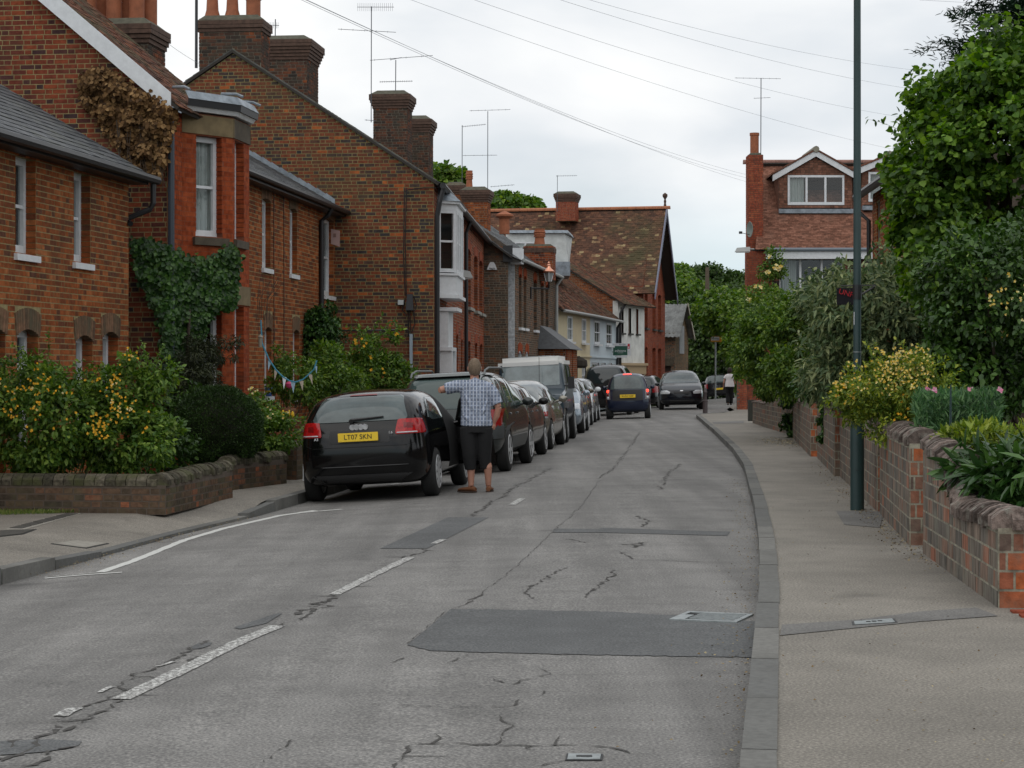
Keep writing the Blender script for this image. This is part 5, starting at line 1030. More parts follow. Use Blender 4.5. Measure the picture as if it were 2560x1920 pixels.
        for k in range(n):
            a = 2*math.pi*k/n; d = (math.cos(a), math.sin(a)); p = (-d[1], d[0]); P = []
            for xx in (o*.70, o*1.04):
                for rr, ww in ((r*.08, .035), (r*.62, .026)):
                    for sg in (-1, 1): P.append((x+xx, y+d[0]*rr+p[0]*ww*sg, r+d[1]*rr+p[1]*ww*sg))
            q.hexa([P[0], P[1], P[3], P[2], P[4], P[5], P[7], P[6]])
        q.lathe([(0, o*.5), (r*.15, o*.6), (r*.15, o*1.06), (0, o*1.09)], (x, y, r), 12, 'x'); s.own(q.build('spokes', ALLOY, None), w)
        q = MB(); q.lathe([(r*.5, o*.1), (r*.5, o*.14)], (x, y, r), 20, 'x'); s.own(q.build('brake_disc', SEAM, None), w)
    def hit(s, a, z, ax):
        o, d = {'r': ((a, -6, z), (0, 1, 0)), 'f': ((a, 6, z), (0, -1, 0)), 'R': ((4, a, z), (-1, 0, 0)), 'L': ((-4, a, z), (1, 0, 0)), 't': ((a, z, 5), (0, 0, -1))}[ax]
        h = s.bvh.ray_cast(Vector(o), Vector(d))
        if h[0] is None:
            h = s.bvh.find_nearest(Vector({'r': (a, -s.sp['L']/2, z), 'f': (a, s.sp['L']/2, z), 'R': (s.sp['W']/2, a, z), 'L': (-s.sp['W']/2, a, z), 't': (a, z, 1)}[ax]))
            return h[0], h[1]
        n = h[1]
        if n.dot(Vector(d)) > 0: n = -n
        return h[0], n
    def patch(s, name, rows, ax, m, off=.010, n=14, mcols=18, skirt=True, parent=None, label=None):
        Z = [r[0] for r in rows]; t = np.linspace(0, len(rows)-1, n*(1 if len(rows) < 4 else 1)+len(rows)); t = sorted(set(list(t)+list(range(len(rows))))); V = []; Fx = []
        for q in t:
            i = min(int(q), len(rows)-2); k = q-i; z, a, b = [rows[i][c]*(1-k)+rows[i+1][c]*k for c in range(3)]
            for c in range(mcols+1):
                h, nr = s.hit(a+(b-a)*c/mcols, z, ax); e = (q == t[0] or q == t[-1] or c in (0, mcols))
                V.append(h+nr*(off if not e else off*.7))
        w = mcols+1; nr_ = len(t)
        for i in range(nr_-1):
            for c in range(mcols): Fx.append((i*w+c, i*w+c+1, (i+1)*w+c+1, (i+1)*w+c))
        if skirt:
            b = len(V); edge = [c for c in range(w)]+[i*w+w-1 for i in range(1, nr_)]+[(nr_-1)*w+c for c in range(w-2, -1, -1)]+[i*w for i in range(nr_-2, 0, -1)]
            ctr = sum((V[i] for i in edge), Vector())/len(edge)
            for i in edge: V.append(V[i]+(ctr-V[i])*.0+({'r': Vector((0, 1, 0)), 'f': Vector((0, -1, 0)), 'R': Vector((-1, 0, 0)), 'L': Vector((1, 0, 0)), 't': Vector((0, 0, -1))}[ax])*(off+.02))
            L = len(edge)
            for i in range(L): Fx.append((edge[i], edge[(i+1) % L], b+(i+1) % L, b+i))
        me = bpy.data.meshes.new(name); me.from_pydata([tuple(p) for p in V], [], Fx); me.materials.append(m); bm = bmesh.new(); bm.from_mesh(me); bmesh.ops.recalc_face_normals(bm, faces=bm.faces); bm.to_mesh(me); bm.free()
        me.polygons.foreach_set('use_smooth', [True]*len(me.polygons)); me.set_sharp_from_angle(angle=math.radians(50)); o = bpy.data.objects.new(name, me); COL.objects.link(o); s.own(o, parent)
        if label: o['label'] = label
        return o
    def both(s, name, rows, m, **k):
        s.patch(name, rows, 'R', m, **k); s.patch(name, rows, 'L', m, **k)
    def box(s, name, a, b, m, parent=None, bev=.01):
        mb = MB(); mb.box(a, b); o = mb.build(name, m, None); 
        if bev:
            bm = bmesh.new(); bm.from_mesh(o.data); bmesh.ops.bevel(bm, geom=bm.edges[:], offset=bev, segments=2, affect='EDGES'); bm.to_mesh(o.data); bm.free(); o.data.polygons.foreach_set('use_smooth', [True]*len(o.data.polygons)); o.data.set_sharp_from_angle(angle=math.radians(35))
        return s.own(o, parent)
    def plate(s, txt, x, y, z, m, sgn=-1, tilt=0):
        p = s.box('number_plate', (x-.26, y-.006, z-.056), (x+.26, y+.006, z+.056), m, bev=.004)
        if not txt: return p
        o = ktext(txt, .088, (x, y+sgn*.009, z), (-sgn, 0, 0), (0, 0, 1), PBL, None, th=.001, sx=.98); s.own(o, p); return p
    def mirror(s, x, y, z, m, w=.2, h=.15, glassback=False):
        for sx in (-1, 1):
            mb = MB(); a = x*sx; mb.lathe([(0, -.05), (.6, -.045), (.95, -.02), (1, .02), (.7, .07), (0, .09)], (0, 0, 0), 16, 'y')
            mb.v = [(a+sx*w*.55+p[0]*w*.5, y+p[1]*1.0, z+p[2]*h*.5) for p in mb.v]; mb.tube([(a-sx*.06, y, z-.05), (a+sx*w*.2, y, z-.03)], .025, 6); s.own(mb.build('door_mirror', m, None, smooth=True))
    def put(s, X, Y, h, lx=0, ly=0, flip=False):
        """stand the car on the road so that its local point (lx, ly) is at X, Y"""
        a = -math.atan(h)+(math.pi if flip else 0); c, sn = math.cos(a), math.sin(a)
        ox = X-(c*lx-sn*ly); oy = Y-(sn*lx+c*ly); w = s.sp['W']/2-.1; zr = rz(ox+c*w, oy+sn*w); zl = rz(ox-c*w, oy-sn*w)
        s.t.location = (ox, oy, (zr+zl)/2); s.t.rotation_mode = 'ZYX' if False else 'XYZ'; s.t.rotation_euler = (0, -math.atan2(zr-zl, 2*w)*1.0, a); s.t.rotation_mode = 'XYZ'; return s
    def seam(s, pts, ax='R', w=.006):
        """door and panel gaps as thin dark strips"""
        V = []; F_ = []
        for i in range(len(pts)-1):
            (a0, z0), (a1, z1) = pts[i], pts[i+1]; L = math.hypot(a1-a0, z1-z0); nx, nz = -(z1-z0)/L*w/2, (a1-a0)/L*w/2; k = max(2, int(L/.08)); b = len(V)
            for q in range(k+1):
                t_ = q/k; a, z = a0+(a1-a0)*t_, z0+(z1-z0)*t_
                for sg in (-1, 1): h, n = s.hit(a+nx*sg, z+nz*sg, ax); V.append(h+n*.0025)
            for q in range(k): F_.append((b+2*q, b+2*q+1, b+2*q+3, b+2*q+2))
        me = bpy.data.meshes.new('panel_gap'); me.from_pydata([tuple(p) for p in V], [], F_); me.materials.append(SEAM); o = bpy.data.objects.new('panel_gap', me); COL.objects.link(o); s.own(o)

# --- the black hatchback with its door open ---
sp = dict(L=4.2, W=1.765, zb=.2, r=.318, ax=(-1.30, 1.27), rear=[-2.00, -2.10, -2.13, -2.09, -1.92, -1.68], front=[2.0, 2.08, 2.10, 2.06, 2.0, 1.95],
          st=[(-1.7, 1.385, .655, .995, 1), (-1.15, 1.43, .655, .95, 1), (-.4, 1.435, .65, .90, 1), (.3, 1.39, .62, .88, 1), (.95, 1.0, .62, .86, 0), (1.5, .90, .6, .8, 0), (1.95, .70, .5, .66, 0)], nose=.14, spokes=9, wf=[.97, 1, 1, 1, 1, .99, .93])
PA = mat('black_paint', (.004, .004, .0045), .10, 0, spec=.42); c = Car('parked_car', 'black hatchback with red tail lights and its driver door open, nearest the camera', 'car', sp, PA)
c.patch('rear_window', [(1.345, -.49, .49), (1.325, -.525, .525), (1.07, -.615, .615), (1.045, -.60, .60), (1.03, -.56, .56)], 'r', CGL2, n=20, mcols=26)
c.patch('brake_light', [(1.375, -.17, .17), (1.358, -.18, .18)], 'r', LDRED, n=2)
for sx in (-1, 1):
    a, b = (.48, .76) if sx > 0 else (-.77, -.50); o = c.patch('tail_light', [(1.04, a+.08 if sx < 0 else a+.04, b-.04 if sx > 0 else b-.08), (1.03, a+.02, b-.0 if sx > 0 else b-.02), (.94, a-.0 if sx > 0 else a-.03, b+.03 if sx > 0 else b), (.87, a-.01 if sx > 0 else a-.045, b+.045 if sx > 0 else b+.01), (.85, a if sx > 0 else a-.04, b+.04 if sx > 0 else b)], 'r', LRED, off=.014, n=10, mcols=10)
    c.patch('reversing_lens', [(.878, a+.01, b-.03), (.862, a+.01, b-.03)], 'r', LWHT, off=.019, n=2, parent=o)
    c.patch('inner_lens', [(1.0, (a+b)/2-.06, (a+b)/2+.06), (.91, (a+b)/2-.06, (a+b)/2+.06)], 'r', LDRED, off=.017, n=3, mcols=4, parent=o)
c.patch('plate_recess', [(.93, -.36, .36), (.92, -.38, .38), (.77, -.40, .40), (.755, -.37, .37)], 'r', PLAS, off=.003, n=4)
c.plate('LT07 SKN', 0, -2.205, .84, YEL)
for k in (-1.5, -.5, .5, 1.5):
    q = MB(); h, n = c.hit(.056*k, .965, 'r'); q.lathe([(.038, -.005), (.038, .005), (.031, .005), (.031, -.005), (.038, -.005)], (h[0], h[1]-.014, h[2]), 20, 'y'); c.own(q.build('badge_ring', CHROME, None, smooth=True))
c.seam([(-.68, .98), (-.70, .74), (-.6, .71), (.6, .71), (.70, .74), (.68, .98)], 'r'); c.seam([(-.85, .77), (-.70, .74)], 'r', .004); c.seam([(.85, .77), (.70, .74)], 'r', .004)
c.patch('bumper_lip', [(.47, -.62, .62), (.455, -.62, .62)], 'r', PA, off=.02, n=2, mcols=14); c.patch('diffuser', [(.36, -.66, .66), (.26, -.5, .5)], 'r', PLAS, off=.01, n=3, mcols=12)
o = ktext('A3', .05, (-.55, -2.18, .83), (1, 0, 0), (0, 0, 1), CHROME, None, th=.002); c.own(o); o = ktext('1.6', .045, (.42, -2.19, .88), (1, 0, 0), (0, 0, 1), CHROME, None, th=.002); c.own(o)
q = MB(); h, n = c.hit(-.10, 1.055, 'r'); h2_, n = c.hit(.32, 1.08, 'r'); q.tube([(h[0], h[1]-.03, h[2]), (h2_[0], h2_[1]-.03, h2_[2]+.005)], [.022, .010], 6); q.tube([(h[0]+.0, h[1]-.01, h[2]-.01), (h[0], h[1]-.045, h[2]-.015)], .03, 8); c.own(q.build('rear_wiper', BLK, None))
q = MB(); q.tube([(-.48, -1.98, .30), (-.48, -2.10, .295)], .032, 14, cap=False); c.own(q.build('exhaust', mat('exhaust_steel', (.12, .12, .12), .4, .8), None))
c.patch('rear_side_window', [(1.30, -1.02, -.35), (1.25, -1.18, -.33), (1.04, -1.44, -.28), (1.0, -1.20, -.26)], 'R', CGL2, mcols=10); c.patch('rear_side_window', [(1.30, -1.02, -.35), (1.25, -1.18, -.33), (1.04, -1.44, -.28), (1.0, -1.20, -.26)], 'L', CGL2)
c.patch('door_window', [(1.31, -.28, .12), (1.2, -.27, .42), (.93, -.22, .82)], 'L', CGL, mcols=10)
c.patch('door_opening', [(1.33, -.28, .15), (1.2, -.27, .45), (.92, -.24, .84), (.5, -.24, .90), (.33, -.2, .88)], 'R', mat('dark_cabin', (.012, .012, .013), .9), mcols=10, off=.004)
c.patch('windscreen', [(1.33, -.55, .55), (1.02, -.66, .66)], 'f', CGL)
c.patch('bonnet', [(-.5, 1.1, 1.2), (.5, 1.1, 1.2)], 't', PA, n=2, off=.002) if False else None
dm = MB(); L = 1.16; ang = math.radians(31); hx, hy = .86, .80
def D(u, n, z): return (hx+.0+math.sin(ang)*u+math.cos(ang)*n, hy-math.cos(ang)*u+math.sin(ang)*n, z)
dm.hexa([D(0, -.05, .33), D(L, -.05, .33), D(L, .05, .33), D(0, .05, .33), D(0, -.06, .90), D(L, -.06, .94), D(L, .0, .94), D(0, .0, .90)]); d = c.own(dm.build('door', PA, None), c.t); d['label'] = 'driver door swung open'
fr = MB(); pts = [D(.02, -.04, .90), D(.40, -.12, 1.22), D(.72, -.17, 1.345), D(1.08, -.16, 1.33), D(L, -.05, .94)]; fr.tube(pts, .024, 6); c.own(fr.build('window_frame', PLAS, None), d)
gl = MB(); gl.add([D(.05, -.05, .92), D(L-.03, -.05, .95), D(1.06, -.15, 1.31), D(.72, -.16, 1.32), D(.40, -.11, 1.20)], [(0, 1, 2, 3, 4)]); c.own(gl.build('window', CGL, None), d)
tr = MB(); tr.hexa([D(.05, -.09, .38), D(L-.05, -.09, .38), D(L-.05, -.05, .38), D(.05, -.05, .38), D(.05, -.08, .85), D(L-.05, -.08, .86), D(L-.05, -.05, .86), D(.05, -.05, .85)]); tr.hexa([D(.25, -.14, .62), D(.8, -.14, .64), D(.8, -.09, .64), D(.25, -.09, .62), D(.25, -.14, .69), D(.8, -.14, .70), D(.8, -.09, .7), D(.25, -.09, .69)]); c.own(tr.build('door_trim', PLAS, None), d)
se = MB(); se.box((.1, -.45, .35), (.62, .2, .55)); se.hexa([(.12, -.55, .5), (.6, -.55, .5), (.6, -.35, .5), (.12, -.35, .5), (.16, -.75, 1.15), (.56, -.75, 1.15), (.56, -.66, 1.15), (.16, -.66, 1.15)]) if False else None
c.mirror(.86, .62, .95, PA)
c.put(-.94, 26.3, .118, .88, -1.30)

def generic(name, label, cat, L, W, H, pm, rear=True, r=.31, kind='hatch', group=None, plate=None, glass=CGL, spokes=5, alloy=1, belt=.95, doors=True, lightm=LRED, mirror=None, zb=.2):
    lightm = mat('red_lamp', (.26, .008, .01), .15, spec=.5) if lightm is LRED else lightm
    h = L/2; k = H/1.45
    if kind == 'hatch': st = [(-h+.42, H-.06, .34*W, belt, 1), (-h+1.0, H-.01, .345*W, belt, 1), (-.2, H, .345*W, belt-.01, 1), (h-1.75, H-.05, .335*W, belt-.02, 1), (h-1.0, belt+.12, .34*W, belt-.04, 0), (h-.5, belt+.0, .34*W, belt-.1, 0), (h-.1, belt-.18, .3*W, belt-.25, 0)]; re = [-h+.1, -h+.02, -h, -h+.07, -h+.24, -h+.43]
    if kind == 'suv': st = [(-h+.30, H-.05, .36*W, belt, 1), (-h+.9, H-.01, .365*W, belt, 1), (-.2, H, .365*W, belt, 1), (h-1.85, H-.05, .35*W, belt, 1), (h-1.1, belt+.13, .36*W, belt-.02, 0), (h-.5, belt+.06, .35*W, belt-.06, 0), (h-.1, belt-.12, .33*W, belt-.2, 0)]; re = [-h+.12, -h+.03, -h, -h+.04, -h+.14, -h+.30]
    if kind == 'lift': st = [(-h+.12, belt+.20, .33*W, belt+.04, 1), (-h+1.1, H-.09, .33*W, belt+.02, 1), (-.1, H, .335*W, belt, 1), (h-1.9, H-.10, .32*W, belt-.02, 1), (h-.9, belt+.06, .33*W, belt-.06, 0), (h-.45, belt-.04, .34*W, belt-.12, 0), (h-.1, belt-.2, .3*W, belt-.25, 0)]; re = [-h+.12, -h+.03, -h, -h+.04, -h+.05, -h+.10]
    sp = dict(L=L, W=W, zb=zb, r=r, ax=(-h+.82, h-.85), rear=re, front=[h-.1, h-.03, h, h-.03, h-.08, h-.12], st=st, spokes=spokes, alloy=alloy, wf=[.96, 1, 1, 1, 1, .98, .92])
    c = Car(name, label, cat, sp, pm, group); W2 = W/2; t = H-.10; gm = (belt+H)/2
    c.patch('rear_window', [(t-.02, -.32*W, .32*W), ((t+belt)/2, -.36*W, .36*W), (belt+.055, -.385*W, .385*W)], 'r', glass, n=18, mcols=24)
    c.patch('windscreen', [(t, -.30*W, .30*W), ((t+belt)/2+.02, -.36*W, .36*W), (belt+.14, -.39*W, .39*W)], 'f', glass, n=18, mcols=24)
    y0, y1 = -h+.62, h-1.35
    ys_ = [(y0+.0, y0+.48), (y0+.55, y0+1.28), (y0+1.35, y1+.12)]
    if kind == 'suv': ys_ = [(y0-.08, y0+.45), (y0+.52, y0+1.3), (y0+1.37, y1+.1)]
    for i, (a, b) in enumerate(ys_): c.both('side_window', [(t-.02, a+(.12 if i == 0 else 0), b-(.35 if i == 2 else 0)), (gm, a+(.02 if i == 0 else 0), b-(.14 if i == 2 else 0)), (belt+.05, a-(.0), b+.06*(i == 2))], glass, n=10, mcols=10)
    c.seam([(ys_[1][1]+.03, t), (ys_[1][1]+.03, zb+.12)]); c.seam([(ys_[2][1]+.1, belt), (ys_[2][1]+.14, .6), (ys_[2][1]+.05, zb+.12)]); c.seam([(ys_[0][1]+.02, t), (ys_[0][1]+.03, .75), (ys_[0][1]+.25, .5), (ys_[0][1]+.27, zb+.12)])
    for y in (ys_[1][0]+.16, ys_[2][0]+.16): c.both('door_handle', [(belt-.06, y-.08, y+.08), (belt-.09, y-.08, y+.08)], pm, off=.025, n=2, mcols=4)
    for sx in (-1, 1):
        A = (W2*.70, W2*.93) if sx > 0 else (-W2*.93, -W2*.70)
        if kind != 'custom': c.patch('tail_light', [(belt+.02, *A), (belt-.10, *A), (belt-.26, *A)], 'r', lightm, off=.012, n=6, mcols=6)
        B = (W2*.50, W2*.92) if sx > 0 else (-W2*.92, -W2*.50)
        hz = belt-.2; o = c.patch('headlight', [(hz+.04, B[0]+(.12 if sx > 0 else .03), B[1]-(.03 if sx > 0 else .12)), (hz-.02, *B), (hz-.10, B[0]+(.02 if sx > 0 else 0), B[1]-(.0 if sx > 0 else .02))], 'f', LWHT, off=.012, n=5, mcols=8)
    c.patch('rear_bumper_insert', [(.42, -W2*.6, W2*.6), (.36, -W2*.6, W2*.6)], 'r', PLAS, n=2); c.patch('grille', [(belt-.2, -W2*.36, W2*.36), (belt-.3, -W2*.34, W2*.34)], 'f', PLAS, n=3); c.patch('air_intake', [(.42, -W2*.55, W2*.55), (.30, -W2*.5, W2*.5)], 'f', PLAS, n=3)
    c.mirror(W2*.93, h-1.45, belt+.1, mirror or pm)
    if plate: c.plate(plate[0], 0, plate[3] if len(plate) > 3 else -h-.055, plate[2] if len(plate) > 2 else .62, plate[1])
    return c
PG = paint('dark_green_metallic', (.028, .034, .033), .5, .22); GR = 'cars parked along the left kerb'
c = generic('parked_car', 'dark grey-green off-road car with roof rails, parked just ahead of the black hatchback', 'car', 4.5, 1.84, 1.66, PG, kind='suv', r=.35, belt=1.0, zb=.26, group=GR, mirror=PG, spokes=6, glass=mat('green_tinted_glass', (.05, .078, .074), .05, spec=.6))
for sx in (-1, 1):
    q = MB(); q.tube([(sx*.60, -1.85, 1.58), (sx*.60, -1.72, 1.655), (sx*.60, -1.3, 1.70), (sx*.60, .2, 1.70), (sx*.60, .45, 1.62)], .017, 8); c.own(q.build('roof_rail', mat('grey_rail', (.12, .13, .13), .5), None, smooth=True))
c.patch('spoiler', [(1.60, -.62, .62), (1.55, -.64, .64)], 'r', mat('grey_spoiler', (.10, .115, .115), .35, coat=1), off=.06, n=2, mcols=12)
for sx in (-1, 1):
    A = (.72, .90) if sx > 0 else (-.90, -.72); c.patch('bumper_corner', [(.78, *A), (.55, *A)], 'r', mat('matt_grey_bumper', (.04, .046, .047), .6), off=.012, n=3, mcols=4)
c.both('side_cladding', [(.56, -1.0, .9), (.36, -1.0, .9)], mat('side_strip', (.06, .065, .065), .5), off=.012, n=2, mcols=12)
c.put(.0, 32.6, .13, .92, -1.43)
c = generic('parked_car', 'dark grey hatchback third in the left parked row, ahead of the off-road car', 'car', 4.0, 1.74, 1.46, paint('dark_grey_metallic', (.06, .06, .058), .6, .25), group=GR, spokes=5, mirror=PA); c.put(.40, 36.9, .125, .87, -1.18)
PB = paint('champagne_metallic', (.24, .225, .19), .6, .25)
c = generic('parked_car', 'champagne silver fastback with clear tail lights, fourth in the left parked row', 'car', 4.4, 1.73, 1.50, PB, kind='lift', group=GR, lightm=LWHT, glass=CGL2, belt=.92)
for sx in (-1, 1):
    A = (.62, .80) if sx > 0 else (-.80, -.62); c.patch('tail_lens', [(.80, *A), (.70, *A)], 'r', LRED, off=.02, n=3, mcols=4)
c.put(.88, 41.8, .115, .865, -1.38)
for nm, lab, col, L, H, X, Y in (('parked_car', 'pale blue-silver car facing the camera, directly behind the white-roofed off-roader', (.26, .31, .36), 3.9, 1.5, 1.98, 53.2), ('parked_car', 'dark bronze car facing the camera in the middle of the far parked row', (.085, .07, .05), 4.0, 1.46, 2.33, 59.0), ('parked_car', 'silver car with white door mirror at the far end of the left parked row', (.42, .44, .45), 4.1, 1.45, 2.78, 64.6)):
    c = generic(nm, lab, 'car', L, 1.72, H, paint(lab.split(' ')[1]+'_car_paint', col, .6, .25), group=GR, mirror=WHITE if 'white door' in lab else None); c.put(X, Y, .085, -.86, .6, flip=True)
# --- white-roofed off-road car facing the camera ---
sp = dict(L=4.3, W=1.70, zb=.45, r=.39, ax=(-1.55, 1.35), tw=.23, rear=[-2.1]*6, front=[2.05, 2.08, 2.08, 2.08, 2.07, 2.06], nose=.02, crease=.8,
          st=[(-2.1, 1.90, .74, 1.18, 1), (-1.0, 1.91, .75, 1.18, 1), (-.2, 1.91, .75, 1.18, 1), (.42, 1.88, .73, 1.18, 1), (.62, 1.24, .66, 1.16, 0), (1.2, 1.18, .64, 1.12, 0), (2.05, 1.13, .62, 1.08, 0)], spokes=5, alloy=0)
PN = paint('dark_teal_blue', (.018, .038, .055), .1, .35); c = Car('off_road_car', 'dark blue boxy off-road car with white roof, facing the camera', 'off-road car', sp, PN, GR)
WR = mat('white_roof_paint', (.80, .80, .78), .35); mb = MB(); mb.box((-.77, -2.12, 1.80), (.77, .46, 2.0)); o = mb.build('roof', WR, None); bm = bmesh.new(); bm.from_mesh(o.data); bmesh.ops.bevel(bm, geom=[e for e in bm.edges if e.verts[0].co.z > 1.9 or e.verts[1].co.z > 1.9], offset=.11, segments=4, affect='EDGES'); bm.to_mesh(o.data); bm.free(); o.data.polygons.foreach_set('use_smooth', [True]*len(o.data.polygons)); o.data.set_sharp_from_angle(angle=math.radians(35)); c.own(o)
q = MB(); q.box((-.45, .1, 2.0), (.45, .3, 2.02)); c.own(q.build('roof_vent', METAL, None))
c.patch('windscreen', [(1.80, -.64, .64), (1.78, -.67, .67), (1.34, -.67, .67), (1.32, -.64, .64)], 'f', CGL3, mcols=24, n=14); 
for y in (-1.5, -.35): c.both('side_window', [(1.76, y-.40, y+.40), (1.32, y-.42, y+.42)], CGL)
c.box('front_bumper', (-.84, 2.1, .50), (.84, 2.24, .66), METAL); c.patch('grille', [(1.02, -.36, .36), (.72, -.36, .36)], 'f', PLAS, off=.02)
for sx in (-1, 1):
    q = MB(); q.lathe([(.10, 0), (.10, .03), (.07, .06), (0, .07)], (sx*.56, 2.09, .90), 16, 'y'); o = c.own(q.build('headlight', LWHT, None, smooth=True)); q = MB(); q.lathe([(.04, 0), (.04, .04), (0, .05)], (sx*.75, 2.09, .80), 12, 'y'); c.own(q.build('indicator', LAMB, None))
    q = MB(); q.lathe([(.05, 0), (.05, .04), (0, .05)], (sx*.75, 2.09, .95), 12, 'y'); c.own(q.build('side_light', LWHT, None))
    q = MB(); q.box((sx*.95-.06, .55, 1.22), (sx*.95+.09, .60, 1.50)); q.tube([(sx*.78, .55, 1.3), (sx*.95, .57, 1.3)], .02, 6); c.own(q.build('door_mirror', BLK, None))
    q = MB(); a = sx*.84; q.hexa([(a-.10, .88, .80), (a+.10, .88, .80), (a+.10, 2.0, .80), (a-.10, 2.0, .80), (a-.10, 1.0, .92), (a+.08, 1.0, .92), (a+.08, 1.85, .92), (a-.10, 1.85, .92)]); c.own(q.build('wing_flare', PLAS, None))
q = MB(); q.tube([(-.22, 1.0, 1.2), (-.25, .98, 2.0)], .006, 5); c.own(q.build('aerial', BLK, None)); c.put(1.36, 45.6, .09, -.92, 1.35, flip=True)
# --- black off-road car with spare wheel ---
c = generic('off_road_car', 'tall black off-road car with a spare wheel on its back door', 'off-road car', 4.7, 1.88, 1.93, paint('deep_black_paint', (.01, .011, .012), .1, .25), kind='suv', r=.37, belt=1.15, zb=.3, lightm=LDRED)
q = MB(); q.lathe([(.19, -.1), (.33, -.12), (.37, -.05), (.37, .05), (.3, .1)], (.28, -2.47, 1.02), 26, 'y'); w = c.own(q.build('spare_wheel', TYRE, None, smooth=True)); q = MB(); q.lathe([(.2, -.08), (.22, -.11), (.19, -.115), (.18, -.06), (0, -.05)], (.28, -2.47, 1.02), 24, 'y'); c.own(q.build('rim', SEAM, None), w)
q = MB()
for k in range(5): a = 2*math.pi*k/5; q.tube([(.28, -2.57, 1.02), (.28+.19*math.cos(a), -2.57, 1.02+.19*math.sin(a))], .03, 5)
c.own(q.build('spokes', CHROME, None), w); c.put(4.55, 75.5, .15, .94, -1.5)
# --- small dark blue city car with brake lights on ---
sp = dict(L=2.5, W=1.51, zb=.22, r=.28, ax=(-.83, .95), rear=[-1.16, -1.23, -1.25, -1.2, -1.12, -.98], front=[1.15, 1.22, 1.25, 1.2, 1.1, 1.0], nose=.08,
          st=[(-1.0, 1.50, .52, 1.0, 1), (-.6, 1.54, .54, 1.0, 1), (0, 1.54, .54, .96, 1), (.3, 1.50, .53, .92, 1), (.75, 1.05, .5, .88, 0), (1.0, .9, .48, .8, 0), (1.2, .75, .45, .7, 0)], spokes=6)
PD = paint('navy_paint', (.007, .013, .036), .1, .3); c = Car('city_car', 'tiny dark blue two-seat city car seen from behind with its brake lights glowing', 'car', sp, PD)
c.patch('rear_window', [(1.44, -.46, .46), (1.2, -.55, .55), (1.0, -.58, .58)], 'r', CGL2, n=18, mcols=24); c.patch('tailgate', [(.98, -.6, .6), (.62, -.62, .62)], 'r', PLAS, off=.004, n=5, mcols=10)
c.patch('brake_light', [(1.512, -.14, .14), (1.488, -.14, .14)], 'r', LIT, n=2)
for sx in (-1, 1):
    for z, m_, nm in ((.94, LIT, 'brake_lamp'), (.82, LDRED, 'tail_lamp'), (.72, LWHT, 'reversing_lamp')):
        h, n = c.hit(sx*.66, z, 'r'); q = MB(); q.lathe([(.05, 0), (.05, -.03), (.03, -.05), (0, -.055)], (h[0], h[1], h[2]), 14, 'y'); c.own(q.build(nm, m_, None, smooth=True))
    c.patch('lamp_cluster', [(1.0, sx*.66-.075, sx*.66+.075), (.66, sx*.66-.075, sx*.66+.075)], 'r', mat('grey_lamp_surround', (.2, .19, .19), .5), off=.008, n=4, mcols=4)
c.both('side_window', [(1.42, -.75, .25), (1.02, -.78, .6)], CGL); c.patch('windscreen', [(1.45, -.45, .45), (1.1, -.6, .6)], 'f', CGL); c.plate('KU52 NZP', .0, -1.32, .77, YEL); c.mirror(.74, .55, 1.05, PD, w=.16); c.both('door_panel', [(.9, -.6, .7), (.35, -.5, .7)], PD, off=.01)
c.put(4.66, 67.6, .075, .72, -.83)
c = generic('hatchback', 'black hatchback in traffic just ahead of the tiny blue city car', 'car', 4.3, 1.76, 1.5, paint('gloss_black_paint', (.008, .008, .009), .1, .2), lightm=LRED, group='cars driving in the street', mirror=PA); c.put(6.68, 89.5, .22, .86, -1.3)
# --- oncoming dark people carrier ---
c = generic('people_carrier', 'oncoming dark blue-black people carrier with white number plate', 'car', 4.7, 1.88, 1.64, mat('ink_paint', (.006, .008, .013), .14, 0, spec=.45), kind='suv', r=.34, belt=.97, zb=.2, glass=CGL2, group='cars driving in the street')
c.plate('LM57 LDK', 0, 2.45, .52, WPL, sgn=1); c.patch('chrome_badge', [(.80, -.06, .06), (.765, -.06, .06)], 'f', CHROME, off=.03, n=2, mcols=3); c.patch('lower_trim', [(.40, -.8, .8), (.385, -.8, .8)], 'f', PLAS, off=.02, n=2); c.put(7.05, 83, .06, 0, 2.3, flip=True)
c = generic('saloon_car', 'black estate car with yellow plate far up the road behind the walking woman', 'car', 4.6, 1.8, 1.5, paint('far_black_paint', (.01, .011, .014), .1, .25), kind='suv', glass=CGL2, plate=('', YEL, .62), group='cars driving in the street', belt=.93); c.put(12.4, 119.5, .11, 0, -2.3)

# ---------------- people ----------------
def eloft(mb, rings, n=16):   # rings: (cx, cy, cz, rx, ry)
    b = len(mb.v)
    for cx, cy, cz, rx, ry in rings:
        for k in range(n): a = 2*math.pi*k/n; mb.v.append((cx+rx*math.cos(a), cy+ry*math.sin(a), cz))
    for i in range(len(rings)-1):
        for k in range(n): q = (k+1) % n; mb.f.append((b+i*n+k, b+i*n+q, b+(i+1)*n+q, b+(i+1)*n+k)); mb.mi.append(0)
    mb.f.append(tuple(b+k for k in range(n))[::-1]); mb.f.append(tuple(b+(len(rings)-1)*n+k for k in range(n))); mb.mi += [0, 0]; return mb
def fuse(name, mb, m, parent, vox=.012, sm=6):
    o = mb.build('t', m, None, fix=False); r = o.modifiers.new('r', 'REMESH'); r.mode = 'VOXEL'; r.voxel_size = vox; r.use_smooth_shade = True; s = o.modifiers.new('s', 'SMOOTH'); s.iterations = sm; s.factor = .5
    me = ev(o); me.name = name; bpy.data.objects.remove(o); me.materials.clear(); me.materials.append(m); o = bpy.data.objects.new(name, me); COL.objects.link(o); o.parent = parent; return o
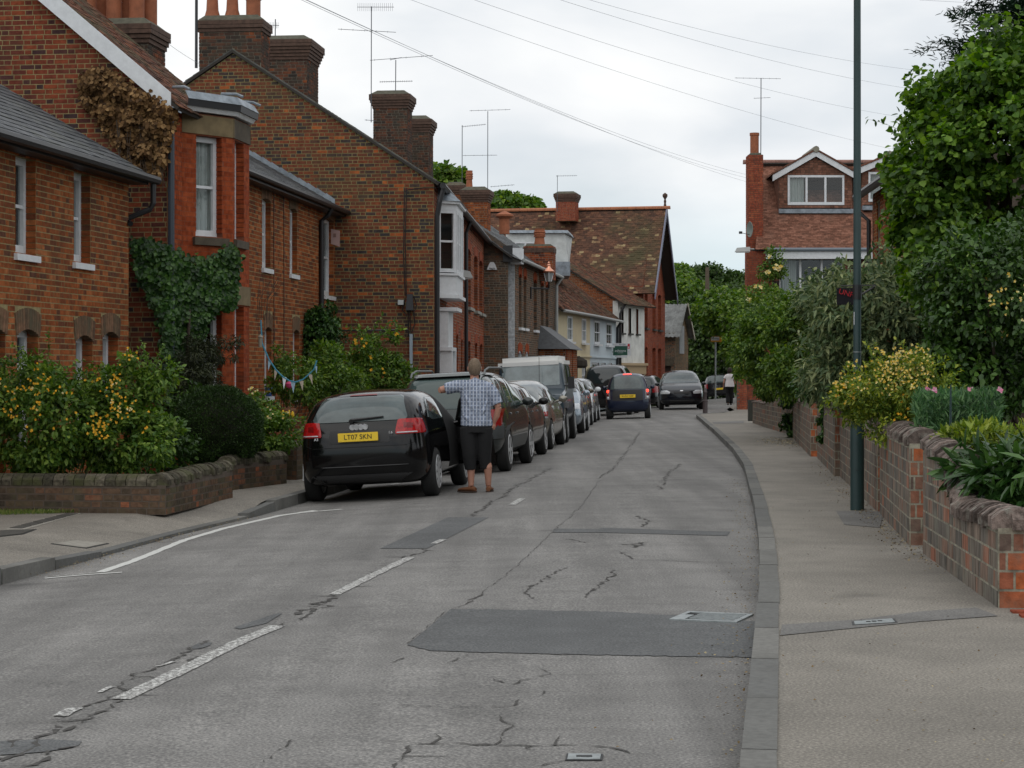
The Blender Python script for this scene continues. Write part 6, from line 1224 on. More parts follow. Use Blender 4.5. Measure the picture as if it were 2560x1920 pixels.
def hand(mb, w, d, side, curl=.6, s=1):
    """w wrist point, d direction of the hand; fingers curl towards side"""
    w, d, side = Vector(w), Vector(d).normalized(), Vector(side).normalized(); u = d.cross(side).normalized()
    p = w+d*.045*s; mb.tube([w, p, w+d*.09*s], [.026*s, .036*s, .034*s], 8)
    for k, (o, l) in enumerate(((-.027, .072), (-.009, .08), (.009, .075), (.027, .06))):
        a = w+d*.08*s+u*o*s; b = a+(d+side*curl*.5).normalized()*l*.5*s; c = b+(d*.5+side*curl*1.4).normalized()*l*.5*s; mb.tube([a, b, c], [.0095*s, .009*s, .0075*s], 6)
    a = w+d*.03*s-u*.03*s; mb.tube([a, a+(d-u*.8+side*.3).normalized()*.035*s, a+(d*1.2-u*.4+side*.6).normalized()*.062*s], [.013*s, .011*s, .009*s], 6)
SKIN = mat('skin', (.47, .235, .165), .55, noise=(6, .18))
def head(t, c, yaw, hairm, style, s=1):
    """face looks along +y before yaw"""
    mb = MB(); n, m_ = 28, 20; R = Matrix.Rotation(yaw, 4, 'Z'); V = []
    for i in range(m_+1):
        ph = math.pi*i/m_
        for k in range(n):
            th = 2*math.pi*k/n; x, y, z = math.sin(ph)*math.cos(th), math.sin(ph)*math.sin(th), math.cos(ph)
            w = .077*(1-.22*max(0, -z)**1.3); dpt = .097*(1-.15*max(0, -z)); X, Y, Z = x*w, y*dpt-.004*(z > .2), z*.118
            if y > 0: Y -= .012*max(0, 1-abs(z-.12)*9)*max(0, 1-abs(abs(x)-.38)*4)
            if y > .8: Y += .022*max(0, 1-abs(x)*7)*max(0, 1-abs(z+.12)*5)
            V.append((X, Y, Z))
    mb.v = [tuple(R@Vector(p)*s+Vector(c)) for p in V]
    for i in range(m_):
        for k in range(n): q = (k+1) % n; mb.f.append((i*n+k, i*n+q, (i+1)*n+q, (i+1)*n+k)); mb.mi.append(0)
    for sx in (-1, 1): mb.lathe([(0, -.012), (.022, -.008), (.026, .006), (.012, .012), (0, .013)], (0, 0, 0), 10, 'x'); k = len(mb.v)-50; mb.v[k:] = [tuple(R@Vector((sx*.078+p[0]*.8, -.005+p[1]*.8, p[2]*1.25-.005))*s+Vector(c)) for p in mb.v[k:]]
    hh = MB()   # hair shell
    for i in range(m_+1):
        ph = math.pi*i/m_
        for k in range(n):
            th = 2*math.pi*k/n; x, y, z = math.sin(ph)*math.cos(th), math.sin(ph)*math.sin(th), math.cos(ph); lim = {'short': -.62 if y < -.15 else (.0 if y < .35 else .5), 'long': -1.15 if y < .1 else (.5)}[style]
            g = 1.045 if z > lim else .93; g *= 1+.012*math.sin(13*th+5*z)*math.cos(9*z); w = .077*(1-.22*max(0, -z)**1.3)*g*(1.0 if style == 'short' else 1.12); hh.v.append(tuple(R@Vector((x*w, y*.1*g-.004, z*.118*g))*s+Vector(c)))
    hh.f = mb.f[:m_*n]; hh.mi = [0]*len(hh.f)
    o = hh.build('hair', hairm, None, smooth=True); o.parent = t
    e = MB()
    for sx in (-1, 1): k = len(e.v); e.lathe([(0, -.011), (.008, -.008), (.011, 0), (.008, .008), (0, .011)], (0, 0, 0), 10, 'z'); e.v[k:] = [tuple(R@Vector((sx*.030+p[0], .078+p[1], .014+p[2]))*s+Vector(c)) for p in e.v[k:]]
    e.build('eyes', mat('eye', (.25, .28, .3), .2), None).parent = t
    k = MB(); k.tube([tuple(R@Vector((x, .088-abs(x)*.3, -.055))*s+Vector(c)) for x in (-.024, 0, .024)], .0035, 5); k.build('mouth', mat('lips', (.35, .12, .1), .5), None).parent = t
    return mb
def shirt_mat():
    m = bpy.data.materials.new('plaid_cotton'); m.use_nodes = True; t = m.node_tree; b = t.nodes['Principled BSDF']; b.inputs['Roughness'].default_value = .9; tc = nn(t, 'ShaderNodeTexCoord'); sp = nn(t, 'ShaderNodeSeparateXYZ'); t.links.new(tc.outputs['Object'], sp.inputs[0])
    def st(out, freq, ph, lo, hi):
        a = nn(t, 'ShaderNodeMath', operation='MULTIPLY_ADD'); a.inputs[1].default_value = freq; a.inputs[2].default_value = ph; t.links.new(out, a.inputs[0]); s = nn(t, 'ShaderNodeMath', operation='SINE'); t.links.new(a.outputs[0], s.inputs[0]); r = nn(t, 'ShaderNodeMapRange'); r.inputs[1].default_value = lo; r.inputs[2].default_value = hi; t.links.new(s.outputs[0], r.inputs[0]); return r.outputs[0]
    x = st(sp.outputs[0], 2*math.pi/.045, 0, .3, .9); x2 = st(sp.outputs[0], 2*math.pi/.0235, 1.2, .5, .9); z = st(sp.outputs[2], 2*math.pi/.05, 0, .3, .9)
    m1 = nn(t, 'ShaderNodeMixRGB'); m1.inputs[1].default_value = (.185, .22, .30, 1); m1.inputs[2].default_value = (.54, .57, .63, 1); t.links.new(x, m1.inputs[0])
    m2 = nn(t, 'ShaderNodeMixRGB', blend_type='MIX'); m2.inputs[2].default_value = (.42, .48, .60, 1); q = nn(t, 'ShaderNodeMath', operation='MULTIPLY'); q.inputs[1].default_value = .85; t.links.new(z, q.inputs[0]); t.links.new(q.outputs[0], m2.inputs[0]); t.links.new(m1.outputs[0], m2.inputs[1])
    m3 = nn(t, 'ShaderNodeMixRGB'); m3.inputs[2].default_value = (.09, .11, .19, 1); q = nn(t, 'ShaderNodeMath', operation='MULTIPLY'); q.inputs[1].default_value = .35; t.links.new(x2, q.inputs[0]); t.links.new(q.outputs[0], m3.inputs[0]); t.links.new(m2.outputs[0], m3.inputs[1]); t.links.new(m3.outputs[0], b.inputs['Base Color'])
    nz = nn(t, 'ShaderNodeTexNoise'); nz.inputs['Scale'].default_value = 7; nz.inputs['Detail'].default_value = 3; nz.inputs['Distortion'].default_value = .6; mp_ = nn(t, 'ShaderNodeMapping'); mp_.inputs['Scale'].default_value = (2, 1, .9); t.links.new(tc.outputs['Object'], mp_.inputs[0]); t.links.new(mp_.outputs[0], nz.inputs['Vector']); bp = nn(t, 'ShaderNodeBump'); bp.inputs['Strength'].default_value = 1; bp.inputs['Distance'].default_value = .06; t.links.new(nz.outputs[0], bp.inputs['Height']); t.links.new(bp.outputs[0], b.inputs['Normal']); return m
def man():
    t = thing('person', 'man in blue plaid shirt, black cropped trousers and brown loafers leaning on the car door', 'person', (0, 0, 0))
    b = head(t, (-.02, .02, 1.655), .15, mat('greying_hair', (.22, .16, .11), .9, noise=(45, .45), bump=(90, 1)), 'short', 1.13)
    b.tube([(-.02, .0, 1.46), (-.02, .01, 1.53), (-.02, .02, 1.60)], [.07, .058, .058], 12)
    eloft(b, [(0, 0, .84, .17, .12), (0, 0, .95, .165, .12), (0, 0, 1.12, .155, .115), (0, 0, 1.34, .18, .115), (0, 0, 1.45, .15, .09), (0, 0, 1.49, .06, .05)])
    b.tube([(-.15, 0, 1.44), (-.30, .02, 1.42), (-.475, .03, 1.365)], [.055, .052, .045], 10); b.tube([(-.475, .03, 1.365), (-.38, .17, 1.37), (-.30, .26, 1.37)], [.046, .042, .028], 10); hand(b, (-.30, .26, 1.37), (.7, .6, 0), (0, 0, -1))
    b.tube([(.17, 0, 1.44), (.24, -.02, 1.28), (.30, -.03, 1.14)], [.055, .05, .045], 10); b.tube([(.30, -.03, 1.14), (.275, .0, 1.02), (.235, .03, .93)], [.044, .042, .027], 10); hand(b, (.235, .03, .93), (-.15, .2, -1), (-1, 0, 0), curl=1)
    for sx, k, a in ((-1, (-.085, -.02, .50), (-.01-.055, .0, .09)), (1, (.105, .02, .50), (.165, .05, .10))):
        b.tube([(sx*.09, 0, .88), k, (a[0]*.9+k[0]*.1, .0, .34), a], [.085, .062, .058, .037], 12)
        b.tube([a, (a[0]+(-.03 if sx < 0 else .01), a[1]+.06, .035), (a[0]+(-.07 if sx < 0 else .02), a[1]+.13, .03)], [.036, .034, .028], 8)
    fuse('body', b, SKIN, t, .0065, 3)
    s = MB(); eloft(s, [(0.01, 0, .885, .212, .145), (0.01, 0, .93, .215, .15), (0, 0, 1.05, .20, .145), (0, 0, 1.2, .20, .14), (0, 0, 1.34, .215, .135), (0, 0, 1.42, .215, .118), (0, 0, 1.485, .15, .09), (-.01, 0, 1.505, .075, .07)], 24)
    s.tube([(-.13, 0, 1.415), (-.27, .01, 1.415), (-.405, .03, 1.38)], [.092, .086, .080], 12); s.tube([(.13, 0, 1.415), (.225, -.01, 1.32), (.285, -.02, 1.18)], [.092, .088, .078], 12); s.tube([(-.075, -.01, 1.49), (-.015, -.055, 1.525), (.045, -.01, 1.49)], .018, 8)
    for i, (x0, z0, x1, z1) in enumerate(((-.15, 1.3, .02, .98), (.16, 1.25, .05, .95), (-.18, 1.05, -.05, .92), (.1, 1.38, -.05, 1.15))): s.tube([(x0, -.105, z0), ((x0+x1)/2, -.125, (z0+z1)/2), (x1, -.12, z1)], [.008, .022, .008], 6)
    o = fuse('shirt', s, shirt_mat(), t, .010, 2)
    p = MB(); eloft(p, [(0.005, 0, .80, .205, .145), (0.005, 0, .90, .20, .14), (0.005, 0, .96, .18, .13)], 20)
    p.tube([(-.095, 0, .86), (-.095, -.01, .70), (-.088, -.02, .50), (-.075, .0, .31)], [.118, .112, .094, .076], 14); p.tube([(.11, 0, .86), (.112, 0, .70), (.112, .01, .50), (.128, .02, .32)], [.118, .110, .092, .074], 14)
    fuse('trousers', p, mat('black_cotton', (.008, .008, .009), .9, bump=(12, .6)), t, .010, 2)
    LE = mat('brown_suede', (.17, .062, .022), .8, noise=(20, .3)); SOLE = mat('shoe_sole', (.05, .03, .02), .9)
    for ax, ay, yaw in ((-.075, .0, 1.0), (.175, .05, -.12)):
        q = MB(); R = Matrix.Rotation(yaw, 3, 'Z')
        def T(x, y, z): v = R@Vector((x, y, 0)); return (ax+v.x, ay+v.y, z)
        for (y, w, h) in (): pass
        prof = [(-.085, .030, .05), (-.06, .038, .068), (0, .040, .062), (.06, .044, .056), (.13, .046, .046), (.175, .036, .034), (.195, .018, .02)]
        V = []
        for y, w, h in prof:
            for k in range(12): a = 2*math.pi*k/12; V.append(T(w*math.cos(a), y, .018+h*.5+h*.5*math.sin(a)))
        q.v = V; n = 12
        for i in range(len(prof)-1):
            for k in range(n): z_ = (k+1) % n; q.f.append((i*n+k, i*n+z_, (i+1)*n+z_, (i+1)*n+k)); q.mi.append(0)
        q.f += [tuple(range(n))[::-1], tuple((len(prof)-1)*n+k for k in range(n))]; q.mi += [0, 0]
        sh = q.build('shoe', LE, None, smooth=True); sh.parent = t; q = MB(); q.v = [T(x, y, z) for z in (.002, .022) for x, y in ((-.036, -.085), (.036, -.085), (.046, .06), (.044, .14), (.02, .2), (-.02, .2), (-.044, .14), (-.046, .06))]; q.f = [tuple(range(8))[::-1], tuple(range(8, 16))]+[(i, (i+1) % 8, (i+1) % 8+8, i+8) for i in range(8)]; q.mi = [0]*10; q.build('sole', SOLE, None).parent = sh
    k = MB(); k.tube([(.215, .02, .85), (.222, -.01, .82)], .004, 5); k.box((.215, -.02, .78), (.222, .0, .83)); k.build('keys', CHROME, None).parent = t
    t.location = (PX(1190, 26.65), 26.65, rz(PX(1190, 26.65), 26.65)); return t
man()
def woman():
    t = thing('person', 'dark-haired woman in white top and black trousers walking away on the pavement', 'person', (0, 0, 0))
    b = head(t, (.0, .02, 1.53), 0, mat('dark_brown_hair', (.03, .018, .012), .7), 'long', .97); b.tube([(0, 0, 1.34), (0, .01, 1.45)], [.055, .05], 10); eloft(b, [(0, 0, .8, .16, .12), (0, 0, 1.0, .13, .1), (0, 0, 1.25, .15, .1), (0, 0, 1.36, .11, .08)])
    b.tube([(-.15, 0, 1.33), (-.22, 0, 1.12), (-.26, -.03, .98), (-.27, .03, .82)], [.045, .042, .038, .025], 8); b.tube([(.15, 0, 1.33), (.21, .02, 1.12), (.25, .08, .95), (.2, .12, .9)], [.045, .042, .035, .025], 8); hand(b, (-.27, .03, .82), (0, .15, -1), (1, .2, 0), s=.9); hand(b, (.2, .12, .9), (-.8, .3, 0), (0, 0, -1), s=.9)
    for sx, k, a in ((-1, (-.08, .03, .47), (-.07, -.10, .12)), (1, (.08, .05, .47), (.06, .12, .09))): b.tube([(sx*.09, 0, .85), k, a], [.08, .055, .035], 10); b.tube([a, (a[0], a[1]+.1, .03)], [.03, .028], 8)
    fuse('body', b, SKIN, t, .009, 3)
    s = MB(); eloft(s, [(0, 0, .80, .215, .15), (0, 0, .95, .195, .14), (0, 0, 1.08, .165, .125), (0, 0, 1.25, .185, .13), (0, 0, 1.33, .17, .1), (0, 0, 1.37, .09, .07)], 20); s.tube([(-.13, 0, 1.30), (-.215, 0, 1.16)], [.07, .068], 10); s.tube([(.13, 0, 1.30), (.21, .01, 1.16)], [.07, .068], 10); fuse('top', s, mat('white_top', (.80, .76, .77), .9, bump=(14, .8)), t, .012, 3)
    p = MB(); eloft(p, [(0, 0, .74, .2, .14), (0, 0, .88, .19, .13)], 20); p.tube([(-.09, 0, .8), (-.085, .03, .47), (-.08, -.09, .10)], [.11, .085, .09], 12); p.tube([(.09, 0, .8), (.085, .05, .47), (.07, .12, .08)], [.11, .085, .09], 12); fuse('trousers', p, _m['black_cotton'], t, .012, 3)
    hb = MB(); hb.lathe([(0, -.13), (.075, -.12), (.105, -.04), (.105, .05), (.07, .12), (0, .135)], (0, -.012, 1.515), 16); hb.build('hair', _m['dark_brown_hair'], None, smooth=True).parent = t
    for x, y in ((-.08, -.1), (.07, .12)): q = MB(); q.box((x-.035, y-.05, .0), (x+.035, y+.15, .05)); q.build('shoe', BLK, None).parent = t
    t.location = (PX(1824, 88), 88, .1); return t
woman()
# ---------------- plants ----------------
def leafmesh(name, parent, P, D, Nn, size, m, asp=.5, fold=.25, shape='leaf', nind=0):
    """P base points, D growth directions, Nn approximate leaf normals"""
    n = len(P); L = size*rng.uniform(.6, 1.25, (n, 1)); D = D/np.linalg.norm(D, axis=1, keepdims=True)
    S = np.cross(D, Nn); S /= np.maximum(np.linalg.norm(S, axis=1, keepdims=True), 1e-6); N = np.cross(S, D)
    w = L*asp*.5; dr = -N*L*.14
    V = np.stack([P, P+D*L*.32+S*w+N*w*fold, P+D*L*.72+S*w*.72+N*w*fold*.7+dr*.5, P+D*L+dr, P+D*L*.72-S*w*.72+N*w*fold*.7+dr*.5, P+D*L*.32-S*w+N*w*fold], 1)
    F0 = np.array([(0, 1, 2, 3), (0, 3, 4, 5)])
    if nind:
        me = bpy.data.meshes.new(name); q = [(0, 0, 0), (.5, .32, .12), (.36, .72, .02), (0, 1, -.14), (-.36, .72, .02), (-.5, .32, .12)]; me.from_pydata(q, [], [tuple(f) for f in F0]); me.materials.append(m)
        c = P-np.array([0, 0, CH]); px = 1280+F*c[:, 0]/c[:, 1]; py = HY-F*c[:, 2]/c[:, 1]; d = np.where((px < 2560) & (px > 0) & (py > 0) & (py < 1920), np.linalg.norm(c, axis=1), 1e5); o_ = np.argsort(d)
        for i in o_[:nind]:
            M = np.eye(4); M[:3, 0] = S[i]*w[i]*2; M[:3, 1] = D[i]*L[i]; M[:3, 2] = N[i]*L[i]; M[:3, 3] = P[i]; o = bpy.data.objects.new(name, me); COL.objects.link(o); par(o, parent); o.matrix_basis = Matrix(M.tolist())
        V = V[o_[nind:]]; n = len(V)
    Fc = (F0[None]+6*np.arange(n)[:, None, None]).reshape(-1, 4)
    o = np_mesh('foliage' if name == 'leaf' else name, V.reshape(-1, 3), Fc, m, parent, True); o['kind'] = 'stuff'; return o
def blob(E, seed=0):
    """E: list of (centre, radii, clusters, cluster radius, leaves). clumps spread through the outer part of each ellipsoid"""
    P, O = [], []
    for c, r, K, R, n in E:
        d = rng.normal(size=(K, 3)); d /= np.linalg.norm(d, axis=1, keepdims=True); s = rng.uniform(.55, 1.0, (K, 1))**.6; C = np.array(c)+d*s*np.array(r)*(1+rng.normal(size=(K, 1))*.07)
        k = rng.integers(0, K, n); q = rng.normal(size=(n, 3)); q /= np.linalg.norm(q, axis=1, keepdims=True); RR = R*rng.uniform(.6, 1.35, K)[k][:, None]; rad = rng.uniform(.3, 1, (n, 1))**.5
        P.append(C[k]+q*rad*RR*np.array([1, 1, .75])); O.append(q*.8+d[k]*.7)
    return np.concatenate(P), np.concatenate(O)
def E(px, py, Y, rx, ry, rd, K, R, n):
    s = Y/F; return ((PX(px, Y), Y, PZ(py, Y)), (rx*s, rd, ry*s), K, R, n)
def plant(name, label, cat, base, Es, size, m, asp=.55, droop=.25, stems=0, stemm=None, sr=.03, flowers=None, nind=0, group=None, trunk=None, fold=.25):
    t = thing(name, label, cat, base, group); P, O = blob(Es); n = len(P)
    D = O*.6+rng.normal(size=(n, 3))*.7+np.array([0, 0, -droop]); Nn = O*.5+np.array([0, 0, .8])+rng.normal(size=(n, 3))*.45
    leafmesh('leaf', t, P, D, Nn, size, m, asp, fold, nind=nind)
    sm = stemm or mat('bark', (.07, .05, .035), .95, noise=(12, .4))
    if trunk: mb = MB(); mb.tube([base, *trunk[0]], trunk[1], 9); mb.build('trunk', sm, t, smooth=True)
    for i in range(stems):
        e = P[rng.integers(0, n)]; b = np.array(base)+rng.normal(size=3)*np.array([.12, .12, 0]); mid = b*.5+e*.5+rng.normal(size=3)*.06+np.array([0, 0, .1]); mb = MB(); mb.tube([b, mid, e], [sr, sr*.7, sr*.25], 5); mb.build('stem', sm, t)
    if flowers:
        for fn, cnt, fs, fm, sel in flowers:
            k = np.where(sel(P))[0] if sel else np.arange(n); out_ = O[k]@np.array([0, -1, .5]); k = k[np.argsort(-out_)[:max(cnt*2, 10)]]; k = rng.choice(k, min(cnt, len(k)), replace=False)
            B = P[k]+O[k]*.09*np.array([.5, 1, 1]); q = 5; ang = rng.uniform(0, 6.28, (len(k), 1))+np.arange(q)*2*np.pi/q; Dd = np.stack([np.cos(ang), np.full_like(ang, -.45), np.sin(ang)], -1).reshape(-1, 3); PP = np.repeat(B, q, 0); Nn_ = np.tile(np.array([0, -1., .2]), (len(PP), 1))
            f_ = leafmesh(fn, t, PP, Dd, Nn_, fs, fm, .8, .3); f_['kind'] = 'stuff'
    return t
LG = lambda n, a, b, c, tr=.3, rough=.5, spec=.35: pmat(n, [(0, a), (.5, b), (1, c)], rough, trans=tr, bump=0, spec=spec, noise=2)
L_HZ = LG('hazel_leaf', (.028, .075, .008), (.075, .16, .016), (.19, .31, .04), .35); L_DK = LG('dark_evergreen_leaf', (0.020, 0.051, 0.009), (0.037, 0.087, 0.014), (0.076, 0.145, 0.025), .15, .4)
L_GY = LG('grey_green_leaf', (0.052, 0.097, 0.037), (0.126, 0.179, 0.079), (0.315, 0.348, 0.157), .2); L_MD = LG('mid_green_leaf', (0.039, 0.091, 0.013), (0.084, 0.165, 0.023), (0.196, 0.281, 0.043), .3)
L_HY = LG('honeysuckle_leaf', (0.056, 0.112, 0.013), (0.150, 0.224, 0.027), (0.375, 0.403, 0.054), .3); L_YG = LG('yellow_green_leaf', (.09, .15, .02), (.20, .28, .04), (.38, .42, .08), .3)
L_IV = LG('ivy_leaf', (.014, .042, .009), (.03, .082, .016), (.085, .17, .035), .15, .4, .35); L_DB = LG('dead_leaf', (.045, .022, .008), (.13, .065, .02), (.33, .20, .085), .25, .8); L_FAR = LG('far_tree_leaf', (0.024, 0.054, 0.012), (0.047, 0.090, 0.018), (0.088, 0.144, 0.030), .2); L_TP = LG('clipped_yew_leaf', (0.011, 0.027, 0.006), (0.021, 0.051, 0.009), (0.053, 0.108, 0.018), .1); L_PE = LG('peony_leaf', (0.019, 0.054, 0.012), (0.035, 0.088, 0.018), (0.080, 0.162, 0.035), .15, .3, .5)
Y_F = pmat('orange_flower', [(0, (.75, .36, .02)), (1, (.85, .55, .08))], .7, trans=.2, bump=0); C_F = pmat('cream_flower', [(0, (.75, .50, .10)), (.5, (.78, .68, .30)), (1, (.80, .76, .55))], .7, trans=.2, bump=0); H_F = pmat('honeysuckle_flower', [(0, (.70, .42, .05)), (.5, (.75, .58, .14)), (1, (.78, .72, .42))], .7, trans=.2, bump=0); P_F = pmat('pink_flower', [(0, (.7, .2, .35)), (1, (.75, .45, .55))], .7, bump=0); R_F = mat('red_flower', (.6, .04, .05), .6); W_F = mat('white_flower', (.7, .68, .6), .7)
gnd = .1
plant('hazel_tree', 'big bright green broad-leaved tree filling the upper right corner', 'tree', (5.9, 24.5, gnd), [E(2570, 430, 24, 330, 350, 1.6, 170, .27, 26000), E(2650, 210, 24, 230, 150, 1.2, 70, .26, 9000), E(2480, 690, 24, 170, 150, 1.1, 70, .24, 8500), E(2330, 500, 23.6, 100, 220, .6, 60, .2, 5200), E(2440, 260, 24, 90, 110, .6, 34, .2, 3000), E(2540, 440, 24.6, 220, 260, .8, 70, .3, 8000)], .085, L_HZ, .95, .35, stems=10, sr=.05, nind=120, trunk=([(6.0, 24.6, 2), (6.1, 24.6, 4.2)], [.14, .11, .07]))
def shoots(name, n, sel, L, size, m, up=1., seed=3):
    """young shoots standing out of a bush: a thin stem with leaves along it"""
    t = bpy.data.objects[name]; o = [c for c in t.children if c.name.startswith('foliage')][0]; me = o.data; V = np.empty(len(me.vertices)*3, np.float32); me.vertices.foreach_get('co', V); V = V.reshape(-1, 3)[::6]; k = np.where(sel(V))[0]; P = []; D = []; mb = MB()
    for i in rng.choice(k, n):
        b = V[i]; d = np.array([rng.normal()*.45, rng.normal()*.3-.2, up+rng.uniform(-.2, .3)]); d /= np.linalg.norm(d); l = L*rng.uniform(.5, 1.3); pts = [b+d*l*q+np.array([d[0], d[1], -.35])*l*q*q*.45 for q in np.linspace(0, 1, 6)]; mb.tube([tuple(q) for q in pts], [.004, .0035, .003, .0025, .002, .001], 4)
        for q in np.linspace(.1, 1, int(l/(size*.33))): a = b+d*l*q+np.array([d[0], d[1], -.35])*l*q*q*.45; P.append(a); D.append(d*.5+rng.normal(size=3)*.8)
    leafmesh('leaf', t, np.array(P), np.array(D), rng.normal(size=(len(P), 3))*.5+np.array([0, -.3, .8]), size, m, .5); s_ = mb.build('stems', mat('green_stem', (.07, .10, .03), .8), t); s_['kind'] = 'stuff'
def conifer():
    t = thing('conifer', 'dark spiky conifer showing behind the top of the hazel tree', 'tree', (7.2, 30, .1)); mb = MB(); mb.tube([(7.75, 30, .1), (7.75, 30, 9.6)], [.16, .04], 8); mb.build('trunk', _m['bark'], t); P = []; D = []
    for z in np.arange(5.2, 9.4, .09):
        for k in range(9):
            a = rng.uniform(0, 6.28); L = (10.2-z)*.34+.2; L = min(L, 1.5)*rng.uniform(.5, 1.15); n = int(L/.008); s = rng.uniform(.05, 1, n); p = np.stack([7.75+np.cos(a)*L*s, 30+np.sin(a)*L*s, z+.25*s-.25*s**2+np.zeros(n)], 1); tw = rng.normal(size=(n, 3))*np.array([.07, .07, .035]); P.append(p+tw); D.append(np.stack([np.cos(a)+rng.normal(size=n)*.8, np.sin(a)+rng.normal(size=n)*.8, .15+rng.normal(size=n)*.5], 1))
    P = np.concatenate(P); D = np.concatenate(D); leafmesh('leaf', t, P, D, np.tile([0, 0, 1.], (len(P), 1))+rng.normal(size=P.shape)*.3, .12, LG('conifer_needle', (.010, .028, .014), (.02, .05, .024), (.035, .075, .035), .05), .22)
conifer()
for x, y, l in ((PX(2440, 23), PZ(95, 23), 'a'), (PX(2345, 23), PZ(140, 23), 'b')): pass
plant('evergreen_shrub', 'tall dark evergreen shrub with yellow honeysuckle flowers at the right edge', 'shrub', (5.2, 20.5, gnd), [E(2520, 800, 20, 190, 240, .9, 80, .25, 12000), E(2420, 960, 20, 110, 120, .6, 35, .2, 4200), E(2440, 720, 20.3, 110, 120, .6, 30, .22, 3600)], .075, L_DK, .6, .3, stems=6, flowers=[('flower', 130, .017, H_F, lambda P: (P[:, 0] > PX(2430, 20)) & (P[:, 2] < PZ(700, 20)) & (P[:, 2] > PZ(880, 20)))])
plant('variegated_shrub', 'tall grey-green variegated shrub behind the green lamp post', 'shrub', (4.9, 27.5, gnd), [E(2190, 790, 27, 150, 130, .9, 80, .24, 7500), E(2110, 880, 27, 100, 130, .8, 55, .22, 4500), E(2300, 820, 27, 110, 140, .8, 50, .24, 4000), E(2090, 740, 30, 90, 50, .8, 30, .2, 2500), E(2240, 710, 28, 90, 50, .6, 25, .2, 1800)], .12, L_GY, .32, .6, stems=10, sr=.02, nind=60)
plant('garden_shrub', 'rounded green shrub overhanging the garden walls nearest the tiled house', 'shrub', (6.9, 43, gnd), [E(1940, 865, 43, 95, 100, 1.0, 90, .28, 10500), E(2010, 810, 41, 95, 75, 1.0, 60, .24, 6500), E(1890, 800, 46, 45, 60, .8, 35, .22, 3400), E(2010, 930, 40, 90, 70, .8, 45, .24, 4500), E(1915, 945, 46, 40, 55, .6, 25, .2, 2400)], .10, L_MD, .5, .3, stems=6)
plant('climbing_shrub', 'yellow-green shoots at the left end of the overhanging garden shrub', 'shrub', (6.1, 50, gnd), [E(1870, 880, 52, 25, 62, .6, 28, .18, 1600)], .10, L_YG, .45, .2)
plant('ivy_curtain', 'ivy curtain hanging over the wall at the far side of the right pavement', 'ivy', (6.1, 45, gnd), [E(1975, 1030, 44.2, 16, 65, .15, 26, .12, 2600), E(1978, 960, 44.5, 30, 45, .2, 20, .15, 1600)], .07, L_IV, .8, .8)
plant('ivy_curtain', 'ivy trailing down the wall left of the green lamp post', 'ivy', (4.9, 31.5, gnd), [E(2068, 1040, 31.4, 12, 75, .12, 24, .09, 2200), E(2060, 950, 31.8, 55, 55, .4, 34, .16, 3400)], .06, L_IV, .8, .7)
plant('rose_climber', 'climbing rose with pale blooms on the brick pier of the tiled house', 'climber', (10.2, 76, gnd), [E(1932, 690, 76.8, 22, 70, .3, 30, .3, 1300), E(1900, 770, 72, 60, 50, .6, 40, .4, 2600)], .13, L_MD, .6, .3, flowers=[('flower', 26, .09, C_F, None)])
plant('honeysuckle', 'low honeysuckle mound with cream and yellow flowers behind the green lamp post', 'shrub', (3.9, 19.9, gnd), [E(2215, 965, 19.6, 105, 62, .45, 60, .13, 7000), E(2125, 1010, 19.9, 48, 38, .3, 26, .10, 2200), E(2300, 960, 19.2, 70, 60, .4, 26, .14, 2600), E(2230, 1050, 19.4, 80, 50, .35, 26, .12, 2600)], .05, L_HY, .38, .2, flowers=[('flower', 420, .0145, H_F, lambda P: P[:, 2] > PZ(1010, 19.6)), ('flower', 30, .015, Y_F, lambda P: P[:, 2] < PZ(980, 19.6))])
def feather(name, label, px0, px1, py0, py1, Y0, Y1, n, size, m, cat='plant', flowers=0, fm=None):
    base = (PX((px0+px1)/2, Y0), Y0, gnd); t = thing(name, label, cat, base); Y = rng.uniform(Y0, Y1, n); x = PX(px0, Y)+(PX(px1, Y)-PX(px0, Y))*rng.uniform(0, 1, n); zt = PZ(py0, Y); zb = PZ(py1, Y); z = zb+(zt-zb)*rng.uniform(0, 1, n)**.7
    P = np.stack([x, Y, z], 1); D = np.stack([rng.normal(size=n)*.5, rng.normal(size=n)*.5, rng.uniform(.1, 1.2, n)], 1); leafmesh('leaf', t, P, D, rng.normal(size=(n, 3))+np.array([0, -.6, .4]), size, m, .22)
    if flowers:
        k = np.argsort(-z)[:flowers*12]; k = rng.choice(k, flowers, replace=False); B = P[k]-np.array([0, .06, -.04]); q = 6; ang = np.arange(q)*2*np.pi/q+np.zeros((flowers, 1)); Dd = np.stack([np.cos(ang), np.full_like(ang, -.3), np.sin(ang)], -1).reshape(-1, 3); leafmesh('flower', t, np.repeat(B, q, 0), Dd, np.tile([0, -1., .3], (flowers*q, 1)), .028, fm, .8)
feather('cottage_flowers', 'feathery green border plants with pink flowers behind the curved wall', 2290, 2500, 985, 1110, 17.2, 19, 5000, .085, LG('feather_leaf', (.03, .08, .03), (.06, .14, .05), (.12, .22, .08), .3), 'flowers', 5, P_F)
plant('variegated_bush', 'small yellow-edged bush just behind the near curved wall', 'shrub', (3.75, 15.6, gnd), [E(2440, 1110, 15.6, 75, 40, .3, 30, .10, 1500), E(2545, 1115, 15.4, 40, 30, .2, 12, .09, 600)], .085, L_YG, .32, -.4, stems=5, sr=.01)
plant('peony_bush', 'dark glossy long-leaved bush spilling over the near right wall', 'shrub', (3.75, 14.3, gnd), [E(2500, 1190, 14.3, 95, 75, .35, 48, .13, 1800), E(2570, 1230, 14.0, 70, 75, .3, 24, .12, 900)], .17, L_PE, .27, .15, stems=8, sr=.012, nind=140)
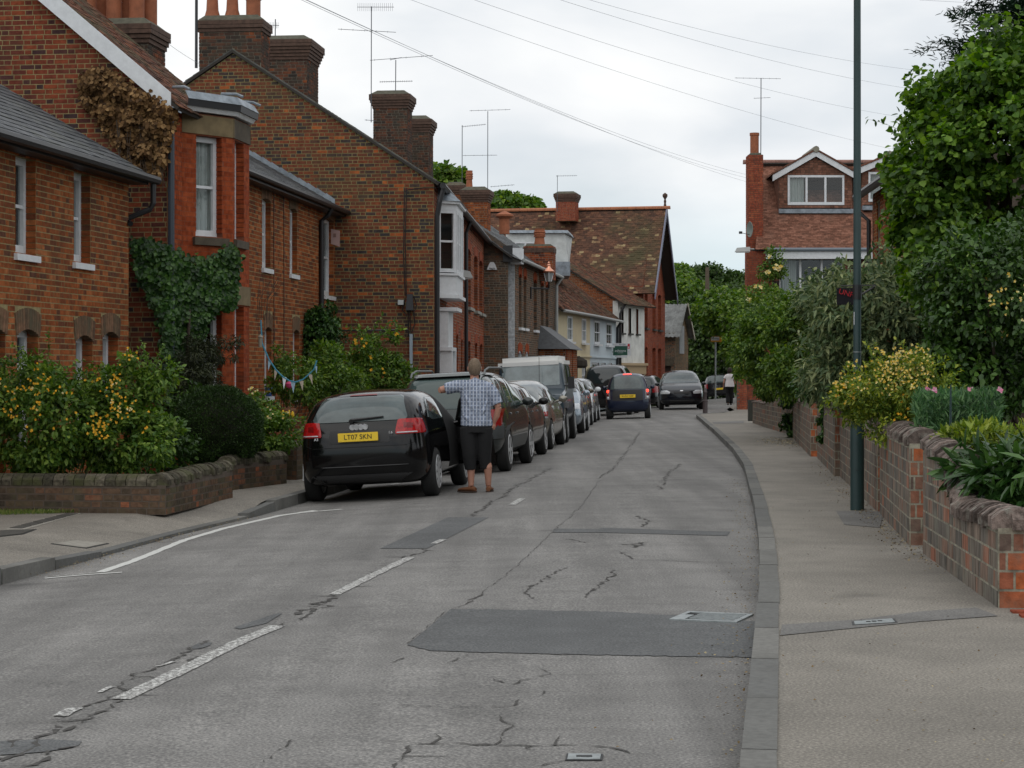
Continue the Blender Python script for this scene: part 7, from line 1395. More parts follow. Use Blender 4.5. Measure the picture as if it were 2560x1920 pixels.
plant('red_rose', 'single red rose and its leaves on top of the far garden wall', 'rose', (6.3, 48, gnd), [E(1936, 965, 48, 22, 12, .2, 12, .1, 320)], .08, L_MD, .6, .2, flowers=[('flower', 3, .11, R_F, None)])
shoots('hazel_tree', 70, lambda V: (V[:, 0] < PX(2420, 24)) | (V[:, 2] > 5.2), .4, .085, L_HZ, .8)
shoots('variegated_shrub', 60, lambda V: V[:, 2] > 2.6, .4, .10, L_GY)
shoots('honeysuckle', 60, lambda V: V[:, 2] > 1.45, .22, .045, L_HY)
shoots('evergreen_shrub', 50, lambda V: V[:, 0] < PX(2420, 20), .35, .07, L_MD)
shoots('garden_shrub', 60, lambda V: V[:, 2] > 2.4, .5, .09, L_MD)
# left side
plant('kerria_bush', 'large bush covered in orange-yellow pompom flowers behind the low left wall', 'shrub', (-5.2, 23.6, -.03), [E(110, 1060, 23.6, 170, 120, .7, 90, .18, 9500), E(310, 1090, 23.6, 130, 95, .55, 60, .16, 6500), E(300, 990, 23.8, 110, 60, .5, 36, .16, 2600), E(60, 950, 23.8, 90, 50, .5, 26, .16, 1800), E(400, 935, 23.7, 45, 30, .3, 12, .1, 420), E(340, 910, 23.7, 40, 28, .3, 9, .1, 260)], .075, L_MD, .5, .25, stems=22, sr=.008, stemm=mat('green_stem', (.07, .10, .03), .8), flowers=[('flower', 190, .0175, Y_F, None), ('flower', 30, .015, C_F, None)])
shoots('kerria_bush', 60, lambda V: V[:, 2] > 1.05, .38, .06, L_MD)
shoots('kerria_bush', 5, lambda V: (V[:, 2] > 1.2) & (V[:, 0] > -4.6), .6, .06, L_MD, .7)
def topiary():
    c, r = (PX(546, 27.3), 27.3, PZ(1070, 27.3)), .62; t = thing('topiary', 'dense dark green shrub clipped into a ball beside the black hatchback', 'shrub', (c[0], c[1], -.03)); n = 42000; d = rng.normal(size=(n, 3)); d /= np.linalg.norm(d, axis=1, keepdims=True)
    k = 1+.035*np.sin(d[:, 0]*9+2)*np.cos(d[:, 2]*11)+.02*np.sin(d[:, 1]*23+d[:, 2]*19); P = np.array(c)+d*(r*k*rng.uniform(.9, 1.01, n))[:, None]*np.array([.98, 1, .92]); leafmesh('leaf', t, P, d+rng.normal(size=d.shape)*.5+np.array([0, 0, .3]), rng.normal(size=d.shape)+d*.3, .028, L_TP, .45); mb = MB(); mb.tube([(c[0], c[1], -.03), (c[0], c[1], .9)], .06, 7); mb.build('trunk', _m['bark'], t); q = MB(); q.lathe([(0, -.5), (.3, -.42), (.5, -.1), (.5, .15), (.3, .42), (0, .5)], c, 16); q.build('dark_core', mat('core_shade', (.02, .02, .012), 1), t)  # solid core added inside the ball; its dark colour stands in for inner shade
topiary()
def inpoly(P, n):
    P = np.array(P, float); lo, hi = P.min(0), P.max(0); r = []
    while len(r) < n:
        q = rng.uniform(lo, hi); c = False; j = len(P)-1
        for i in range(len(P)):
            if (P[i, 1] > q[1]) != (P[j, 1] > q[1]) and q[0] < (P[j, 0]-P[i, 0])*(q[1]-P[i, 1])/(P[j, 1]-P[i, 1])+P[i, 0]: c = not c
            j = i
        if c: r.append(q)
    return np.array(r)
def wallplant(name, label, poly_, Yf, n, size, m, off, asp=.85, cat='climber', droop=.8, base=None):
    q = inpoly(poly_, n); q = q+rng.normal(size=q.shape)*5; Y = Yf(q[:, 0]); dpt = off[0]+(off[1]-off[0])*rng.uniform(0, 1, n)*(.4+.6*np.abs(np.sin(q[:, 0]*.045+q[:, 1]*.02)*np.cos(q[:, 1]*.05-q[:, 0]*.017))); Y = Y-dpt; P = np.stack([PX(q[:, 0], Y), Y, PZ(q[:, 1], Y)], 1); t = thing(name, label, cat, base or tuple(P[0]))
    leafmesh('leaf', t, P, np.stack([rng.normal(size=n)*.6, -rng.uniform(0, .5, n), -rng.uniform(.1, 1.2, n)*droop], 1), np.stack([rng.normal(size=n)*.4, -np.ones(n), .4+rng.normal(size=n)*.3], 1), size, m, asp); return t
YI = lambda x: np.interp(x, [330, 415, 458, 585, 640], [29.93, 29.9, 30.62, 31.42, 31.5])
t = wallplant('ivy', 'dark green ivy covering the corner and lower bay of the red gabled house', [(330, 600), (355, 595), (420, 615), (470, 640), (520, 650), (560, 620), (590, 610), (600, 650), (590, 720), (585, 770), (545, 770), (520, 800), (500, 860), (510, 990), (425, 1010), (410, 900), (400, 790), (372, 740), (350, 690)], YI, 9000, .075, L_IV, (.14, .42), base=(-5.0, 30, -.03))
mb = MB(); mb.tube([(-5.0, 30.3, 0), (-4.95, 30.3, 1.2), (-4.9, 30.4, 2.5)], [.06, .04, .02], 7); mb.build('stem', _m['bark'], t)
t = wallplant('creeper', 'dead brown creeper hanging from the gable eaves of the red gabled house', [(205, 190), (230, 165), (270, 170), (330, 215), (395, 245), (440, 285), (436, 320), (418, 352), (402, 420), (398, 455), (375, 440), (360, 400), (312, 420), (300, 370), (265, 330), (240, 280), (205, 255)], lambda x: np.interp(x, [200, 415, 460], [30.2, 29.9, 30.3]), 5200, .075, L_DB, (.03, .38), .75, base=(-5.6, 29.9, 4.5))
for k in range(14):
    x0 = rng.uniform(290, 400); mb = MB(); y = 29.8; mb.tube([(PX(x0, y), y, PZ(300, y)), (PX(x0+rng.uniform(-8, 12), y), y-.05, PZ(380, y)), (PX(x0+rng.uniform(-15, 22), y), y-.1, PZ(rng.uniform(430, 500), y))], .006, 4); mb.build('stem', _m['bark'], t)
plant('cotoneaster', 'dark arching needle-leaved shrub under the ivy by the bay windows', 'shrub', (-4.75, 30.1, -.03), [E(490, 930, 30.0, 55, 90, .35, 40, .16, 5200), E(560, 870, 30.6, 50, 35, .2, 16, .12, 900), E(470, 1010, 30.0, 60, 60, .3, 25, .15, 3200)], .09, LG('brown_green_leaf', (.018, .024, .012), (.035, .045, .018), (.06, .07, .025), .1), .18, .5, stems=12, sr=.012)
plant('ivy_bush', 'big dark ivy clump growing up the terrace front left of the gable', 'ivy', (-3.6, 42, -.03), [E(793, 850, 40.4, 50, 82, .4, 60, .2, 8500), E(815, 930, 40.2, 50, 60, .4, 35, .2, 3500)], .075, L_IV, .75, .6)
plant('rose_bush', 'leafy bush with yellow roses in front of the big gable wall', 'shrub', (-2.6, 38, -.03), [E(950, 945, 38, 82, 60, .5, 60, .2, 4200), E(915, 890, 38, 45, 45, .4, 22, .16, 900), E(985, 870, 38, 18, 45, .2, 12, .1, 260), E(1010, 940, 38, 30, 40, .3, 14, .14, 500)], .085, L_MD, .5, .2, stems=14, sr=.01, flowers=[('flower', 14, .034, Y_F, None)])
shoots('rose_bush', 26, lambda V: V[:, 2] > 1.9, .45, .075, L_MD)
plant('garden_bush', 'loose green bushes hung with bunting in the terrace front garden', 'shrub', (-4.0, 35, -.03), [E(740, 950, 35, 60, 50, .5, 36, .18, 2400), E(840, 980, 36, 70, 60, .5, 40, .18, 3200), E(820, 900, 36.5, 40, 40, .4, 20, .16, 1000), E(700, 900, 35, 30, 40, .3, 12, .14, 420)], .08, L_MD, .5, .25, stems=14, sr=.012)
plant('hedge', 'dark low shrubs between the clipped ball and the black hatchback', 'shrub', (-3.7, 28.6, -.03), [E(690, 1085, 28.8, 60, 45, .35, 34, .14, 3200), E(650, 1030, 29, 40, 45, .3, 20, .14, 1500)], .06, L_MD, .6, .3, flowers=[('flower', 26, .02, C_F, None)])
plant('evergreen_bush', 'very dark bush filling the gap behind the clipped ball', 'shrub', (-4.5, 28.9, -.03), [E(480, 1060, 28.8, 60, 90, .3, 30, .2, 3000), E(420, 1110, 26.5, 50, 60, .3, 20, .2, 2000)], .07, L_DK, .6, .3)
def blades(name, label, cat, quad, n, h, m, z):
    a, b, c, d = [np.array(G(*q, lambda x, y: z)) for q in quad]; u = rng.uniform(0, 1, (n, 1)); v = rng.uniform(0, 1, (n, 1)); P = (a*(1-u)+b*u)*(1-v)+(d*(1-u)+c*u)*v; t = thing(name, label, cat, tuple(a)); leafmesh('grass_blades', t, P, np.stack([rng.normal(size=n)*.4, rng.normal(size=n)*.4, np.ones(n)], 1), rng.normal(size=(n, 3)), h, m, .12); return t
L_GR = LG('verge_grass', (.07, .13, .02), (.13, .20, .035), (.28, .26, .09), .3)
t = blades('grass_verge', 'strip of short grass below the low wall at the left edge', 'grass', [(-30, 1290), (215, 1282), (175, 1262), (-30, 1262)], 6500, .05, L_GR, -.03)
# debris
def litter(name, label, pts, n, spread, m, z, sz=.02):
    t = thing(name, label, 'litter', (*G(*pts[0], lambda x, y: z)[:2], z)); P = np.array([G(*p, lambda x, y: z) for p in pts]); k = rng.uniform(0, len(P)-1, n); i = k.astype(int); f = (k-i)[:, None]; Q = P[i]*(1-f)+P[np.minimum(i+1, len(P)-1)]*f; Q[:, :2] += rng.normal(size=(n, 2))*np.array(spread); Q[:, 2] += .006
    D = rng.normal(size=(n, 3))*np.array([1, 1, .15]); leafmesh('petals', t, Q, D, np.tile([0, 0, 1.], (n, 1))+rng.normal(size=(n, 3))*.3, sz, m, .7); t.children[0]['kind'] = 'stuff'; return t
L_PT = pmat('fallen_petal', [(0, (.42, .36, .22)), (.6, (.22, .15, .07)), (1, (.09, .06, .03))], .9, bump=0)
litter('fallen_petals', 'pale fallen petals on the pavement below the hanging ivy', [(1960, 1100), (1990, 1112)], 420, (.28, 1.3), pmat('pale_petal', [(0, (.6, .54, .38)), (1, (.34, .26, .14))], .9, bump=0), .1, .035)
litter('leaf_litter', 'dry leaf litter gathered at the foot of the near right walls', [(2330, 1405), (2250, 1350), (2180, 1290), (2100, 1215), (2060, 1160)], 900, (.09, .6), L_PT, .1)
litter('leaf_litter', 'small dry debris lying in the road gutter along the right kerb', [(1850, 1900), (1880, 1640), (1890, 1500), (1890, 1365), (1876, 1273), (1850, 1204)], 900, (.06, .8), L_PT, .004, .016)
litter('leaf_litter', 'scattered tiny debris over the near right pavement', [(2100, 1880), (2300, 1700), (2100, 1450), (2000, 1250)], 260, (.5, 1.2), L_PT, .1, .014)
litter('leaf_litter', 'brown debris in the gutter by the left kerb', [(60, 1435), (200, 1405), (330, 1362), (450, 1335), (620, 1290)], 600, (.12, .3), L_PT, -.15, .018)
# far trees
def far(label, base, Es, size=.24, m=None, name='tree', cat='tree', asp=.8): plant(name, label, cat, base, [(a, b, int(c*1.5), d*.85, int(e*2)) for a, b, c, d, e in Es], size, m or L_FAR, asp, .2, trunk=([(base[0], base[1], base[2]+2)], [.2, .12]))
far('dark tree mass closing the street behind the barn', (12, 128, 0), [E(1790, 870, 128, 110, 110, 3, 110, .8, 8500), E(1850, 800, 125, 60, 70, 2, 50, .7, 3200), E(1740, 800, 132, 70, 60, 3, 60, .7, 4000)])
far('light green bush standing right of the barn roof', (11, 140, 0), [E(1700, 750, 140, 55, 45, 3, 50, .8, 3600), E(1690, 700, 150, 30, 35, 2, 30, .8, 2000)], m=L_MD)
far('bushy green tree left of the brick pier over the road', (12.5, 105, 0), [E(1862, 830, 105, 45, 100, 2, 70, .6, 5200), E(1880, 930, 98, 30, 60, 1, 30, .5, 2200), E(1800, 780, 112, 60, 45, 2, 50, .6, 3200)], m=L_MD)
for i, (px, py, Y, rx, ry, lab) in enumerate(((1700, 715, 240, 50, 45, 'dark wooded crown on the skyline nearest the tall brick house'), (1775, 712, 250, 60, 45, 'middle crown of the wooded skyline between the houses'), (1840, 722, 250, 50, 36, 'wooded crown on the skyline touching the tiled house'), (1740, 745, 225, 60, 34, 'lower green crown below the wooded skyline'), (1820, 748, 225, 60, 34, 'lower green crown above the grey shed roof'))):
    far(lab, (PX(px, Y), Y, -2), [E(px, py, Y, rx, ry, 4, 60, 1.1, 3200)], .42)
far('tree crown showing behind the second chimney pair of the gable house', (-4, 110, 0), [E(1115, 455, 110, 40, 38, 1.5, 30, .5, 1300)], .3, L_MD)
far('rounded tree crown showing above the long mossy roof', (0, 140, 0), [E(1290, 530, 140, 60, 34, 2, 40, .7, 2000), E(1260, 508, 140, 25, 20, 1, 12, .5, 500)], .35, L_MD)
mb = MB(); mb.v = [(-60, 300, -1), (120, 300, -1), (120, 340, 9), (-60, 340, 9), (-60, 900, 12), (120, 900, 12)]; mb.f = [(0, 1, 2, 3), (3, 2, 5, 4)]; mb.mi = [0, 0]; struct(mb.build('hill', mat('wooded_hill', (.03, .055, .018), 1, noise=(.15, .5))))
# ---------------- street furniture ----------------
PG_ = mat('dark_green_post_paint', (.018, .045, .045), .45, noise=(3, .25))
t = thing('lamp_post', 'tall dark green steel lamp post standing on the right pavement', 'lamp post', (PX(2143, 21), 21, .1)); x, y = PX(2143, 21), 21
mb = MB(); mb.lathe([(.072, .1), (.072, 1.12), (.068, 1.15), (.044, 1.28), (.042, 1.3), (.036, 6.6), (.036, 6.62)], (x, y, 0), 24); mb.build('column', PG_, t, smooth=True)
mb = MB(); mb.tube([(x, y, 6.6), (x-.15, y, 6.85), (x-.7, y, 6.95)], .025, 8); mb.build('arm', PG_, t); mb = MB(); mb.box((x-1.2, y-.11, 6.88), (x-.65, y+.11, 7.0)); mb.build('lantern', METAL, t)
mb = MB(); mb.box((x-.035, y-.0745, .52), (x+.035, y-.068, .522)); mb.build('door_seam', BLK, t); mb = MB(); z0, z1 = PZ(812, 21), PZ(780, 21); mb.box((x-.040, y-.030, z0), (x-.034, y-.022, z1)); mb.build('sticker', WHITE, t)
mb = MB(); mb.lathe([(.048, PZ(748, 21)), (.048, PZ(712, 21))], (x, y, 0), 16); mb.tube([(x-.17, y+.02, PZ(714, 21)), (x+.2, y+.02, PZ(713, 21))], .006, 5); mb.tube([(x, y, PZ(742, 21)), (x+.19, y+.05, PZ(716, 21))], .012, 5); mb.build('bracket', BLK, t)
mb = MB(); mb.lathe([(.046, PZ(881, 21)), (.046, PZ(879, 21))], (x, y, 0), 16); mb.build('band', METAL, t)
t = thing('banner', 'small black banner with red lettering half hidden in the grey-green shrub', 'banner', (PX(2115, 26.0), 26.0, 2.3)); x0, x1, z0, z1, y = PX(2092, 26.3), PX(2138, 26.3), PZ(762, 26.3), PZ(720, 26.3), 26.3
mb = MB(); mb.hexa([(x0, y, z0), (x1, y, z0), (x1, y+.01, z0), (x0, y+.01, z0), (x0, y, z1), (x1, y, z1), (x1, y+.01, z1), (x0, y+.01, z1)]); mb.build('cloth', mat('black_cloth', (.012, .01, .015), .9), t); par(ktext('UNP', .10, ((x0+x1)/2, y-.012, (z0+z1)/2+.04), (1, 0, -.3), (.3, 0, 1), mat('red_ink', (.5, .02, .03), .6), None), t); 
mb = MB(); mb.tube([(x0, y, z1), (PX(2143, 21), 21.05, PZ(712, 21))], .004, 4); mb.build('cord', BLK, t)
t = thing('plant_stake', 'dark green garden obelisk stake among the border flowers', 'stake', (PX(2377, 17), 17, .1)); mb = MB(); [mb.tube([(PX(2370+k*9, 17), 17, .3), (PX(2377, 17), 17, PZ(962, 17))], .007, 5) for k in (0, 1)]; mb.build('stake', PG_, t)
# wall lamps
def walllamp(label, p, d, m_, L=.55):
    t = thing('street_light', label, 'street light', p); x, y, z = p; mb = MB(); e = (x+d*L, y, z); mb.hexa([(x+d*.02, y-.1, z-.09), (e[0], y-.12, z-.11), (e[0], y+.12, z-.11), (x+d*.02, y+.1, z-.09), (x+d*.02, y-.08, z+.09), (e[0]-d*.08, y-.09, z+.05), (e[0]-d*.08, y+.09, z+.05), (x+d*.02, y+.08, z+.09)]); mb.build('housing', m_, t); q = MB(); q.box((min(x+d*.05, e[0]-d*.05), y-.09, z-.13), (max(x+d*.05, e[0]-d*.05), y+.09, z-.111)); q.build('diffuser', mat('lamp_lens', (.45, .45, .42), .4), t); q = MB(); q.tube([(x-d*.15, y, z), (x+d*.05, y, z)], .03, 6); q.build('arm', METAL, t)
walllamp('grey box street light fixed to the wall beside the white oriel window', (PX(1155, 47.3), 47.3, PZ(684, 47.3)), 1, mat('grey_lamp', (.42, .43, .42), .5), .27)
walllamp('pale flat street light sticking out left from the tiled house corner', (PX(1876, 77.2), 77.2, PZ(623, 77.2)), -1, _m['grey_lamp'], .6)
COP = mat('polished_copper', (.75, .36, .24), .35, .9)
t = thing('wall_lantern', 'traditional copper-topped glass lantern on a bracket from the brown brick house', 'lantern', (PX(1372, 69), 69, PZ(700, 69))); x, y = PX(1372, 69), 69; Z = lambda py: PZ(py, 69)
mb = MB(); mb.lathe([(.19, Z(681)), (.2, Z(678)), (.10, Z(672)), (.06, Z(668)), (.05, Z(665)), (.07, Z(663)), (.03, Z(660)), (.03, Z(658)), (.04, Z(657)), (0, Z(653))], (x, y, 0), 14); mb.build('cap', COP, t, smooth=True)
mb = MB(); mb.lathe([(.09, Z(704)), (.165, Z(682))], (x, y, 0), 4); mb.build('pane', mat('milky_glass', (.25, .26, .26), .2, coat=.5), t); mb = MB(); [mb.tube([(x+.09*math.cos(a), y+.09*math.sin(a), Z(704)), (x+.165*math.cos(a), y+.165*math.sin(a), Z(682))], .012, 4) for a in (0, math.pi/2, math.pi, -math.pi/2)]; mb.build('frame', WHITE, t)
mb = MB(); mb.tube([(x, y, Z(704)), (x, y, Z(722)), (f6.pt(4.0, 0, 0)[0], f6.pt(4.0, 0, 0)[1]+.0, Z(723))], .03, 6); mb.tube([(f6.pt(4.0, .03, 0)[0], f6.pt(4., .03, 0)[1], Z(750)), (f6.pt(4.0, .03, 0)[0], f6.pt(4., .03, 0)[1], Z(720))], .03, 6); mb.build('bracket', BLK, t)
t = thing('alarm_box', 'white bell-shaped alarm box with lettering on the brown side wall', 'alarm box', (PX(1230, 61.7), 61.7, PZ(666, 61.7))); y = 61.72; mb = MB(); P4 = [(1217, 674), (1243, 674), (1238, 661), (1234, 655), (1226, 655), (1222, 661)]; n = len(P4); mb.v = [(PX(a, y), y, PZ(b, y)) for a, b in P4]+[(PX(a, y), y+.1, PZ(b, y)) for a, b in P4]; mb.f = [tuple(range(n)), tuple(range(n, 2*n))[::-1]]+[(i, (i+1) % n, (i+1) % n+n, i+n) for i in range(n)]; mb.mi = [0]*len(mb.f); mb.build('case', WHITE, t); par(ktext('Aegis', .085, (PX(1230, y), y-.006, PZ(671, y)), (1, 0, 0), (0, 0, 1), BLK, None), t)
# agent's board
t = thing('agent_board', 'green estate agent board reading ashtons on a bracket by the pale blue house', 'sign', (PX(1554, 91.5), 91.5, PZ(875, 91.5))); y = 91.5; X = lambda a: PX(a, y); Z = lambda b: PZ(b, y)
mb = MB(); mb.box((X(1532), y, Z(889)), (X(1577), y+.03, Z(858))); mb.build('board', WHITE, t); mb = MB(); mb.box((X(1533), y-.006, Z(888)), (X(1568.5), y-.001, Z(865))); mb.build('green_panel', mat('sign_green', (.01, .09, .055), .5), t)
par(ktext('ashtons', .17, (X(1551), y-.01, Z(877)), (1, 0, 0), (0, 0, 1), WHITE, None), t); par(ktext('estate agents', .05, (X(1551), y-.01, Z(882)), (1, 0, 0), (0, 0, 1), WHITE, None), t); par(ktext('For Sale', .09, (X(1556), y-.004, Z(861.5)), (1, 0, 0), (0, 0, 1), BLK, None), t)
mb = MB(); mb.box((X(1569), y-.006, Z(871.5)), (X(1574.5), y-.001, Z(859.5))); mb.build('red_panel', mat('sign_red', (.5, .02, .03), .5), t); mb = MB(); mb.lathe([(.035, -.012), (.035, -.008), (0, -.008)], (X(1571.6), y, Z(868)), 10, 'y'); mb.build('logo', WHITE, t); par(ktext('r', .09, (X(1572), y-.01, Z(879)), (1, 0, 0), (0, 0, 1), mat('sign_blue', (.05, .06, .3), .5), None), t)
mb = MB(); mb.box((X(1540), y, Z(894)), (X(1568), y+.02, Z(889.5))); mb.build('hanging_strip', WHITE, t); mb = MB(); mb.tube([(X(1525), y+.02, Z(887)), (X(1525), y+.02, Z(873))], .03, 6); mb.tube([(X(1525), y+.02, Z(880)), (X(1534), y+.02, Z(880))], .02, 6); mb.build('bracket', BLK, t)
t = thing('pub_sign', 'small orange sign with white lettered panel on a post under dark trees', 'sign', (PX(1788, 114), 114, 0)); y = 114; mb = MB(); mb.box((X(0)*0+PX(1777, y), y, PZ(855, y)), (PX(1805, y), y+.06, PZ(833, y))); mb.build('board', mat('orange_board', (.55, .24, .02), .6), t); mb = MB(); mb.box((PX(1778, y), y-.012, PZ(851, y)), (PX(1798, y), y-.002, PZ(842, y))); mb.build('panel', WHITE, t); par(ktext('Parking', .14, (PX(1788, y), y-.018, PZ(846.5, y)), (1, 0, 0), (0, 0, 1), BLK, None), t); mb = MB(); mb.box((PX(1778, y), y-.012, PZ(840, y)), (PX(1799, y), y-.002, PZ(837.5, y))); mb.build('red_strip', mat('sign_red2', (.4, .03, .02), .5), t); mb = MB(); mb.tube([(PX(1789, y), y+.1, 0), (PX(1789, y), y+.1, PZ(834, y))], .05, 6); mb.build('post', METAL, t)
t = thing('telegraph_pole', 'brown wooden telegraph pole rising out of the far trees', 'pole', (PX(1767, 129), 129, 0)); mb = MB(); mb.tube([(PX(1769, 129), 129, 0), (PX(1768, 129), 129, PZ(668, 129))], [.17, .12], 8); mb.build('pole', mat('creosoted_wood', (.13, .10, .07), .95, noise=(9, .3)), t)
t = thing('bollard', 'dark iron bollard with rings at the kerb corner near the oncoming car', 'bollard', (PX(1763, 70.4), 70.4, .1)); mb = MB(); mb.lathe([(.085, .1), (.085, .5), (.095, .51), (.095, .55), (.06, .57), (.055, .8), (.07, .82), (.07, .86), (.055, .88), (.05, .95), (.04, .98), (0, 1.0)], (PX(1763, 70.4), 70.4, 0), 14); mb.build('post', mat('brown_iron', (.06, .045, .045), .5), t, smooth=True)
# satellite dish
t = thing('satellite_dish', 'small grey-green satellite dish on the brick chimney of the tiled house', 'dish', (PX(1871, 77.5), 77.5, PZ(573, 77.5))); x, y, z = PX(1873, 77.6), 77.6, PZ(574, 77.6); mb = MB(); mb.lathe([(0, .08), (.15, .05), (.26, 0), (.27, .01), (.15, .07), (0, .1)], (0, 0, 0), 20, 'x'); R = Matrix.Rotation(.5, 3, 'Z'); mb.v = [tuple(R@Vector((p[0], p[1]*.8, p[2]*1.15))+Vector((x, y-.1, z))) for p in mb.v]; mb.build('dish', mat('dish_grey', (.17, .2, .18), .6), t, smooth=True); mb = MB(); mb.tube([(x, y-.1, z-.2), (PX(1848, y), y-.35, PZ(583, y))], .012, 5); mb.box((PX(1845, y)-.0, y-.4, PZ(586, y)), (PX(1853, y), y-.3, PZ(580, y))); mb.build('feed_arm', BLK, t)
# tv aerials
AL = mat('aerial_grey', (.10, .105, .12), .5, .5)
def aerial(label, px, Y, pyt, pyb, booms, cat='aerial', r=.014, m_=AL):
    t = thing('tv_aerial', label, cat, (PX(px, Y), Y, PZ(pyb, Y)), 'television aerials on the chimneys'); mb = MB(); mb.tube([(PX(px, Y), Y, PZ(pyb, Y)), (PX(px+.6, Y), Y, PZ(pyt, Y))], r, 5); mb.build('mast', m_, t)
    for py0, x0, x1, dy, n, h in booms:
        mb = MB(); a = Vector((PX(x0, Y), Y-.02, PZ(py0, Y))); b = Vector((PX(x1, Y), Y-.02, PZ(py0+dy, Y))); mb.tube([a, b], .009, 4); bo = mb.build('boom', m_, t)
        for i in range(n):
            p = a.lerp(b, (i+.3)/n); e = MB(); e.tube([p+Vector((0, -.03, -h/2)), p+Vector((0, .03, h/2))], .005, 4); e.build('element', m_, bo)
aerial('tallest television aerial, with three crossing booms, on the middle chimney', 928, 57.4, 16, 306, [(18, 893, 985, 0, 18, .24), (73, 845, 990, 8, 5, .07), (151, 925, 1082, -12, 4, .07), (300, 912, 940, 2, 2, .05)])
aerial('aerial mast standing on the middle chimney with a short toothed boom', 989, 58, 150, 229, [(205, 949, 1032, -2, 15, .06), (150, 975, 1004, -6, 3, .05)])
aerial('left mast of the aerial pair behind the sloping gable', 1155, 72, 313, 560, [(317, 1154, 1215, -6, 14, .07), (389, 1157, 1243, -1, 4, .05)])
aerial('right mast of the aerial pair, rising by the ribbed chimney pot', 1219, 74, 278, 600, [(277, 1174, 1276, -3, 6, .06), (467, 1226, 1286, -5, 7, .06)])
aerial('thin aerial above the mossy roof chimney', 1393, 101, 438, 530, [(440, 1390, 1443, -1, 12, .1)])
aerial('aerial on the chimney of the tiled house on the right', 1902, 78.3, 195, 395, [(195, 1837, 1952, 2, 7, .06), (246, 1884, 1926, -2, 5, .05)], r=.018)
aerial('thick aerial pole with insulator beside the left chimney of the gable', 491, 43.2, -20, 170, [], r=.035, m_=BLK)
aerial('left one of two thin poles over the roof at the top left', 156, 35, -20, 45, [], r=.018); aerial('right one of two thin poles over the roof at the top left', 175, 35, -20, 52, [], r=.018)
aerial('small toothed aerial behind the second gable chimney', 688, 50, 48, 110, [(63, 668, 698, 1, 8, .16)])
# overhead wires
def wire(label, a, b, sag, r=.0038, m_=None):
    A = Vector((PX(a[0], a[2]), a[2], PZ(a[1], a[2]))); B = Vector((PX(b[0], b[2]), b[2], PZ(b[1], b[2]))); P = [A.lerp(B, k/24)-Vector((0, 0, sag*4*(k/24)*(1-k/24))) for k in range(25)]; mb = MB(); mb.tube(P, r, 4); o = mb.build('overhead_wire', m_ or mat('cable_grey', (.30, .33, .36), .6), None); tag(o, label, 'wire', 'overhead wires crossing the street')
wire('lowest overhead wire running down to the tiled house chimney', (640, -60, 32), (1868, 455, 78), .25); wire('upper strand of the twin wires to the tiled house chimney', (700, -30, 32), (1868, 437, 78), .3); wire('lower strand of the twin wires to the tiled house chimney', (690, -30, 32), (1868, 445, 78), .3)
wire('overhead wire from top centre descending right behind the lamp post', (960, -25, 40), (2290, 385, 78), .3); wire('third wire from the top crossing the right sky', (1130, -20, 40), (2270, 295, 70), .3); wire('second wire from the top crossing the right sky', (1340, -20, 40), (2400, 238, 70), .3); wire('uppermost wire crossing the right sky', (1440, -10, 40), (2330, 180, 60), .2, .0035); wire('short wire between the two left chimneys', (300, 0, 35), (500, 160, 43), .1, .0035)
wire('thin wire at the very top right corner', (2300, 0, 40), (2560, 14, 60), .0, .004)
# boxes and cables on the gable
t = thing('cable_box', 'black cable joint box with loose wires on the gable wall', 'cable box', (PX(1024, 42.8), 42.8, PZ(757, 42.8))); Y0 = 43.0; P_ = lambda a, b, d=.0: (PX(a, Y0), Y0-d, PZ(b, Y0))
mb = MB(); mb.hexa([P_(1015, 776, .12), P_(1034, 776, .12), P_(1034, 776, -.1), P_(1015, 776, -.1), P_(1018, 736, .1), P_(1032, 736, .1), P_(1032, 736, -.1), P_(1018, 736, -.1)]); mb.build('case', mat('black_box', (.02, .022, .026), .5), t)
for pts in ([(1011, 470), (1010, 560), (1009, 640), (1013, 740)], [(1016, 470), (1013, 600), (1016, 740)], [(1024, 776), (1027, 835)], [(1020, 776), (1021, 840)], [(1034, 740), (1042, 765), (1036, 778), (1030, 776)], [(1034, 776), (1037, 810), (1030, 830)], [(1013, 745), (1006, 775), (1018, 790)], [(1090, 470), (1060, 470), (1020, 475), (1011, 480)]): mb = MB(); mb.tube([P_(a, b, .03) for a, b in pts], .012, 5); mb.build('cable', BLK, t)
mb = MB(); mb.tube([P_(845, 826, -.03), P_(930, 826, .03), P_(1020, 824, .04)], .02, 5); mb.build('cable', BLK, t)
t = thing('junction_box', 'small white junction box beside the black cable box', 'junction box', P_(1002, 755)); mb = MB(); mb.hexa([P_(995, 762, .06), P_(1009, 762, .06), P_(1009, 762, -.1), P_(995, 762, -.1), P_(995, 750, .06), P_(1009, 750, .06), P_(1009, 750, -.1), P_(995, 750, -.1)]); mb.build('case', mat('grey_white', (.42, .45, .45), .6), t)
t = thing('conduit', 'pale grey cable conduit post at the foot of the gable wall', 'pipe', P_(1028, 1100)); mb = MB(); mb.hexa([(PX(1024.5, Y0), Y0-.12, 0), (PX(1032, Y0), Y0-.12, 0), (PX(1032, Y0), Y0, 0), (PX(1024.5, Y0), Y0, 0), P_(1024.5, 835, .12), P_(1032, 835, .12), P_(1032, 835, 0), P_(1024.5, 835, 0)]); mb.build('channel', mat('pale_conduit', (.27, .33, .38), .5), t)
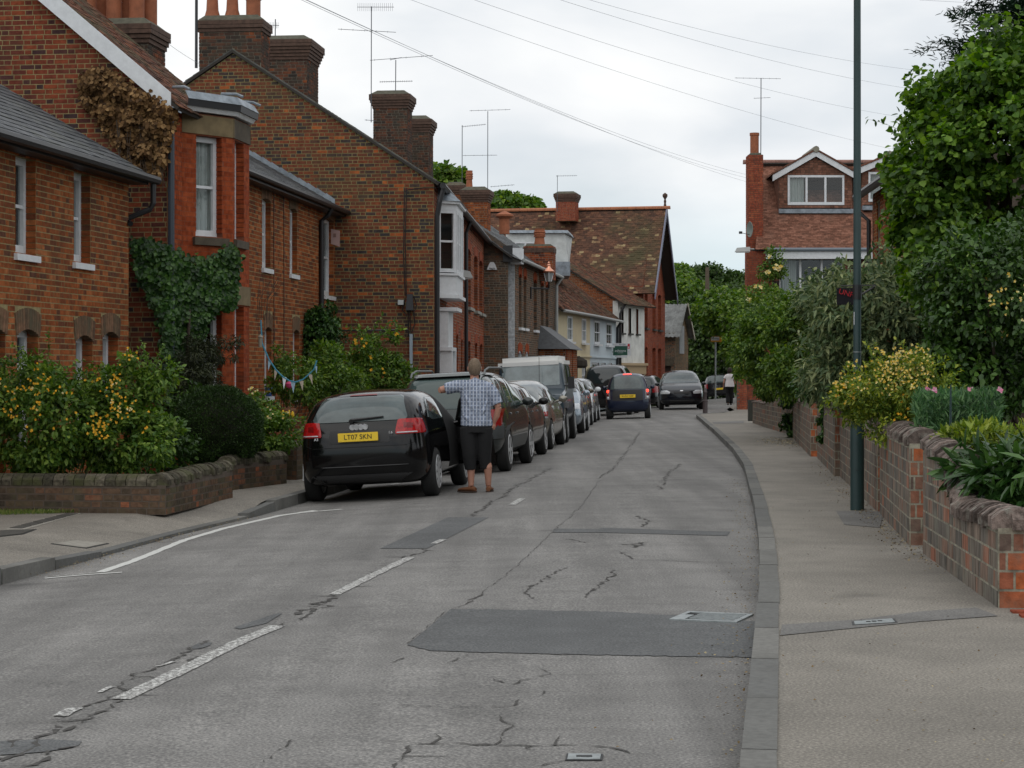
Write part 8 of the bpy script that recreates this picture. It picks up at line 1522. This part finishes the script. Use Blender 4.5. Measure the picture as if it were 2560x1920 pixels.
# bunting
t = thing('bunting', 'blue string of small pale patterned bunting flags in the front garden', 'bunting', (PX(720, 31.8), 31.8, 1.2)); Yb = 31.8; Q = lambda a, b, d=0: (PX(a, Yb), Yb-d, PZ(b, Yb)); SP = [(652, 800), (655, 858), (672, 898), (690, 925), (706, 941), (723, 952), (740, 955), (757, 949), (772, 936), (785, 923), (792, 901)]
mb = MB(); mb.tube([Q(a, b) for a, b in SP], .012, 5); mb.build('string', mat('turquoise_cord', (.05, .25, .36), .7), t)
BLU = mat('pale_blue_cotton', (.33, .48, .58), .9, noise=(60, .35)); BEI = mat('beige_print_cotton', (.50, .43, .34), .9, noise=(60, .4))
for (a, b, w, l, tx), mm in zip([(674, 903, 9, 24, -3), (690, 925, 9, 27, -3), (711, 943, 11, 30, -1), (732, 954, 13, 29, 2), (753, 951, 12, 26, 4), (775, 936, 11, 26, 7), (790, 915, 6, 20, 2)], [BLU, BEI, WHITE, BLU, BEI, BEI, BLU]):
    mb = MB(); p, q_, r_ = Q(a-w/2, b-2), Q(a+w/2, b+1), Q(a+tx, b+l, .03); mb.add([p, q_, r_, *[(v[0], v[1]+.004, v[2]) for v in (p, q_, r_)]], [(0, 2, 1), (3, 4, 5), (0, 1, 4, 3), (1, 2, 5, 4), (2, 0, 3, 5)]); mb.build('flag', mm, t)
t = thing('garden_flower', 'pink flower head below the bunting', 'flower', Q(721, 963)); mb = MB(); mb.lathe([(0, -.06), (.06, -.03), (.075, .02), (.05, .05), (0, .06)], Q(721, 963, -.2), 12); mb.build('bloom', mat('pink_bloom', (.55, .06, .16), .7), t); mb = MB(); mb.tube([Q(721, 968, -.2), Q(723, 1060, -.2)], .008, 4); mb.build('stem', _m['green_stem'], t)
t = thing('tub', 'blue tub with yellow band on the terrace window sill', 'tub', (PX(672, 36.2), 36.2, 1.1)); mb = MB(); mb.lathe([(.055, PZ(991, 36.2)), (.07, PZ(978, 36.2)), (.075, PZ(970, 36.2)), (.06, PZ(969, 36.2))], (PX(672, 36.2), 36.2, 0), 14); mb.build('tub', mat('blue_plastic', (.06, .14, .42), .4), t); mb = MB(); mb.lathe([(.071, PZ(981, 36.2)), (.075, PZ(976, 36.2))], (PX(672, 36.2), 36.2, 0), 14); mb.build('label', mat('yellow_label', (.45, .38, .05), .6), t)
for lab, px, py, Y, r, h in (('large terracotta pot with tulips under the bunting', 720, 1040, 33, .12, .26), ('brown terracotta pot beside the black hatchback tail light', 764, 1068, 31.5, .1, .18)):
    t = thing('plant_pot', lab, 'plant pot', (PX(px, Y), Y, PZ(py, Y)-.0)); z = PZ(py, Y); mb = MB(); mb.lathe([(r*.75, z-h/2), (r, z+h/2-.04), (r*1.1, z+h/2-.04), (r*1.1, z+h/2), (r*.9, z+h/2), (r*.9, z+h/2-.06), (0, z+h/2-.06)], (PX(px, Y), Y, 0), 16); mb.build('pot', mat('weathered_pot', (.25, .12, .07), .9, noise=(8, .3)), t)
    if 'tulips' in lab:
        for k in range(5): x_ = PX(px-18+k*8, Y); mb = MB(); mb.lathe([(0, -.02), (.025, .0), (.028, .03), (.018, .07), (0, .085)], (x_, Y-.15, z+.02*(k % 2)), 8); mb.build('flower', mat('yellow_petal', (.75, .48, .02), .6), t)
t = thing('garden_fence', 'three-board low wooden fence behind the black hatchback tail light', 'fence', (PX(758, 31), 31, 0))
for k in range(3): mb = MB(); z = PZ(1072+14*k, 31); mb.box((PX(735, 31), 31, z-.05), (PX(800, 31), 31.03, z)); mb.build('board', mat('old_board', (.13, .11, .085), .9, noise=(8, .4)), t)
t = thing('bird_feeder', 'hanging bird feeder at the terrace corner above the bunting', 'bird feeder', Q(652, 850)); mb = MB(); mb.lathe([(.03, PZ(868, Yb)), (.032, PZ(845, Yb)), (.045, PZ(843, Yb)), (0, PZ(834, Yb))], (PX(651, Yb), Yb, 0), 10); mb.build('feeder', mat('feeder', (.25, .22, .17), .5), t)
t = thing('flower_basket', 'pink and purple hanging flower basket on the white painted brick', 'basket', (PX(1281, 61.2), 61.2, PZ(880, 61.2)))
P, O = blob([E(1282, 872, 61.2, 14, 24, .25, 20, .1, 900)]); leafmesh('flower', t, P, O, O, .08, pmat('petunia', [(0, (.05, .06, .03)), (.35, (.3, .02, .12)), (.7, (.45, .03, .12)), (1, (.12, .02, .2))], .7, bump=0), .9)
t = thing('wall_plant', 'dark purple plant hanging high on the white painted brick', 'plant', (PX(1272, 61.9), 61.9, PZ(755, 61.9))); P, O = blob([E(1273, 748, 61.6, 9, 12, .15, 10, .08, 260), E(1270, 765, 61.6, 6, 14, .1, 8, .06, 120)]); leafmesh('leaf', t, P, O, O, .08, pmat('purple_leaf', [(0, (.015, .01, .02)), (1, (.08, .03, .1))], .7, bump=0), .6)
t = thing('bare_vine', 'leafless brown vine on the terrace front beside the bay', 'vine', (PX(660, 35.3), 35.3, 2))
for k in range(9): mb = MB(); x0 = 642+k*4; u = f3.upx(x0); Y_ = f3.Y(u)-.06; mb.tube([(PX(x0, Y_), Y_, PZ(800, Y_)), (PX(x0+rng.uniform(-5, 9), Y_), Y_-.02, PZ(750, Y_)), (PX(x0+rng.uniform(0, 40), Y_), Y_-.02, PZ(rng.uniform(690, 730), Y_))], .006, 4); mb.build('stem', mat('vine_bark', (.10, .07, .05), .9), t)
